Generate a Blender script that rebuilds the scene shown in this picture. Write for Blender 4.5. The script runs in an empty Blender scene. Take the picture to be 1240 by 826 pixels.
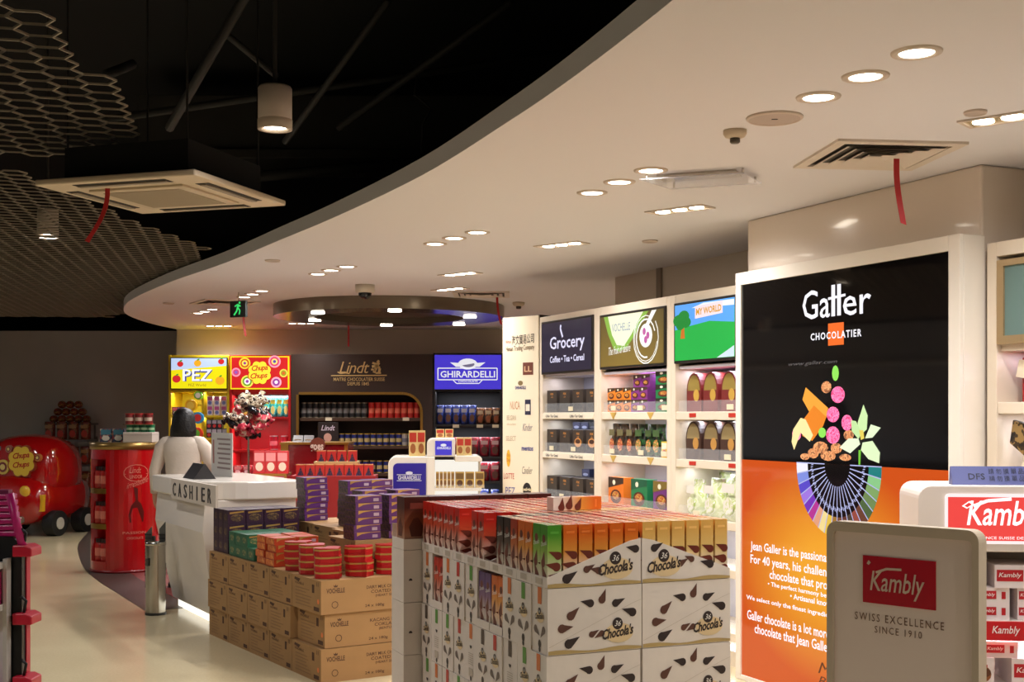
import bpy, bmesh, math, random
from mathutils import Vector, Matrix
random.seed(7)
R = math.radians
SC = bpy.context.scene
COL = SC.collection
# ------------------------------------------------------------ camera, world, exposure
FPX, CX, HY, CH = 1500.0, 620.0, 504.0, 1.6       # focal length in pixels, principal column, horizon row, eye height
cam_d = bpy.data.cameras.new('camera'); cam = bpy.data.objects.new('camera', cam_d); COL.objects.link(cam)
cam.location = (0, 0, CH); cam.rotation_euler = (R(90), 0, 0)
cam_d.sensor_width = 36; cam_d.lens = FPX/1240*36; cam_d.shift_y = (HY-413)/1240
cam_d.clip_start = 0.05; cam_d.clip_end = 200
SC.camera = cam
wd = bpy.data.worlds.new('World'); SC.world = wd; wd.use_nodes = True
wd.node_tree.nodes['Background'].inputs[0].default_value = (1.0, 0.90, 0.82, 1)
wd.node_tree.nodes['Background'].inputs[1].default_value = 0.02
SC.view_settings.view_transform = 'Standard'; SC.view_settings.look = 'None'
SC.view_settings.exposure = 0.0; SC.view_settings.gamma = 1.0; SC.view_settings.use_curve_mapping = False
LAMP_W = 52.0                      # power of one recessed downlight
LAMP_C = (1.0, 0.98, 0.99)
SIGN = 1.0                         # strength of back-lit signs

# ------------------------------------------------------------ pixel helpers (author-time measuring)
def P(x, y, Y): return Vector(((x-CX)*Y/FPX, Y, CH+(HY-y)*Y/FPX))
def PH(x, y, H): return P(x, y, (H-CH)*FPX/(HY-y))

class Frame:
    def __init__(s, ox, oy, rot): s.o = Vector((ox, oy, 0)); s.r = rot; s.c = math.cos(rot); s.s = math.sin(rot)
    def w(s, x, y, z=0): return Vector((s.o.x+s.c*x-s.s*y, s.o.y+s.s*x+s.c*y, z))
    def px(s, x, y, d=0.0):
        "pixel -> (local x, height) on the vertical plane local y = d"
        k = (x-CX)/FPX
        # point (kY, Y); local y = -s*(X-ox)+c*(Y-oy) = d
        Y = (d - s.s*s.o.x + s.c*s.o.y)/(-s.s*k + s.c)
        X = k*Y
        return (s.c*(X-s.o.x)+s.s*(Y-s.o.y), CH+(HY-y)*Y/FPX)
WORLD = Frame(0, 0, 0)

# ------------------------------------------------------------ materials
def lin(c):
    out = []
    for v in c[:3]:
        v /= 255.0
        out.append(v/12.92 if v <= 0.04045 else ((v+0.055)/1.055)**2.4)
    return (*out, 1.0)
MC = {}
def M(rgb, rough=0.5, metal=0.0, emit=0.0, coat=0.0, noise=0.0, scale=8.0, alpha=1.0, trans=0.0, bump=0.0):
    key = (tuple(rgb), rough, metal, emit, coat, noise, scale, alpha, trans, bump)
    if key in MC: return MC[key]
    m = bpy.data.materials.new('paint_%03d' % len(MC)); m.use_nodes = True
    nt = m.node_tree; b = nt.nodes['Principled BSDF']
    b.inputs['Base Color'].default_value = lin(rgb); b.inputs['Roughness'].default_value = rough
    b.inputs['Metallic'].default_value = metal; b.inputs['Coat Weight'].default_value = coat
    b.inputs['Coat Roughness'].default_value = 0.05
    b.inputs['Alpha'].default_value = alpha; b.inputs['Transmission Weight'].default_value = trans
    if emit:
        b.inputs['Base Color'].default_value = [c*0.25 for c in lin(rgb)[:3]]+[1]
        b.inputs['Emission Color'].default_value = lin(rgb); b.inputs['Emission Strength'].default_value = emit
    if noise or bump:
        tc = nt.nodes.new('ShaderNodeTexCoord'); nz = nt.nodes.new('ShaderNodeTexNoise')
        nz.inputs['Scale'].default_value = scale; nz.inputs['Detail'].default_value = 3
        nt.links.new(tc.outputs['Object'], nz.inputs['Vector'])
        if noise:
            mr = nt.nodes.new('ShaderNodeMapRange')
            mr.inputs['From Min'].default_value = 0.3; mr.inputs['From Max'].default_value = 0.7
            mr.inputs['To Min'].default_value = 1-noise; mr.inputs['To Max'].default_value = 1+noise
            mx = nt.nodes.new('ShaderNodeMix'); mx.data_type = 'RGBA'; mx.blend_type = 'MULTIPLY'
            mx.inputs[0].default_value = 1; mx.inputs[6].default_value = lin(rgb)
            nt.links.new(nz.outputs['Fac'], mr.inputs['Value']); nt.links.new(mr.outputs['Result'], mx.inputs[7])
            nt.links.new(mx.outputs[2], b.inputs['Base Color'])
        if bump:
            bp = nt.nodes.new('ShaderNodeBump'); bp.inputs['Strength'].default_value = bump; bp.inputs['Distance'].default_value = 0.01
            nt.links.new(nz.outputs['Fac'], bp.inputs['Height']); nt.links.new(bp.outputs['Normal'], b.inputs['Normal'])
    MC[key] = m
    return m
def art(cols, scale=30.0, rough=0.35, emit=0.0, stretch=(1, 1, 1)):
    "printed picture: patches of several inks from a noise"
    key = ('art', tuple(map(tuple, cols)), scale, rough, emit, stretch)
    if key in MC: return MC[key]
    m = bpy.data.materials.new('print_%03d' % len(MC)); m.use_nodes = True; nt = m.node_tree; b = nt.nodes['Principled BSDF']
    tc = nt.nodes.new('ShaderNodeTexCoord'); mp = nt.nodes.new('ShaderNodeMapping'); mp.inputs['Scale'].default_value = stretch
    nz = nt.nodes.new('ShaderNodeTexNoise'); nz.inputs['Scale'].default_value = scale; nz.inputs['Detail'].default_value = 2
    cr = nt.nodes.new('ShaderNodeValToRGB'); cr.color_ramp.interpolation = 'CONSTANT'
    el = cr.color_ramp.elements; n = len(cols)
    while len(el) < n: el.new(0.5)
    for i, c in enumerate(cols):
        el[i].position = 0.0 if i == 0 else 0.36+0.28*i/n; el[i].color = lin(c)
    nt.links.new(tc.outputs['Object'], mp.inputs['Vector']); nt.links.new(mp.outputs['Vector'], nz.inputs['Vector'])
    nt.links.new(nz.outputs['Fac'], cr.inputs['Fac']); nt.links.new(cr.outputs['Color'], b.inputs['Base Color'])
    b.inputs['Roughness'].default_value = rough
    if emit:
        nt.links.new(cr.outputs['Color'], b.inputs['Emission Color']); b.inputs['Emission Strength'].default_value = emit
    MC[key] = m
    return m
def grad(c0, c1, z0, z1, rough=0.35, axis=2, emit=0.0, mid=None):
    "print that runs from ink c0 at z0 to ink c1 at z1 along an object axis"
    key = ('grad', tuple(c0), tuple(c1), z0, z1, rough, axis, emit, mid)
    if key in MC: return MC[key]
    m = bpy.data.materials.new('gradient_print_%03d' % len(MC)); m.use_nodes = True; nt = m.node_tree; b = nt.nodes['Principled BSDF']
    tc = nt.nodes.new('ShaderNodeTexCoord'); sp = nt.nodes.new('ShaderNodeSeparateXYZ'); mr = nt.nodes.new('ShaderNodeMapRange')
    mr.inputs['From Min'].default_value = z0; mr.inputs['From Max'].default_value = z1
    cr = nt.nodes.new('ShaderNodeValToRGB'); cr.color_ramp.elements[0].color = lin(c0); cr.color_ramp.elements[1].color = lin(c1)
    if mid:
        e = cr.color_ramp.elements.new(mid[0]); e.color = lin(mid[1])
    nt.links.new(tc.outputs['Object'], sp.inputs[0]); nt.links.new(sp.outputs[axis], mr.inputs['Value'])
    nt.links.new(mr.outputs['Result'], cr.inputs['Fac']); nt.links.new(cr.outputs['Color'], b.inputs['Base Color'])
    b.inputs['Roughness'].default_value = rough
    if emit:
        nt.links.new(cr.outputs['Color'], b.inputs['Emission Color']); b.inputs['Emission Strength'].default_value = emit
    MC[key] = m
    return m
WHITE = M((230, 222, 212), 0.35)
GLOSSW = M((236, 228, 214), 0.22, coat=0.3)
BLACK = M((14, 14, 15), 0.4)
STEEL = M((190, 185, 175), 0.22, 1.0)
CLEAR = M((240, 245, 250), 0.05, alpha=0.10)

# ------------------------------------------------------------ mesh builder
TXT = {}
def text_geo(s, bold=0.0, shear=0.0, space=1.0, extr=0.0):
    key = (s, bold, shear, space, extr)
    if key in TXT: return TXT[key]
    cu = bpy.data.curves.new('lettering', 'FONT'); cu.body = s; cu.resolution_u = 2; cu.offset = bold; cu.shear = shear
    cu.space_character = space; cu.extrude = extr
    o = bpy.data.objects.new('lettering', cu); COL.objects.link(o)
    dg = bpy.context.evaluated_depsgraph_get(); me = o.evaluated_get(dg).to_mesh()
    vs = [v.co.copy() for v in me.vertices]; fs = [tuple(p.vertices) for p in me.polygons]
    o.evaluated_get(dg).to_mesh_clear(); bpy.data.objects.remove(o); bpy.data.curves.remove(cu)
    TXT[key] = (vs, fs)
    return TXT[key]

class MB:
    def __init__(s): s.v = []; s.f = []; s.m = []; s.mi = 0; s.smooth = []; s.sm = False
    def add(s, vs, fs):
        n = len(s.v); s.v += [Vector(v) for v in vs]
        for f in fs: s.f.append(tuple(i+n for i in f)); s.m.append(s.mi); s.smooth.append(s.sm)
        return s
    def mat(s, i): s.mi = i; return s
    def box(s, x0, x1, y0, y1, z0, z1):
        return s.add([(x0,y0,z0),(x1,y0,z0),(x1,y1,z0),(x0,y1,z0),(x0,y0,z1),(x1,y0,z1),(x1,y1,z1),(x0,y1,z1)],
                     [(0,3,2,1),(4,5,6,7),(0,1,5,4),(1,2,6,5),(2,3,7,6),(3,0,4,7)])
    def loft(s, rings, caps=True, closed=True):
        n = len(rings[0]); vs = [p for r in rings for p in r]; fs = []
        for k in range(len(rings)-1):
            for i in range(n if closed else n-1):
                j = (i+1) % n
                fs.append((k*n+i, k*n+j, (k+1)*n+j, (k+1)*n+i))
        if caps: fs += [tuple(range(n-1, -1, -1)), tuple(range((len(rings)-1)*n, len(rings)*n))]
        return s.add(vs, fs)
    def prism(s, poly, a, b, axis='z'):
        "extrude a 2D outline (counter-clockwise) from a to b"
        f = {'z': lambda p, t: (p[0], p[1], t), 'y': lambda p, t: (p[0], t, p[1]), 'x': lambda p, t: (t, p[0], p[1])}[axis]
        return s.loft([[f(p, a) for p in poly], [f(p, b) for p in poly]])
    def cyl(s, c, r, z0, z1, n=20, r1=None, axis='z', a0=0.0):
        r1 = r if r1 is None else r1
        def pt(t, rr, h):
            u, w = rr*math.cos(t), rr*math.sin(t)
            if axis == 'z': return (c[0]+u, c[1]+w, h)
            if axis == 'y': return (c[0]+u, h, c[1]+w)
            return (h, c[0]+u, c[1]+w)
        T = [a0+2*math.pi*i/n for i in range(n)]
        sm = s.sm; s.sm = True
        s.loft([[pt(t, r, z0) for t in T], [pt(t, r1, z1) for t in T]], caps=False)
        s.sm = sm
        s.add([pt(t, r, z0) for t in T], [tuple(range(n-1, -1, -1))]); s.add([pt(t, r1, z1) for t in T], [tuple(range(n))])
        return s
    def lathe(s, c, prof, n=24, sx=1.0, sy=1.0):
        T = [2*math.pi*i/n for i in range(n)]
        sm = s.sm; s.sm = True
        s.loft([[(c[0]+r*sx*math.cos(t), c[1]+r*sy*math.sin(t), c[2]+z) for t in T] for r, z in prof], caps=True)
        s.sm = sm
        return s
    def tube(s, pts, r, n=8):
        pts = [Vector(p) for p in pts]; rings = []
        up = Vector((0, 0, 1))
        for i, p in enumerate(pts):
            d = (pts[min(i+1, len(pts)-1)]-pts[max(i-1, 0)]).normalized()
            if i == 0: a = d.cross(up if abs(d.z) < 0.95 else Vector((1, 0, 0))).normalized()
            else: a = (a-d*a.dot(d)).normalized()          # carry the ring frame along
            b = d.cross(a)
            rr = r[i] if isinstance(r, (list, tuple)) else r
            rings.append([p+a*rr*math.cos(2*math.pi*k/n)+b*rr*math.sin(2*math.pi*k/n) for k in range(n)])
        sm = s.sm; s.sm = True; s.loft(rings); s.sm = sm
        return s
    def ball(s, c, r, n=12, k=8, sc=(1, 1, 1)):
        rings = []
        for j in range(1, k):
            a = math.pi*j/k-math.pi/2
            rings.append([(c[0]+sc[0]*r*math.cos(a)*math.cos(2*math.pi*i/n), c[1]+sc[1]*r*math.cos(a)*math.sin(2*math.pi*i/n), c[2]+sc[2]*r*math.sin(a)) for i in range(n)])
        sm = s.sm; s.sm = True; s.loft(rings); s.sm = sm
        return s
    # ---- flat print facing local -y at depth y, in (x, z)
    def flat(s, pts, y, side='y'):
        if side == 'y': return s.add([(p[0], y, p[1]) for p in pts], [tuple(range(len(pts)))])
        if side == 'x': return s.add([(y, -p[0], p[1]) for p in pts], [tuple(range(len(pts)))])     # faces -x, p[0] grows to -y
        return s.add([(p[0], p[1], y) for p in pts], [tuple(range(len(pts)))])
    def rect(s, x0, x1, z0, z1, y, side='y'): return s.flat([(x0, z0), (x1, z0), (x1, z1), (x0, z1)], y, side)
    def oval(s, cx, cz, rx, rz, y, n=16, side='y', a0=0.0, a1=2*math.pi, rot=0.0):
        full = abs(a1-a0-2*math.pi) < 1e-6
        pts = []
        for i in range(n if full else n+1):
            t = a0+(a1-a0)*i/n; u, w = rx*math.cos(t), rz*math.sin(t)
            pts.append((cx+u*math.cos(rot)-w*math.sin(rot), cz+u*math.sin(rot)+w*math.cos(rot)))
        return s.flat(pts, y, side)
    def drop(s, cx, cz, L, a, y, side='y', n=9):
        "tear drop of length L pointing in direction a"
        pts = []
        for i in range(n):
            t = -math.pi*0.72+2*math.pi*0.72*i/(n-1)
            pts.append((-0.20*L+0.30*L*math.cos(math.pi-t), 0.30*L*math.sin(math.pi-t)))
        pts.append((0.64*L, 0.10*L)); pts = pts[::-1]
        ca, sa = math.cos(a), math.sin(a)
        P2 = [(cx+p[0]*ca-p[1]*sa, cz+p[0]*sa+p[1]*ca) for p in pts]
        ar = sum(P2[i][0]*P2[(i+1) % len(P2)][1]-P2[(i+1) % len(P2)][0]*P2[i][1] for i in range(len(P2)))
        if ar < 0: P2.reverse()
        return s.flat(P2, y, side)
    def text(s, t, x0, x1, z0, z1, y, bold=0.0, shear=0.0, space=1.0, side='y', extr=0.0, skew=0.0):
        "lettering fitted into the rectangle"
        vs, fs = text_geo(t, bold, shear, space, extr)
        if not vs: return s
        ax = min(v.x for v in vs); bx = max(v.x for v in vs); az = min(v.y for v in vs); bz = max(v.y for v in vs)
        kx = (x1-x0)/max(bx-ax, 1e-6); kz = (z1-z0)/max(bz-az, 1e-6)
        out = []
        for v in vs:
            X = x0+(v.x-ax)*kx; Z = z0+(v.y-az)*kz+skew*(v.x-ax)*kx
            if side == 'y': out.append((X, y-v.z*kz, Z))
            elif side == 'x': out.append((y-v.z*kz, -X, Z))
            else: out.append((X, Z, y+v.z*kz))
        return s.add(out, fs)
    def stroke(s, pts, w, y, side='y'):
        for a, b in zip(pts, pts[1:]):
            dx, dz = b[0]-a[0], b[1]-a[1]; L = math.hypot(dx, dz) or 1; nx, nz = -dz/L*w/2, dx/L*w/2
            s.flat([(a[0]-nx, a[1]-nz), (b[0]-nx, b[1]-nz), (b[0]+nx, b[1]+nz), (a[0]+nx, a[1]+nz)], y, side)
        return s

BASE = {}
def link(o, parent=None):
    COL.objects.link(o)
    if parent is not None: o.parent = parent
    return o
def mesh_from(name, mb, mats, off=Vector((0, 0, 0)), bevel=0.0, fix=True):
    me = bpy.data.meshes.new(name)
    me.from_pydata([tuple(v-off) for v in mb.v], [], mb.f)
    for m in (mats if isinstance(mats, (list, tuple)) else [mats]): me.materials.append(m)
    me.polygons.foreach_set('material_index', mb.m)
    me.polygons.foreach_set('use_smooth', mb.smooth)
    if bevel or fix:
        bm = bmesh.new(); bm.from_mesh(me)
        if fix and not getattr(mb, 'noflip', False):
            vol = [f for f in bm.faces if all(len(e.link_faces) == 2 for e in f.edges)]
            if vol: bmesh.ops.recalc_face_normals(bm, faces=vol)
        if bevel:
            ed = [e for e in bm.edges if len(e.link_faces) == 2 and e.calc_face_angle(0) > 0.6]
            bmesh.ops.bevel(bm, geom=ed, offset=bevel, segments=2, affect='EDGES', profile=0.5, clamp_overlap=True)
        bm.to_mesh(me); bm.free()
    me.update()
    return me
def tag(o, label, cat=None, group=None, kind=None):
    if label: o['label'] = label
    if cat: o['category'] = cat
    if group: o['group'] = group
    if kind: o['kind'] = kind
    return o
def thing(name, label, cat, base=(0, 0, 0), fr=WORLD, group=None, rot=0.0):
    "an Empty at the thing's base; its parts are given in the frame's coordinates"
    o = bpy.data.objects.new(name, None); o.empty_display_size = 0.1; link(o)
    b = Vector(base); o.location = fr.w(*b); o.rotation_euler = (0, 0, fr.r+rot)
    BASE[o.name] = b
    return tag(o, label, cat, group)
def part(name, mb, mats, parent, bevel=0.0, label=None, off=None, kind=None):
    if off is None: off = BASE.get(parent.name, Vector((0, 0, 0)))
    o = bpy.data.objects.new(name, mesh_from(name, mb, mats, off, bevel)); link(o, parent)
    BASE[o.name] = off
    return tag(o, label, kind=kind)
def solo(name, mb, mats, label, cat, base=(0, 0, 0), fr=WORLD, group=None, bevel=0.0, rot=0.0):
    "a thing that is one mesh"
    b = Vector(base)
    o = bpy.data.objects.new(name, mesh_from(name, mb, mats, b, bevel)); link(o)
    o.location = fr.w(*b); o.rotation_euler = (0, 0, fr.r+rot)
    return tag(o, label, cat, group)
def struct(name, mb, mats, fr=WORLD, bevel=0.0, parent=None):
    o = bpy.data.objects.new(name, mesh_from(name, mb, mats, Vector((0, 0, 0)), bevel)); link(o, parent)
    o.location = fr.w(0, 0, 0); o.rotation_euler = (0, 0, fr.r)
    o['kind'] = 'structure'
    return o
def clone(src, loc, rotz, label=None, group=None, scale=None):
    r = src.copy(); COL.objects.link(r); r.location = loc; r.rotation_euler = (0, 0, rotz)
    if scale: r.scale = scale
    if label: r['label'] = label
    if group: r['group'] = group
    for ch in src.children:
        c = ch.copy(); COL.objects.link(c); c.parent = r
        for g in ch.children:
            d = g.copy(); COL.objects.link(d); d.parent = c
    return r
def rrect(x0, x1, z0, z1, r, n=5, corners=(1, 1, 1, 1)):
    "rounded rectangle outline, corners = bottom-left, bottom-right, top-right, top-left"
    pts = []
    for k, (cx, cz, a) in enumerate(((x0+r, z0+r, 180), (x1-r, z0+r, 270), (x1-r, z1-r, 0), (x0+r, z1-r, 90))):
        if corners[k]:
            for i in range(n+1):
                t = R(a+90*i/n); pts.append((cx+r*math.cos(t), cz+r*math.sin(t)))
        else: pts.append(((x0, z0), (x1, z0), (x1, z1), (x0, z1))[k])
    return pts
EPS = 0.0015
# ============================================================ THE SETTING
RWR = -R(65.3)
_n = Vector((math.cos(R(24.7)), math.sin(R(24.7))))
def right_frame(n): return Frame(_n.x*n, _n.y*n, RWR)
KS0 = 1.22/1.4
RB = right_frame(5.225*KS0)            # front plane of the wall bays on the right
RP = right_frame(5.07*KS0)             # front plane of the tall lightbox
HC = 2.82
KS = (HC-CH)/1.4                   # scale of the room envelope against a first survey
def floor_mat():
    m = bpy.data.materials.new('polished_floor'); m.use_nodes = True; nt = m.node_tree; b = nt.nodes['Principled BSDF']
    tc = nt.nodes.new('ShaderNodeTexCoord'); n1 = nt.nodes.new('ShaderNodeTexNoise'); n1.inputs['Scale'].default_value = 60
    n2 = nt.nodes.new('ShaderNodeTexNoise'); n2.inputs['Scale'].default_value = 0.8
    cr = nt.nodes.new('ShaderNodeValToRGB'); cr.color_ramp.elements[0].color = lin((196, 180, 142)); cr.color_ramp.elements[1].color = lin((222, 206, 168))
    mx = nt.nodes.new('ShaderNodeMath'); mx.operation = 'ADD'; mx.inputs[1].default_value = 0
    mul = nt.nodes.new('ShaderNodeMath'); mul.operation = 'MULTIPLY'; mul.inputs[1].default_value = 0.4
    nt.links.new(tc.outputs['Object'], n1.inputs['Vector']); nt.links.new(tc.outputs['Object'], n2.inputs['Vector'])
    nt.links.new(n1.outputs['Fac'], mul.inputs[0]); nt.links.new(mul.outputs[0], mx.inputs[0]); nt.links.new(n2.outputs['Fac'], mx.inputs[1])
    mr = nt.nodes.new('ShaderNodeMapRange'); mr.inputs['From Min'].default_value = 0.4; mr.inputs['From Max'].default_value = 1.0
    nt.links.new(mx.outputs[0], mr.inputs['Value']); nt.links.new(mr.outputs['Result'], cr.inputs['Fac'])
    nt.links.new(cr.outputs['Color'], b.inputs['Base Color']); b.inputs['Roughness'].default_value = 0.16
    b.inputs['Specular IOR Level'].default_value = 0.6
    return m
struct('floor', MB().box(-8.4, 7.5, -5, 21, -0.1, 0), floor_mat())
WALLM = M((214, 200, 182), 0.8, noise=0.04, scale=2)
WBY = 17.43
struct('wall_back', MB().box(-4.72, 4.2, WBY, WBY+0.15, 0, HC), WALLM)
struct('wall_back_left', MB().box(-8.4, -4.3, 18.6, 18.75, 0, 2.88), M((196, 192, 184), 0.75, noise=0.05, scale=1.5))
struct('wall_left', MB().box(-8.4, -8.25, -5, 18.6, 0, 2.88), M((176, 182, 190), 0.6))
struct('wall_behind', MB().box(-8.4, 7.5, -5.2, -5, 0, 4.6), M((190, 184, 176), 0.8))
struct('wall_right_far', MB().box(3.6, 3.75, 10.8, WBY, 0, HC), WALLM)
struct('wall_right_near', MB().box(7.0, 7.15, -5, 6, 0, HC), WALLM)
BL = M((4, 4, 4), 0.95)
struct('ceiling_void', MB().box(-8.6, 8, -5.2, 24, 4.6, 4.7), BL)
struct('wall_void', MB().box(-8.6, 8, 21.5, 21.6, 2.6, 4.6).box(-8.75, -8.6, -5, 21.6, 2.9, 4.6), BL)
# curved dropped ceiling
edge = [(1.25, -5.0), (1.22, 0), (1.05, 2.0), (0.80, 3.2), (0.54, 4.17), (0.254, 5.11), (-0.03, 5.92), (-0.52, 7.19), (-1.21, 8.64), (-1.90, 9.95),
        (-2.64, 11.35), (-3.63, 13.04), (-4.58, 14.9), (-5.11, 16.3), (-5.36, 17.4), (-5.46, 18.75), (-5.41, 20.0)]
def smooth(pts, k=6):
    out = []
    for i in range(len(pts)-1):
        p0, p1, p2, p3 = [Vector(pts[max(0, min(len(pts)-1, j))]) for j in (i-1, i, i+1, i+2)]
        for t in [q/k for q in range(k)]:
            out.append(0.5*((2*p1)+(p2-p0)*t+(2*p0-5*p1+4*p2-p3)*t*t+(3*p1-p0-3*p2+p3)*t**3))
    return out+[Vector(pts[-1])]
edge = [(x*KS, y*KS) for x, y in edge]
edge[-1] = (edge[-1][0], WBY)
ed = smooth(edge)
mb = MB()
n = len(ed)
XR = 7.4
for z, rev in ((HC, True), (HC+0.09, False)):        # strips avoid one huge concave face
    for a, b in zip(ed, ed[1:]):
        q = [(a.x, a.y, z), (XR, a.y, z), (XR, b.y, z), (b.x, b.y, z)]
        mb.add(q, [(3, 2, 1, 0) if rev else (0, 1, 2, 3)])
mb.noflip = True
CEILM = M((222, 220, 224), 0.75)
struct('ceiling', mb, CEILM)
mb = MB(); mb.sm = True; mb.noflip = True
mb.loft([[(p.x, p.y, HC) for p in ed], [(p.x, p.y, HC+0.09) for p in ed]], caps=False, closed=False)
struct('trim_ceiling_edge', mb, CEILM)

# wall above and behind the bays, return wall
s0, _ = RB.px(745, 336, 0.95*KS); s1, _ = RB.px(905, 280, 0.95*KS)
struct('wall_right', MB().box(s0, -2.0, 0.95*KS, 0.95*KS+0.15, 0, HC).box(s0, s0+0.12, 0.95*KS+0.15, 2.5, 0, HC), M((226, 214, 198), 0.7), RB)
_t = RB.px(797, 330, 0.95*KS)[0]
struct('trim_1', MB().box(_t, _t+0.07, 0.95*KS-0.02, 0.95*KS, 2.3, HC), M((150, 138, 124), 0.7), RB)
# big square column behind the lightbox
c0, _ = RB.px(903, 265, 0.0); c1, _ = RB.px(1186, 198, 0.0)
struct('column', MB().box(c0, c1, 0.012, 0.75, 0, HC), M((226, 212, 196), 0.16, coat=0.5), RB, bevel=0.012)

# floor finishes by the till: dark curved border and red carpet
def fl(x, y): p = PH(x, y, 0.0); return (p.x, p.y)
out_c = [fl(112, 640), fl(100, 652), fl(94, 664), fl(101, 687), fl(118, 703), fl(146, 721), fl(176, 740)]
oc = smooth([Vector(p) for p in out_c], 4)
def offs(c, d):
    r = []
    for i, p in enumerate(c):
        t = (c[min(i+1, len(c)-1)]-c[max(i-1, 0)]).normalized(); r.append(p+Vector((-t.y, t.x))*d)
    return r
ic = offs(oc, 0.38)
mb = MB(); mb.noflip = True
for i in range(len(oc)-1):
    mb.add([(*oc[i], 0.003), (*oc[i+1], 0.003), (*ic[i+1], 0.003), (*ic[i], 0.003)], [(0, 1, 2, 3)])
struct('floor_border', mb, M((62, 52, 46), 0.4, noise=0.2, scale=40))
mb = MB(); mb.noflip = True
for i in range(len(ic)-1):
    mb.add([(*ic[i], 0.004), (*ic[i+1], 0.004), (-0.6, ic[i+1].y, 0.004), (-0.6, ic[i].y, 0.004)], [(0, 1, 2, 3)])
struct('floor_carpet', mb, M((110, 34, 28), 0.7, noise=0.15, scale=60))

# ------------------------------------------------------------ ceiling fittings
lens_m = M((255, 244, 225), 0.4, emit=14.0)
ring_m = M((205, 190, 176), 0.5)
def spot(parent, loc, power=LAMP_W, color=LAMP_C, ang=165, blend=1.0, size=0.05):
    d = bpy.data.lights.new('lamp_light', 'SPOT'); d.energy = power; d.color = color; d.spot_size = R(ang); d.spot_blend = blend; d.shadow_soft_size = size
    o = bpy.data.objects.new('lamp_light', d); link(o, parent); o.location = loc
    return o
def make_downlight(label, group):
    t = thing('downlight', label, 'ceiling light', (0, 0, 0), group=group)
    mb = MB(); mb.sm = True
    k = 28; T = [2*math.pi*i/k for i in range(k)]
    mb.loft([[(r*math.cos(a), r*math.sin(a), z) for a in T] for r, z in ((0.085, 0), (0.083, -0.006), (0.062, -0.008), (0.056, 0.0))], caps=False)
    mb.noflip = True
    part('trim_ring', mb, ring_m, t)
    part('lens', MB().cyl((0, 0), 0.057, -0.004, -0.0005, 28), lens_m, t)
    spot(t, (0, 0, -0.03))
    return t
rows = [[(1110, 63), (1048, 92), (991, 117)], [(788, 206), (750, 220), (717, 233)], [(578, 281), (550, 288), (527, 295)],
        [(420, 322.5), (401, 327), (385, 331.5)], [(317, 352), (306, 356), (296, 359.5)], [(257, 374.5), (248, 377), (240, 379)]]
where = ['beside the round ceiling speaker', 'beside the clear air deflector', 'ahead of the dome camera', 'between the dropped ring and curved ceiling edge',
         'behind the green exit sign row', 'at the far tip of the curved ceiling']
dl = None
for k, row in enumerate(rows):
    for (x, y) in row:
        p = PH(x, y, HC)
        lab = 'recessed downlight in a row of three '+where[k]; g = 'downlights '+where[k]
        if dl is None: dl = make_downlight(lab, g); dl.location = p
        else: clone(dl, p, 0, lab, g)
def offscreen(t):
    "lamps the same shop ceiling carries beyond the frame"
    t.name = t.name.split('.')[0].replace('_offscreen', '')+'_offscreen'
    for c in t.children:
        if c.type == 'LIGHT': c.name = 'lamp_light_offscreen'
        elif c.name.startswith('lens'): c.name = 'lens_offscreen'
for (x, y) in [(1.75, 3.3), (2.0, 2.3), (2.2, 1.3), (2.3, -0.6), (2.4, -1.6), (2.4, -2.8)]:
    offscreen(clone(dl, (x, y, HC), 0, 'recessed downlight in the curved ceiling over the near shop floor', 'downlights over the near shop floor'))

def make_triple(label):
    t = thing('triple_downlight', label, 'ceiling light', (0, 0, 0), group='rectangular three-lamp downlights')
    mb = MB()
    W, D, f = 0.20, 0.075, 0.014
    mb.box(-W, W, -D, -D+f, -0.008, 0).box(-W, W, D-f, D, -0.008, 0).box(-W, -W+f, -D+f, D-f, -0.008, 0).box(W-f, W, -D+f, D-f, -0.008, 0)
    part('frame', mb, ring_m, t)
    part('reflector', MB().box(-W+f, W-f, -D+f, D-f, -0.003, -0.0005), M((225, 205, 165), 0.2, 0.6), t)
    for i in (-1, 0, 1):
        part('lamp', MB().cyl((i*0.118, 0), 0.043, -0.007, -0.003, 18), lens_m, t)
    spot(t, (0, 0, -0.03), LAMP_W*1.3)
    return t
tr = None
for (x, y, rz, wh) in [(1226, 141, 24, 'above the wall behind the red biscuit stand'), (823, 253.5, 24, 'beside the clear air deflector'), (680, 296, 24, 'before the brand column'),
                       (557, 331.5, 24, 'near the red-ribboned far vent'), (545, 350, 20, 'beyond the round dropped ring'), (265, 394.5, 2, 'over the yellow sweet unit'), (365, 391.5, 2, 'over the brown chocolate unit')]:
    lab = 'rectangular recessed light with three small lamps '+wh
    if tr is None: tr = make_triple(lab); tr.location = PH(x, y, HC); tr.rotation_euler.z = R(rz-65)
    else: clone(tr, PH(x, y, HC), R(rz-65) if rz > 10 else R(rz), lab)

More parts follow.
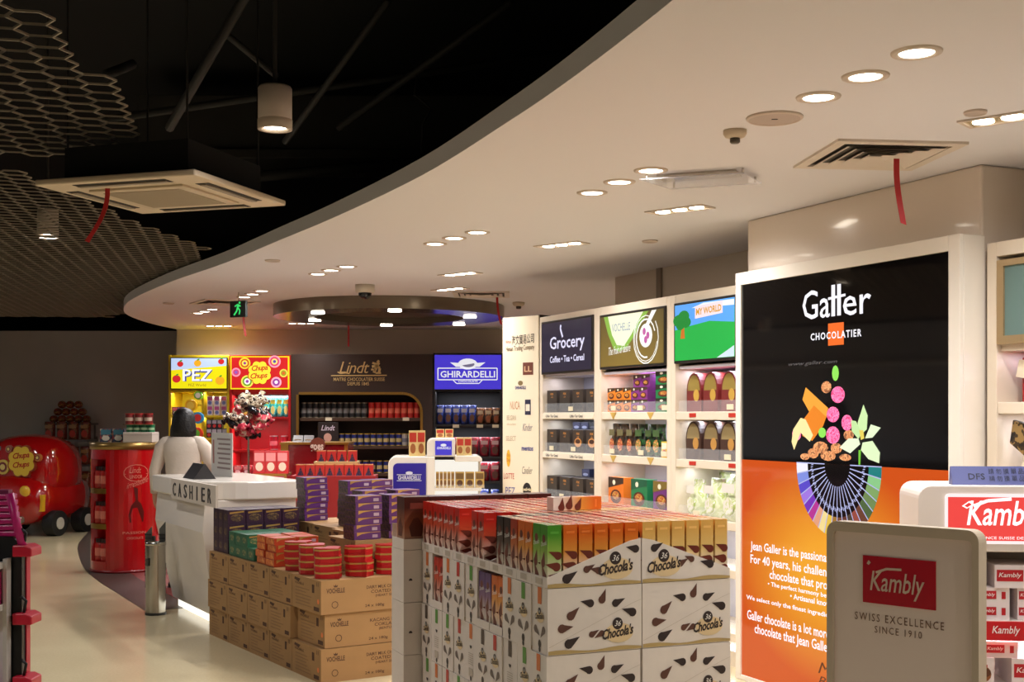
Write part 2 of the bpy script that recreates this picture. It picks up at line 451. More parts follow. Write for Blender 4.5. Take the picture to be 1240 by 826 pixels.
def ribbon(top, L, sway, lab, w=0.022):
    mb = MB(); mb.noflip = True
    rings = []
    for i in range(9):
        t = i/8; o = sway*t*t
        rings.append([(o-w/2, 0.006*math.sin(5*t), -L*t), (o+w/2, 0.006*math.sin(5*t)+0.004, -L*t-(0.01 if i == 8 else 0))])
    mb.loft(rings, caps=False, closed=False)
    # forked end and a little thickness
    mb2 = MB(); mb2.sm = False
    for a, b in zip(rings, rings[1:]):
        q = [a[0], a[1], b[1], b[0]]
        mb2.loft([[Vector(v) for v in q], [Vector(v)+Vector((0, 0.0025, 0)) for v in q]])
    o = solo('ribbon', mb2, M((176, 30, 30), 0.5), lab, 'ribbon', (0, 0, 0)); o.location = top
    return o
def square_vent(loc, rz, lab, W=0.30, name='air_vent'):
    t = thing(name, lab, 'air vent', (0, 0, 0)); t.location = loc; t.rotation_euler.z = rz
    wm = M((214, 202, 188), 0.5)
    mb = MB(); f = 0.05
    mb.box(-W, W, -W, -W+f, -0.012, 0).box(-W, W, W-f, W, -0.012, 0).box(-W, -W+f, -W+f, W-f, -0.012, 0).box(W-f, W, -W+f, W-f, -0.012, 0)
    part('frame', mb, wm, t)
    part('duct_throat', MB().box(-W+f, W-f, -W+f, W-f, -0.002, -0.0005), M((84, 78, 72), 0.9), t)
    for k in range(4):
        a = W-f-0.02-k*0.055; b = a-0.035
        if b < 0.02: b = 0.0
        mb = MB(); mb.noflip = True
        o = [(-a, -a), (a, -a), (a, a), (-a, a)]; i_ = [(-b, -b), (b, -b), (b, b), (-b, b)]
        z0, z1 = -0.018, -0.004
        vs = [(*p, z0) for p in o]+[(*p, z1) for p in i_]+[(*p, z0+0.003) for p in o]+[(*p, z1+0.0015) for p in i_]
        fs = []
        for j in range(4):
            l = (j+1) % 4; fs += [(j, 4+j, 4+l, l), (8+j, 8+l, 12+l, 12+j)]
        mb.add(vs, fs)
        part('louvre', mb, wm, t)
    return t
v1 = PH(1062, 187, HC)
square_vent(v1, R(24-65+45+2), 'square white ceiling vent with louvres above the tall orange lightbox')
ribbon(PH(1086, 192, HC-0.02)+Vector((0, 0, 0)), 0.30, 0.03, 'red ribbon hanging from the ceiling vent above the tall lightbox', 0.028)
v2 = PH(272, 366, HC); square_vent(v2, R(30), 'square white ceiling vent next to the green exit sign')
v3 = PH(583, 356, HC); square_vent(v3, R(0), 'square white ceiling vent near the rim of the round dropped ring', 0.28)
ribbon(PH(602, 360, HC-0.02), 0.27, 0.04, 'red ribbon hanging from the vent by the round dropped ring')
ribbon(PH(294, 368, HC-0.02), 0.34, 0.03, 'red ribbon hanging beside the green exit sign')
# clear deflector under another vent
dp = PH(846, 220, HC-0.035)
t = thing('air_deflector', 'clear acrylic air deflector hung below the ceiling between downlights', 'air deflector', (0, 0, 0)); t.location = dp; t.rotation_euler.z = R(-20)
part('sheet', MB().prism([(-0.27, -0.15), (0.25, -0.13), (0.29, 0.17), (-0.18, 0.17)], 0, 0.006), M((215, 215, 225), 0.12, alpha=0.35, coat=0.6), t)
for q in ((-0.24, -0.12), (0.24, -0.1), (0.26, 0.15), (-0.16, 0.15)): part('hanger', MB().cyl(q, 0.006, 0.006, 0.035, 8), STEEL, t)
part('vent_slot', MB().box(-0.2, 0.2, -0.08, 0.1, 0.027, 0.035), M((190, 180, 170), 0.5), t)
# speaker, blanks, smoke heads
def disc_fit(name, lab, cat, x, y, r, grill=True):
    t = thing(name, lab, cat, (0, 0, 0)); t.location = PH(x, y, HC)
    part('rim', MB().lathe((0, 0, 0), [(r, 0), (r, -0.006), (r*0.93, -0.012), (r*0.90, -0.008), (r*0.90, 0)], 28), M((208, 192, 180), 0.5), t)
    part('grille' if grill else 'cover', MB().cyl((0, 0), r*0.9, -0.008, -0.001, 28), M((190, 174, 164), 0.7, bump=0.4, scale=300), t)
    if grill: part('badge', MB().box(-0.012, 0.012, -0.005, 0.005, -0.0095, -0.008), BLACK, t)
disc_fit('ceiling_speaker', 'round ceiling loudspeaker with a perforated grille and dark badge', 'loudspeaker', 938, 142, 0.115)
disc_fit('blanking_cover', 'small round blanking cover beside the rectangular three-lamp light', 'ceiling cover', 1181, 135, 0.045, False)
disc_fit('blanking_cover', 'small round blanking cover on the ceiling before the grey wall', 'ceiling cover', 787, 291.5, 0.055, False)
disc_fit('blanking_cover', 'small round blanking cover on bare ceiling near the curved edge', 'ceiling cover', 330, 315, 0.06, False)
disc_fit('blanking_cover', 'small round blanking cover at the tip of the curved ceiling', 'ceiling cover', 204, 367, 0.06, False)
def smoke(x, y, lab, s=1.0):
    t = thing('smoke_detector', lab, 'smoke detector', (0, 0, 0)); t.location = PH(x, y, HC)
    part('housing', MB().lathe((0, 0, 0), [(0.05*s, 0), (0.05*s, -0.014*s), (0.042*s, -0.028*s), (0.026*s, -0.034*s)], 20), M((200, 184, 160), 0.5), t)
    part('sensor_head', MB().lathe((0, 0, -0.034*s), [(0.022*s, 0), (0.022*s, -0.016*s), (0.016*s, -0.022*s)], 16), M((90, 84, 76), 0.3, 0.6), t)
smoke(890, 158, 'round smoke detector with a metal sensor near the round ceiling speaker')
smoke(628, 366, 'round smoke detector above the cream brand column', 1.3)
# dome camera
t = thing('dome_camera', 'white dome security camera with a dark globe before the dropped ring', 'security camera', (0, 0, 0)); t.location = PH(442, 345, HC)
part('housing', MB().lathe((0, 0, 0), [(0.09, 0), (0.09, -0.07), (0.08, -0.075)], 24), M((214, 204, 186), 0.4), t)
part('globe', MB().ball((0, 0, -0.075), 0.062, 16, 10), M((18, 18, 20), 0.08), t)
# exit sign
t = thing('exit_sign', 'hanging emergency exit sign with a green running figure', 'exit sign', (0, 0, 0)); t.location = P(289, 375, 12.2); t.rotation_euler.z = R(-28)
part('case', MB().box(-0.10, 0.10, -0.015, 0.015, -0.075, 0.085), M((28, 32, 30), 0.4), t, 0.004)
mb = MB()
for pts, w in (([(-0.045, -0.055), (-0.01, -0.015), (0.0, 0.02)], 0.018), ([(0.0, 0.02), (0.03, -0.01), (0.02, -0.05)], 0.016), ([(0.0, 0.02), (0.015, 0.045)], 0.026), ([(-0.035, 0.03), (0.0, 0.05), (0.04, 0.03)], 0.013)): mb.stroke(pts, w, -0.017)
mb.oval(0.026, 0.066, 0.012, 0.012, -0.017)
part('running_figure', mb, M((60, 220, 110), 0.5, emit=0.9), t)
part('hanger', MB().cyl((0, 0), 0.006, 0.085, HC-t.location.z, 8), STEEL, t)

# round dropped ring
RC = Vector((-1.56, 15.8))*KS; RZ = CH+1.25*KS; RR = 1.46*KS
t = thing('ceiling_ring', 'large round grey metallic dropped ceiling disc with six downlights', 'ceiling feature', (RC.x, RC.y, RZ))
k = 64; T = [2*math.pi*i/k for i in range(k)]
def ring(r, z, sy=1.0): return [(RC.x+r*math.cos(a), RC.y+r*sy*math.sin(a), z) for a in T]
metal_m = M((132, 122, 106), 0.28, 0.75, noise=0.06, scale=3)
mb = MB(); mb.sm = True; mb.noflip = True
mb.loft([ring(RR, RZ), ring(RR, HC)], caps=False); part('fascia', mb, metal_m, t)
mb = MB(); mb.noflip = True
mb.loft([ring(0.65*RR, RZ), ring(RR, RZ)], caps=False); part('soffit', mb, M((96, 86, 72), 0.18, 0.7), t)
mb = MB(); mb.noflip = True
mb.loft([ring(0.65*RR, RZ+0.07), ring(0.65*RR, RZ)], caps=False); mb.add(ring(0.65*RR, RZ+0.07), [tuple(range(k))[::-1]])
part('recess', mb, M((112, 102, 88), 0.3, 0.5), t)
for (x, y) in [(385, 378.5), (386, 387.5), (478, 376), (468, 393.5), (569, 383.5), (556, 392.5)]:
    p = PH(x, y, RZ)
    d = Vector((p.x, p.y))-RC
    if d.length > 0.9*RR: d *= 0.9*RR/d.length
    if d.length < 0.72*RR: d *= 0.72*RR/d.length
    c = RC+d
    l = part('downlight_lens', MB().cyl(c, 0.07, RZ-0.012, RZ, 20), lens_m, t)
    spot(l, (c.x-RC.x, c.y-RC.y, -0.04), LAMP_W*0.8)
ribbon(P(422, 394, 16.6), 0.28, 0.0, 'thin red ribbon hanging against the back wall below the dropped ring')

# ---------------------------------------------------- open ceiling on the left: mesh, pendant, cassette, steelwork
def hexmesh(name, lab, inside, H, x0, x1, y0, y1, cell=0.115, th=0.0075, hh=0.008):
    mb = MB(); mb.noflip = True
    r = cell/math.sqrt(3)*1.02; dx = cell*1.0; dy = 1.5*r
    rot = R(-18); ca, sa = math.cos(rot), math.sin(rot)
    cxm, cym = (x0+x1)/2, (y0+y1)/2; Rm = max(x1-x0, y1-y0)
    seen = set()
    nn = int(Rm/dx)+2
    for j in range(-int(Rm/dy)-2, int(Rm/dy)+2):
        for i in range(-nn, nn):
            ux = (i+0.5*(j % 2))*dx; uy = j*dy
            X = cxm+ux*ca-uy*sa; Y = cym+ux*sa+uy*ca
            if not inside(X, Y): continue
            pts = []
            for q in range(6):
                a = R(30+60*q); vx = ux+r*math.cos(a); vy = uy+r*math.sin(a)
                pts.append((cxm+vx*ca-vy*sa, cym+vx*sa+vy*ca))
            for q in range(6):
                a, b = pts[q], pts[(q+1) % 6]
                key = (round((a[0]+b[0])*200), round((a[1]+b[1])*200))
                if key in seen: continue
                seen.add(key)
                L = math.hypot(b[0]-a[0], b[1]-a[1]); nx, ny = -(b[1]-a[1])/L*th/2, (b[0]-a[0])/L*th/2
                z0, z1 = H, H+hh
                mb.add([(a[0]+nx, a[1]+ny, z0), (a[0]-nx, a[1]-ny, z0), (b[0]-nx, b[1]-ny, z0), (b[0]+nx, b[1]+ny, z0),
                        (a[0]+nx, a[1]+ny, z1), (a[0]-nx, a[1]-ny, z1), (b[0]-nx, b[1]-ny, z1), (b[0]+nx, b[1]+ny, z1)],
                       [(0, 1, 2, 3), (0, 4, 5, 1), (2, 6, 7, 3), (1, 5, 6, 2), (3, 7, 4, 0)])
    o = solo(name, mb, M((150, 140, 124), 0.5, 0.3), lab, 'ceiling mesh')
    return o
def poly_in(poly):
    def f(x, y):
        c = False
        for (x0, y0), (x1, y1) in zip(poly, poly[1:]+poly[:1]):
            if (y0 > y) != (y1 > y) and x < (x1-x0)*(y-y0)/(y1-y0)+x0: c = not c
        return c
    return f
MH = CH+1.52*KS
def mp(x, y): p = PH(x, y, MH); return (p.x, p.y)
near_poly = [(-5.0, 3.6), mp(-40, 0), mp(45, 40), mp(100, 95), mp(163, 165), mp(140, 192), mp(60, 205), mp(-60, 195), (-5.4, 6.6)]
hexmesh('mesh_panel', 'grey honeycomb metal mesh ceiling panel with a ragged edge, above the air cassette', poly_in(near_poly), MH+0.06, -6, -1.2, 3.2, 7.2, cell=0.14, th=0.0065)
far_poly = [(-8.2, 6.5), mp(20, 207), mp(140, 262), mp(246, 300), mp(240, 318), mp(225, 340), mp(180, 360), mp(168, 378), mp(120, 383), (-5.2, 16.6), (-8.2, 16.4)]
hexmesh('mesh_panel', 'grey honeycomb metal mesh ceiling panel stretching back to the far wall', poly_in(far_poly), MH, -8.2, -1.5, 6, 17.5, cell=0.125, th=0.0065)

def pendant(loc, lab, L, group=None):
    t = thing('pendant_light', lab, 'pendant light', (0, 0, 0), group=group); t.location = loc
    part('housing', MB().lathe((0, 0, 0), [(0.076, 0.045), (0.076, 0.185), (0.07, 0.195)], 28), M((176, 164, 152), 0.45), t)
    mb = MB(); mb.noflip = True; mb.sm = True
    T = [2*math.pi*i/28 for i in range(28)]
    mb.loft([[(r*math.cos(a), r*math.sin(a), z) for a in T] for r, z in ((0.078, 0.044), (0.078, 0.0), (0.060, 0.0), (0.054, 0.03))], caps=False)
    part('rim', mb, M((180, 166, 150), 0.45), t)
    part('lens', MB().cyl((0, 0), 0.056, 0.012, 0.02, 24), lens_m, t)
    part('stem', MB().cyl((0, 0), 0.010, 0.195, L, 8), M((50, 48, 46), 0.5), t)
    spot(t, (0, 0, -0.02), LAMP_W*1.4)
    return t
pd = pendant(P(333, 157, 5.6), 'grey cylindrical pendant downlight hanging from the dark open ceiling', 1.7)
clone(pd, PH(58, 285, MH+0.02), 0, 'lit cylindrical downlight shining through the honeycomb mesh')
pdo = None
for (x, y) in [(-6.2, 11.6), (-6.9, 14.6), (-4.2, 7.6), (-3.2, 5.0), (-2.6, 2.2), (-2.0, -1.5), (-5, 1), (-6, 5)]:
    lab, g = 'grey cylindrical pendant downlight over the aisle beside the pale left wall', 'pendant lights over the aisle'
    if pdo is None: pdo = pendant((x, y, 2.70), lab, 1.9, g); o_ = pdo
    else: o_ = clone(pdo, (x, y, 2.70), 0, lab, g)
    offscreen(o_)

# air conditioning cassette
AH = CH+1.3*KS
ac = [PH(42, 225, AH), PH(200, 260, AH), PH(335, 250, AH), PH(215, 210, AH)]
cen = sum(ac, Vector())/4
ang = math.atan2((ac[2]-ac[3]).y, (ac[2]-ac[3]).x)
S = 0.45
t = thing('air_conditioner', 'square white ceiling air conditioning cassette hanging in the dark', 'air conditioner', (0, 0, 0)); t.location = cen; t.rotation_euler.z = ang
wm = M((212, 196, 170), 0.45)
part('panel', MB().prism([(-S, -S), (S, -S), (S, S), (-S, S)], 0, 0.03), wm, t, 0.008)
part('casing', MB().box(-S+0.1, S-0.1, -S+0.1, S-0.1, 0.03, 0.20), M((6, 6, 6), 0.9), t)
gr = part('intake_grille', MB().box(-0.27, 0.27, -0.27, 0.27, -0.012, 0), M((204, 188, 162), 0.5), t, 0.004)
part('filter', MB().box(-0.22, 0.22, -0.22, 0.22, -0.014, -0.012), M((160, 146, 124), 0.8, bump=0.5, scale=200), gr)
for a in range(4):
    ca, sa = (1, 0, -1, 0)[a], (0, 1, 0, -1)[a]
    def rr(x, y): return (x*ca-y*sa, x*sa+y*ca)
    p = [rr(-0.26, 0.335), rr(0.26, 0.335), rr(0.26, 0.41), rr(-0.26, 0.41)]
    sl = part('air_slot', MB().prism(p, -0.002, 0.004), M((48, 44, 38), 0.7), t)
    p = [rr(-0.25, 0.355), rr(0.25, 0.355), rr(0.25, 0.385), rr(-0.25, 0.385)]
    part('flap', MB().prism(p, -0.008, -0.003), M((150, 138, 120), 0.5), sl)
for q in ((-0.34, -0.34), (0.34, -0.34), (0.34, 0.34), (-0.34, 0.34)): part('hanger_rod', MB().cyl(q, 0.006, 0.20, 1.68, 6), M((26, 25, 24), 0.7), t)
ribbon(PH(130, 228, AH-0.005), 0.26, -0.10, 'dark red ribbon hanging from the air conditioning cassette', 0.022)
# dark steelwork and services
dk = M((34, 33, 31), 0.7)
def rod(name, a, b, r, lab):
    a = Vector(a); b = Vector(b); mb = MB().tube([a, (a+b)/2, b], r, 8)
    solo(name, mb, dk, lab, 'roof steelwork')
rod('roof_brace', P(300, -10, 6.2), P(205, 155, 7.4), 0.028, 'dark diagonal roof brace above the pendant light cable')
rod('roof_brace', P(470, 0, 7.0), P(345, 172, 8.2), 0.022, 'dark diagonal roof brace running behind the pendant light')
rod('roof_brace', P(620, 2, 7.4), P(410, 155, 8.8), 0.025, 'dark diagonal roof brace near the curved ceiling edge')
rod('roof_brace', P(270, 38, 7.2), P(335, 92, 7.6), 0.02, 'short dark roof brace slanting to the pendant light')
rod('service_pipe', P(120, 146, 9.0), P(780, 50, 9.6), 0.028, 'dark service pipe crossing behind the pendant light')
rod('service_pipe', P(300, 215, 10.0), P(520, 195, 10.2), 0.045, 'thick dark service pipe low over the curved ceiling')
rod('service_pipe', P(130, 90, 7.0), P(160, 78, 7.4), 0.03, 'short dark pipe end beside the honeycomb mesh')
solo('air_duct', MB().box(-3.2, 0.2, 10.6, 11.4, 3.85, 4.35).box(-3.2, 0.2, 10.55, 10.6, 3.8, 3.88).box(-3.2, 0.2, 11.4, 11.45, 3.8, 3.88), M((46, 44, 41), 0.7), 'dark rectangular air duct high in the open ceiling', 'air duct', bevel=0.01)
solo('roof_beam', MB().box(-8.2, 2.5, 5.87, 5.89, 3.9, 4.4).box(-8.2, 2.5, 5.79, 5.97, 3.88, 3.9).box(-8.2, 2.5, 5.79, 5.97, 4.4, 4.42), M((28, 27, 25), 0.7), 'dark steel roof beam spanning above the pendant light', 'roof beam')
solo('cable', MB().tube([P(505, 92, 8.0), P(502, 115, 8.0), P(515, 125, 8.0), P(522, 132, 8.0), P(512, 150, 8.0), P(510, 185, 8.0)], 0.008, 6), dk, 'thin dark cable dangling from a roof brace', 'cable')
# ============================================================ BACK WALL UNITS  
BY = 19.3*KS
PS = KS                            # product scale against the first survey
BW = Frame(0, BY, 0)
def bx(x): return (x-CX)*BY/FPX
def bz(y): return CH+(HY-y)*BY/FPX
FIX_B = WBY-BY          # depth to the wall
def EM(rgb, e=None, **k): return M(rgb, k.pop('rough', 0.25), emit=SIGN*(1.0 if e is None else e), **k)
def led(parent, loc, w, power, color=(1, 0.95, 0.88), rx=0.0, size_y=0.03):
    d = bpy.data.lights.new('led_strip_light', 'AREA'); d.shape = 'RECTANGLE'; d.size = w; d.size_y = size_y; d.energy = power; d.color = color
    o = bpy.data.objects.new('led_strip_light', d); link(o, parent); o.location = loc; o.rotation_euler = (rx, 0, 0)
    return o
def shelf_unit(name, label, cat, x0, x1, ztop, frame_m, back_m, shelves, zopen, mid=None, side=0.035, led_c=None, led_p=6, niche=None, depth=None):
    "open wall unit in the BW frame: side panels, top box, back, shelves"
    D = FIX_B if depth is None else depth
    t = thing(name, label, cat, ((x0+x1)/2, 0, 0), BW)
    for a, b in ((x0, x0+side), (x1-side, x1)):
        part('side_panel', MB().box(a, b, 0, D-0.01, 0, ztop), frame_m, t, 0.004)
    part('back_panel', MB().box(x0+side, x1-side, D-0.04, D-0.01, 0, zopen), back_m, t)
    part('header', MB().box(x0+side, x1-side, 0.02, D-0.01, zopen, ztop), frame_m, t, 0.004)
    part('plinth', MB().box(x0+side, x1-side, 0.03, D-0.04, 0, 0.1), frame_m, t)
    for z in shelves:
        part('shelf', MB().box(x0+side, x1-side, 0.01, D-0.04, z-0.03, z), frame_m, t, 0.003)
        if led_c: led(t, ((x0+x1)/2-(x0+x1)/2, 0.08, min(zopen, 9)-0.0) if False else (0, 0.1, z-0.035), (x1-x0)*0.85, led_p, led_c)
    if led_c: led(t, (0, 0.1, zopen-0.005), (x1-x0)*0.85, led_p, led_c)
    return t
def lit(mbs, mat, name, parent, label=None): return part(name, mbs, mat, parent, label=label)

# ---- yellow sweets unit
YEL = M((206, 176, 30), 0.4); YIN = M((226, 214, 40), 0.45)
x0, x1 = bx(204), bx(277.5)
zs = [bz(503), bz(530), bz(560), bz(590)]
u = shelf_unit('sweet_shelf_unit', 'yellow wall unit with a lit yellow and blue sign', 'display unit', x0, x1, bz(430), YEL, YIN, zs, bz(475), led_c=(1, 0.95, 0.7), led_p=5)
sg = part('sign_panel', MB().box(bx(207), bx(275.5), -0.03, 0.02, bz(471.5), bz(433)), M((40, 36, 20), 0.5), u, label='back-lit yellow sign')
X = lambda a, b: (bx(a), bx(b))
part('sign_print', MB().flat([(bx(208), bz(470.5)), (bx(275), bz(470.5)), (bx(275), bz(443)), (bx(208), bz(448.5))], -0.032), EM((236, 222, 20)), sg)
part('sign_sky', MB().flat([(bx(208), bz(448.5)), (bx(275), bz(443)), (bx(275), bz(434)), (bx(208), bz(434))], -0.032), EM((190, 208, 240)), sg)
mb = MB(); mb.text('PEZ', bx(223), bx(258.5), bz(462), bz(448.5), -0.034, bold=0.035)
part('sign_letters_shadow', mb, EM((60, 60, 150)), sg)
mb = MB(); mb.text('PEZ', bx(222), bx(257.5), bz(461.5), bz(447.5), -0.036, bold=0.012)
part('sign_letters', mb, EM((240, 244, 250)), sg)
for (a, b, r, c) in ((214.5, 459, 4.6, (205, 40, 45)), (268.5, 438, 3.4, (205, 40, 45)), (219, 441, 3.4, (205, 40, 45)), (240, 440, 4.0, (238, 168, 40)), (267, 461, 5.0, (238, 168, 40))):
    part('sign_fruit', MB().oval(bx(a), bz(b), r*BY/FPX*1.1, r*BY/FPX, -0.0335), EM(c), sg)
    part('sign_leaf', MB().oval(bx(a+0.8), bz(b-r-0.4), 0.022, 0.011, -0.034, 8, rot=0.5), EM((70, 150, 50)), sg)
mb = MB(); mb.text('PEZ World', bx(229), bx(250), bz(468), bz(464.8), -0.034); part('sign_small_print', mb, EM((150, 110, 30)), sg)
part('divider', MB().box(bx(245)-0.015, bx(245)+0.015, 0.02, FIX_B-0.05, bz(590), bz(475)), YEL, u)
# round lit plaques on the divider
for k, (a, b, r, c1, c2) in enumerate(((241, 479, 5, (120, 200, 60), (240, 240, 220)), (232, 491, 7, (240, 190, 40), (250, 220, 90)), (240.5, 506, 7, (60, 160, 220), (220, 60, 60)), (238.5, 525, 7.5, (230, 70, 40), (110, 190, 60)))):
    t = thing('round_plaque', ['green', 'amber', 'blue', 'red'][k]+' round plaque on the yellow sweet unit divider', 'plaque', (bx(a), -0.06, bz(b)), BW)
    part('disc', MB().cyl((bx(a), bz(b)), r*BY/FPX, -0.06, 0.012 if k > 1 else 0.022, 20, axis='y'), M(c1, 0.4), t)
    if k == 1: part('bracket', MB().box(bx(a), bx(244.5), 0.008, 0.022, bz(b)-0.01, bz(b)+0.01), YEL, t)
    part('face_print', MB().oval(bx(a), bz(b), r*BY/FPX*0.66, r*BY/FPX*0.66, -0.062), M(c2, 0.4), t)

# ---- generic little products
GRP = {}
def product(kind, w, d, h, mats):
    "prototype geometry (origin: front centre of base)"
    mb = MB()
    if kind == 'box':
        mb.box(-w/2, w/2, 0, d, 0, h)
        mb.mat(1).rect(-w*0.42, w*0.42, h*0.55, h*0.92, -EPS)
        mb.mat(2).oval(0, h*0.3, w*0.34, h*0.2, -EPS, 12)
    elif kind == 'pouch':
        n = 8; rings = []
        for z, k, ww in ((0, 0.8, 0.96), (0.12, 1.0, 1.0), (0.45, 0.85, 0.98), (0.8, 0.35, 0.98), (0.93, 0.06, 1.0), (1.0, 0.05, 1.0)):
            dd = d*k/2
            rings.append([(-w/2*ww, d/2, h*z), (-w*0.25*ww, d/2-dd, h*z), (w*0.25*ww, d/2-dd, h*z), (w/2*ww, d/2, h*z), (w*0.25*ww, d/2+dd, h*z), (-w*0.25*ww, d/2+dd, h*z)])
        mb.sm = True; mb.loft(rings); mb.sm = False
        mb.mat(1).rect(-w*0.34, w*0.34, h*0.62, h*0.82, -EPS-0.004)
        mb.mat(2).oval(0, h*0.33, w*0.3, h*0.2, -EPS-0.004, 12)
    elif kind == 'can':
        mb.cyl((0, d/2), w/2, h*0.05, h*0.95, 16)
        mb.mat(1).cyl((0, d/2), w/2*1.03, h*0.93, h, 16).cyl((0, d/2), w/2*1.02, 0, h*0.06, 16)
        mb.mat(2)
        T = [R(200+140*i/6) for i in range(7)]
        rr = w/2+0.001
        mb.loft([[(rr*math.cos(a), d/2+rr*math.sin(a), z) for a in T] for z in (h*0.3, h*0.62)], caps=False, closed=False)
    elif kind == 'tub':        # arched tub, round back upright
        pts = [(-w/2, 0), (w/2, 0), (w/2, h*0.55)]+[(w/2*math.cos(R(180*i/10)), h*0.55+h*0.45*math.sin(R(180*i/10))) for i in range(1, 10)]+[(-w/2, h*0.55)]
        mb.prism(pts, 0, d, 'y')
        i_ = [(p[0]*0.86, h*0.05+p[1]*0.9) for p in pts]; mb.mat(1).flat([p for p in i_ if p[1] > h*0.44]+[], -EPS)
        mb.mat(2).oval(w*0.18, h*0.42, w*0.2, h*0.16, -EPS*1.6, 12)
    me = mesh_from('product', mb, mats, bevel=0.0 if kind != 'box' else 0.0)
    return me
def put(me, name, label, cat, loc, rotz, group, sc=None):
    o = bpy.data.objects.new(name, me); link(o); o.location = loc; o.rotation_euler = (0, 0, rotz)
    o.scale = [PS*v for v in (sc or (1, 1, 1))]
    return tag(o, label, cat, group)
def row(me, name, label, cat, fr, xs, y, z, group, jit=0.0, sc=None):
    for x in xs:
        put(me, name, label, cat, fr.w(x, y+random.uniform(0, jit), z), fr.r+random.uniform(-jit, jit)*2, group, sc)
def lins(a, b, n): return [a+(b-a)*i/(n-1) for i in range(n)] if n > 1 else [a]
S9 = BY/FPX
# products in the yellow unit
pb = product('box', 0.09, 0.1, 0.13, [M((120, 90, 160), 0.4), M((230, 120, 170), 0.4), M((240, 240, 245), 0.4)])
pw = product('box', 0.085, 0.1, 0.15, [M((222, 212, 220), 0.4), M((190, 90, 150), 0.4), M((110, 120, 190), 0.4)])
row(pw, 'sweet_box', 'pale pink and lilac sweet box on the upper shelf of the yellow unit', 'box', BW, lins(bx(253), bx(270), 3), 0.05, zs[0], 'pale sweet boxes in the yellow unit')
row(pw, 'sweet_box', 'pale pink sweet box stacked on another in the yellow unit', 'box', BW, lins(bx(253), bx(270), 3), 0.05, zs[0]+0.15*PS, 'stacked pale sweet boxes in the yellow unit')
row(pb, 'sweet_box', 'violet sweet box on the upper shelf of the yellow unit', 'box', BW, lins(bx(211), bx(227), 3), 0.05, zs[0], 'violet sweet boxes in the yellow unit')
pk = product('box', 0.08, 0.1, 0.14, [M((40, 40, 48), 0.4), M((180, 180, 190), 0.4), M((200, 60, 60), 0.4)])
row(pk, 'sweet_box', 'black sweet box on the middle shelf of the yellow unit', 'box', BW, lins(bx(252), bx(271), 4), 0.05, zs[1], 'black sweet boxes in the yellow unit')
row(pk, 'sweet_box', 'black sweet box stacked on another in the yellow unit', 'box', BW, lins(bx(252), bx(265), 3), 0.05, zs[1]+0.14*PS, 'stacked black sweet boxes in the yellow unit')
pg = product('box', 0.1, 0.1, 0.16, [M((210, 60, 80), 0.4), M((240, 220, 80), 0.4), M((250, 250, 250), 0.4)])
row(pg, 'sweet_box', 'red and yellow sweet box on the lower shelf of the yellow unit', 'box', BW, lins(bx(250.5), bx(270), 3), 0.05, zs[2], 'red sweet boxes in the yellow unit')
pbl = product('box', 0.12, 0.1, 0.2, [M((40, 90, 170), 0.4), M((60, 180, 120), 0.4), M((240, 220, 120), 0.4)])
row(pbl, 'sweet_box', 'blue and green sweet box on the low left shelf of the yellow unit', 'box', BW, lins(bx(212.2), bx(225), 2), 0.05, zs[2], 'blue sweet boxes in the yellow unit')

# ---- red lollipop unit
RED = M((176, 18, 24), 0.35); RIN = M((176, 18, 30), 0.45)
x0, x1 = bx(278), bx(352)
zr = [bz(505), bz(545), bz(575), bz(605)]
u = shelf_unit('lollipop_shelf_unit', 'red wall unit with a lit red and yellow lollipop sign', 'display unit', x0, x1, bz(430), RED, RIN, zr, bz(478), led_c=(1, 0.8, 0.75), led_p=5)
sg = part('sign_panel', MB().box(bx(279.5), bx(350.5), -0.03, 0.02, bz(471.5), bz(431.5)), EM((238, 214, 30)), u, label='back-lit red sign with a yellow border')
part('sign_print', MB().rect(bx(281), bx(349), bz(470), bz(433), -0.032), EM((206, 36, 36)), sg)
def swirl(parent, cx, cz, r, cols, y0=-0.033):
    for i, c in enumerate(cols):
        part('swirl', MB().oval(cx, cz, r*(1-i/len(cols)), r*(1-i/len(cols)), y0-0.0006*i, 18), EM(c), parent)
S_ = BY/FPX
for (a, b, r, cols) in ((297, 440, 7, ((240, 210, 60), (210, 80, 30), (250, 230, 90), (150, 70, 140))), (333, 438, 7.5, ((250, 160, 180), (220, 60, 110), (250, 220, 120), (90, 80, 170))),
                        (286.5, 451, 5.5, ((250, 150, 170), (210, 70, 120), (150, 90, 180))), (344, 452, 5, ((230, 210, 80), (160, 150, 40), (220, 90, 40))),
                        (300, 462, 7.5, ((240, 230, 90), (110, 160, 40), (250, 240, 230), (150, 70, 170))), (335, 463, 6.5, ((245, 170, 190), (150, 60, 150), (250, 230, 240)))):
    swirl(sg, bx(a), bz(b), r*S_, cols)
def scallop(cx, cz, r, y, mb, n=8, k=0.16, sy=1.0):
    pts = []
    for i in range(n*6):
        t = 2*math.pi*i/(n*6); rr = r*(1+k*abs(math.sin(n*t/2))-k/2); pts.append((cx+rr*math.cos(t), cz+sy*rr*math.sin(t)))
    return mb.flat(pts, y)
part('sign_flower', scallop(bx(315), bz(451.5), 14.2*S_, -0.037, MB()), EM((200, 40, 30)), sg)
part('sign_flower', scallop(bx(315), bz(451.5), 13.3*S_, -0.038, MB()), EM((250, 226, 60)), sg)
mb = MB(); mb.text('Chupa', bx(305.5), bx(325), bz(451.5), bz(443), -0.0395, 0.02, 0.2, 0.9, skew=0.08).text('Chups', bx(304), bx(324.5), bz(461), bz(452.5), -0.0395, 0.02, 0.2, 0.9, skew=0.08)
part('sign_letters', mb, EM((200, 40, 30)), sg)
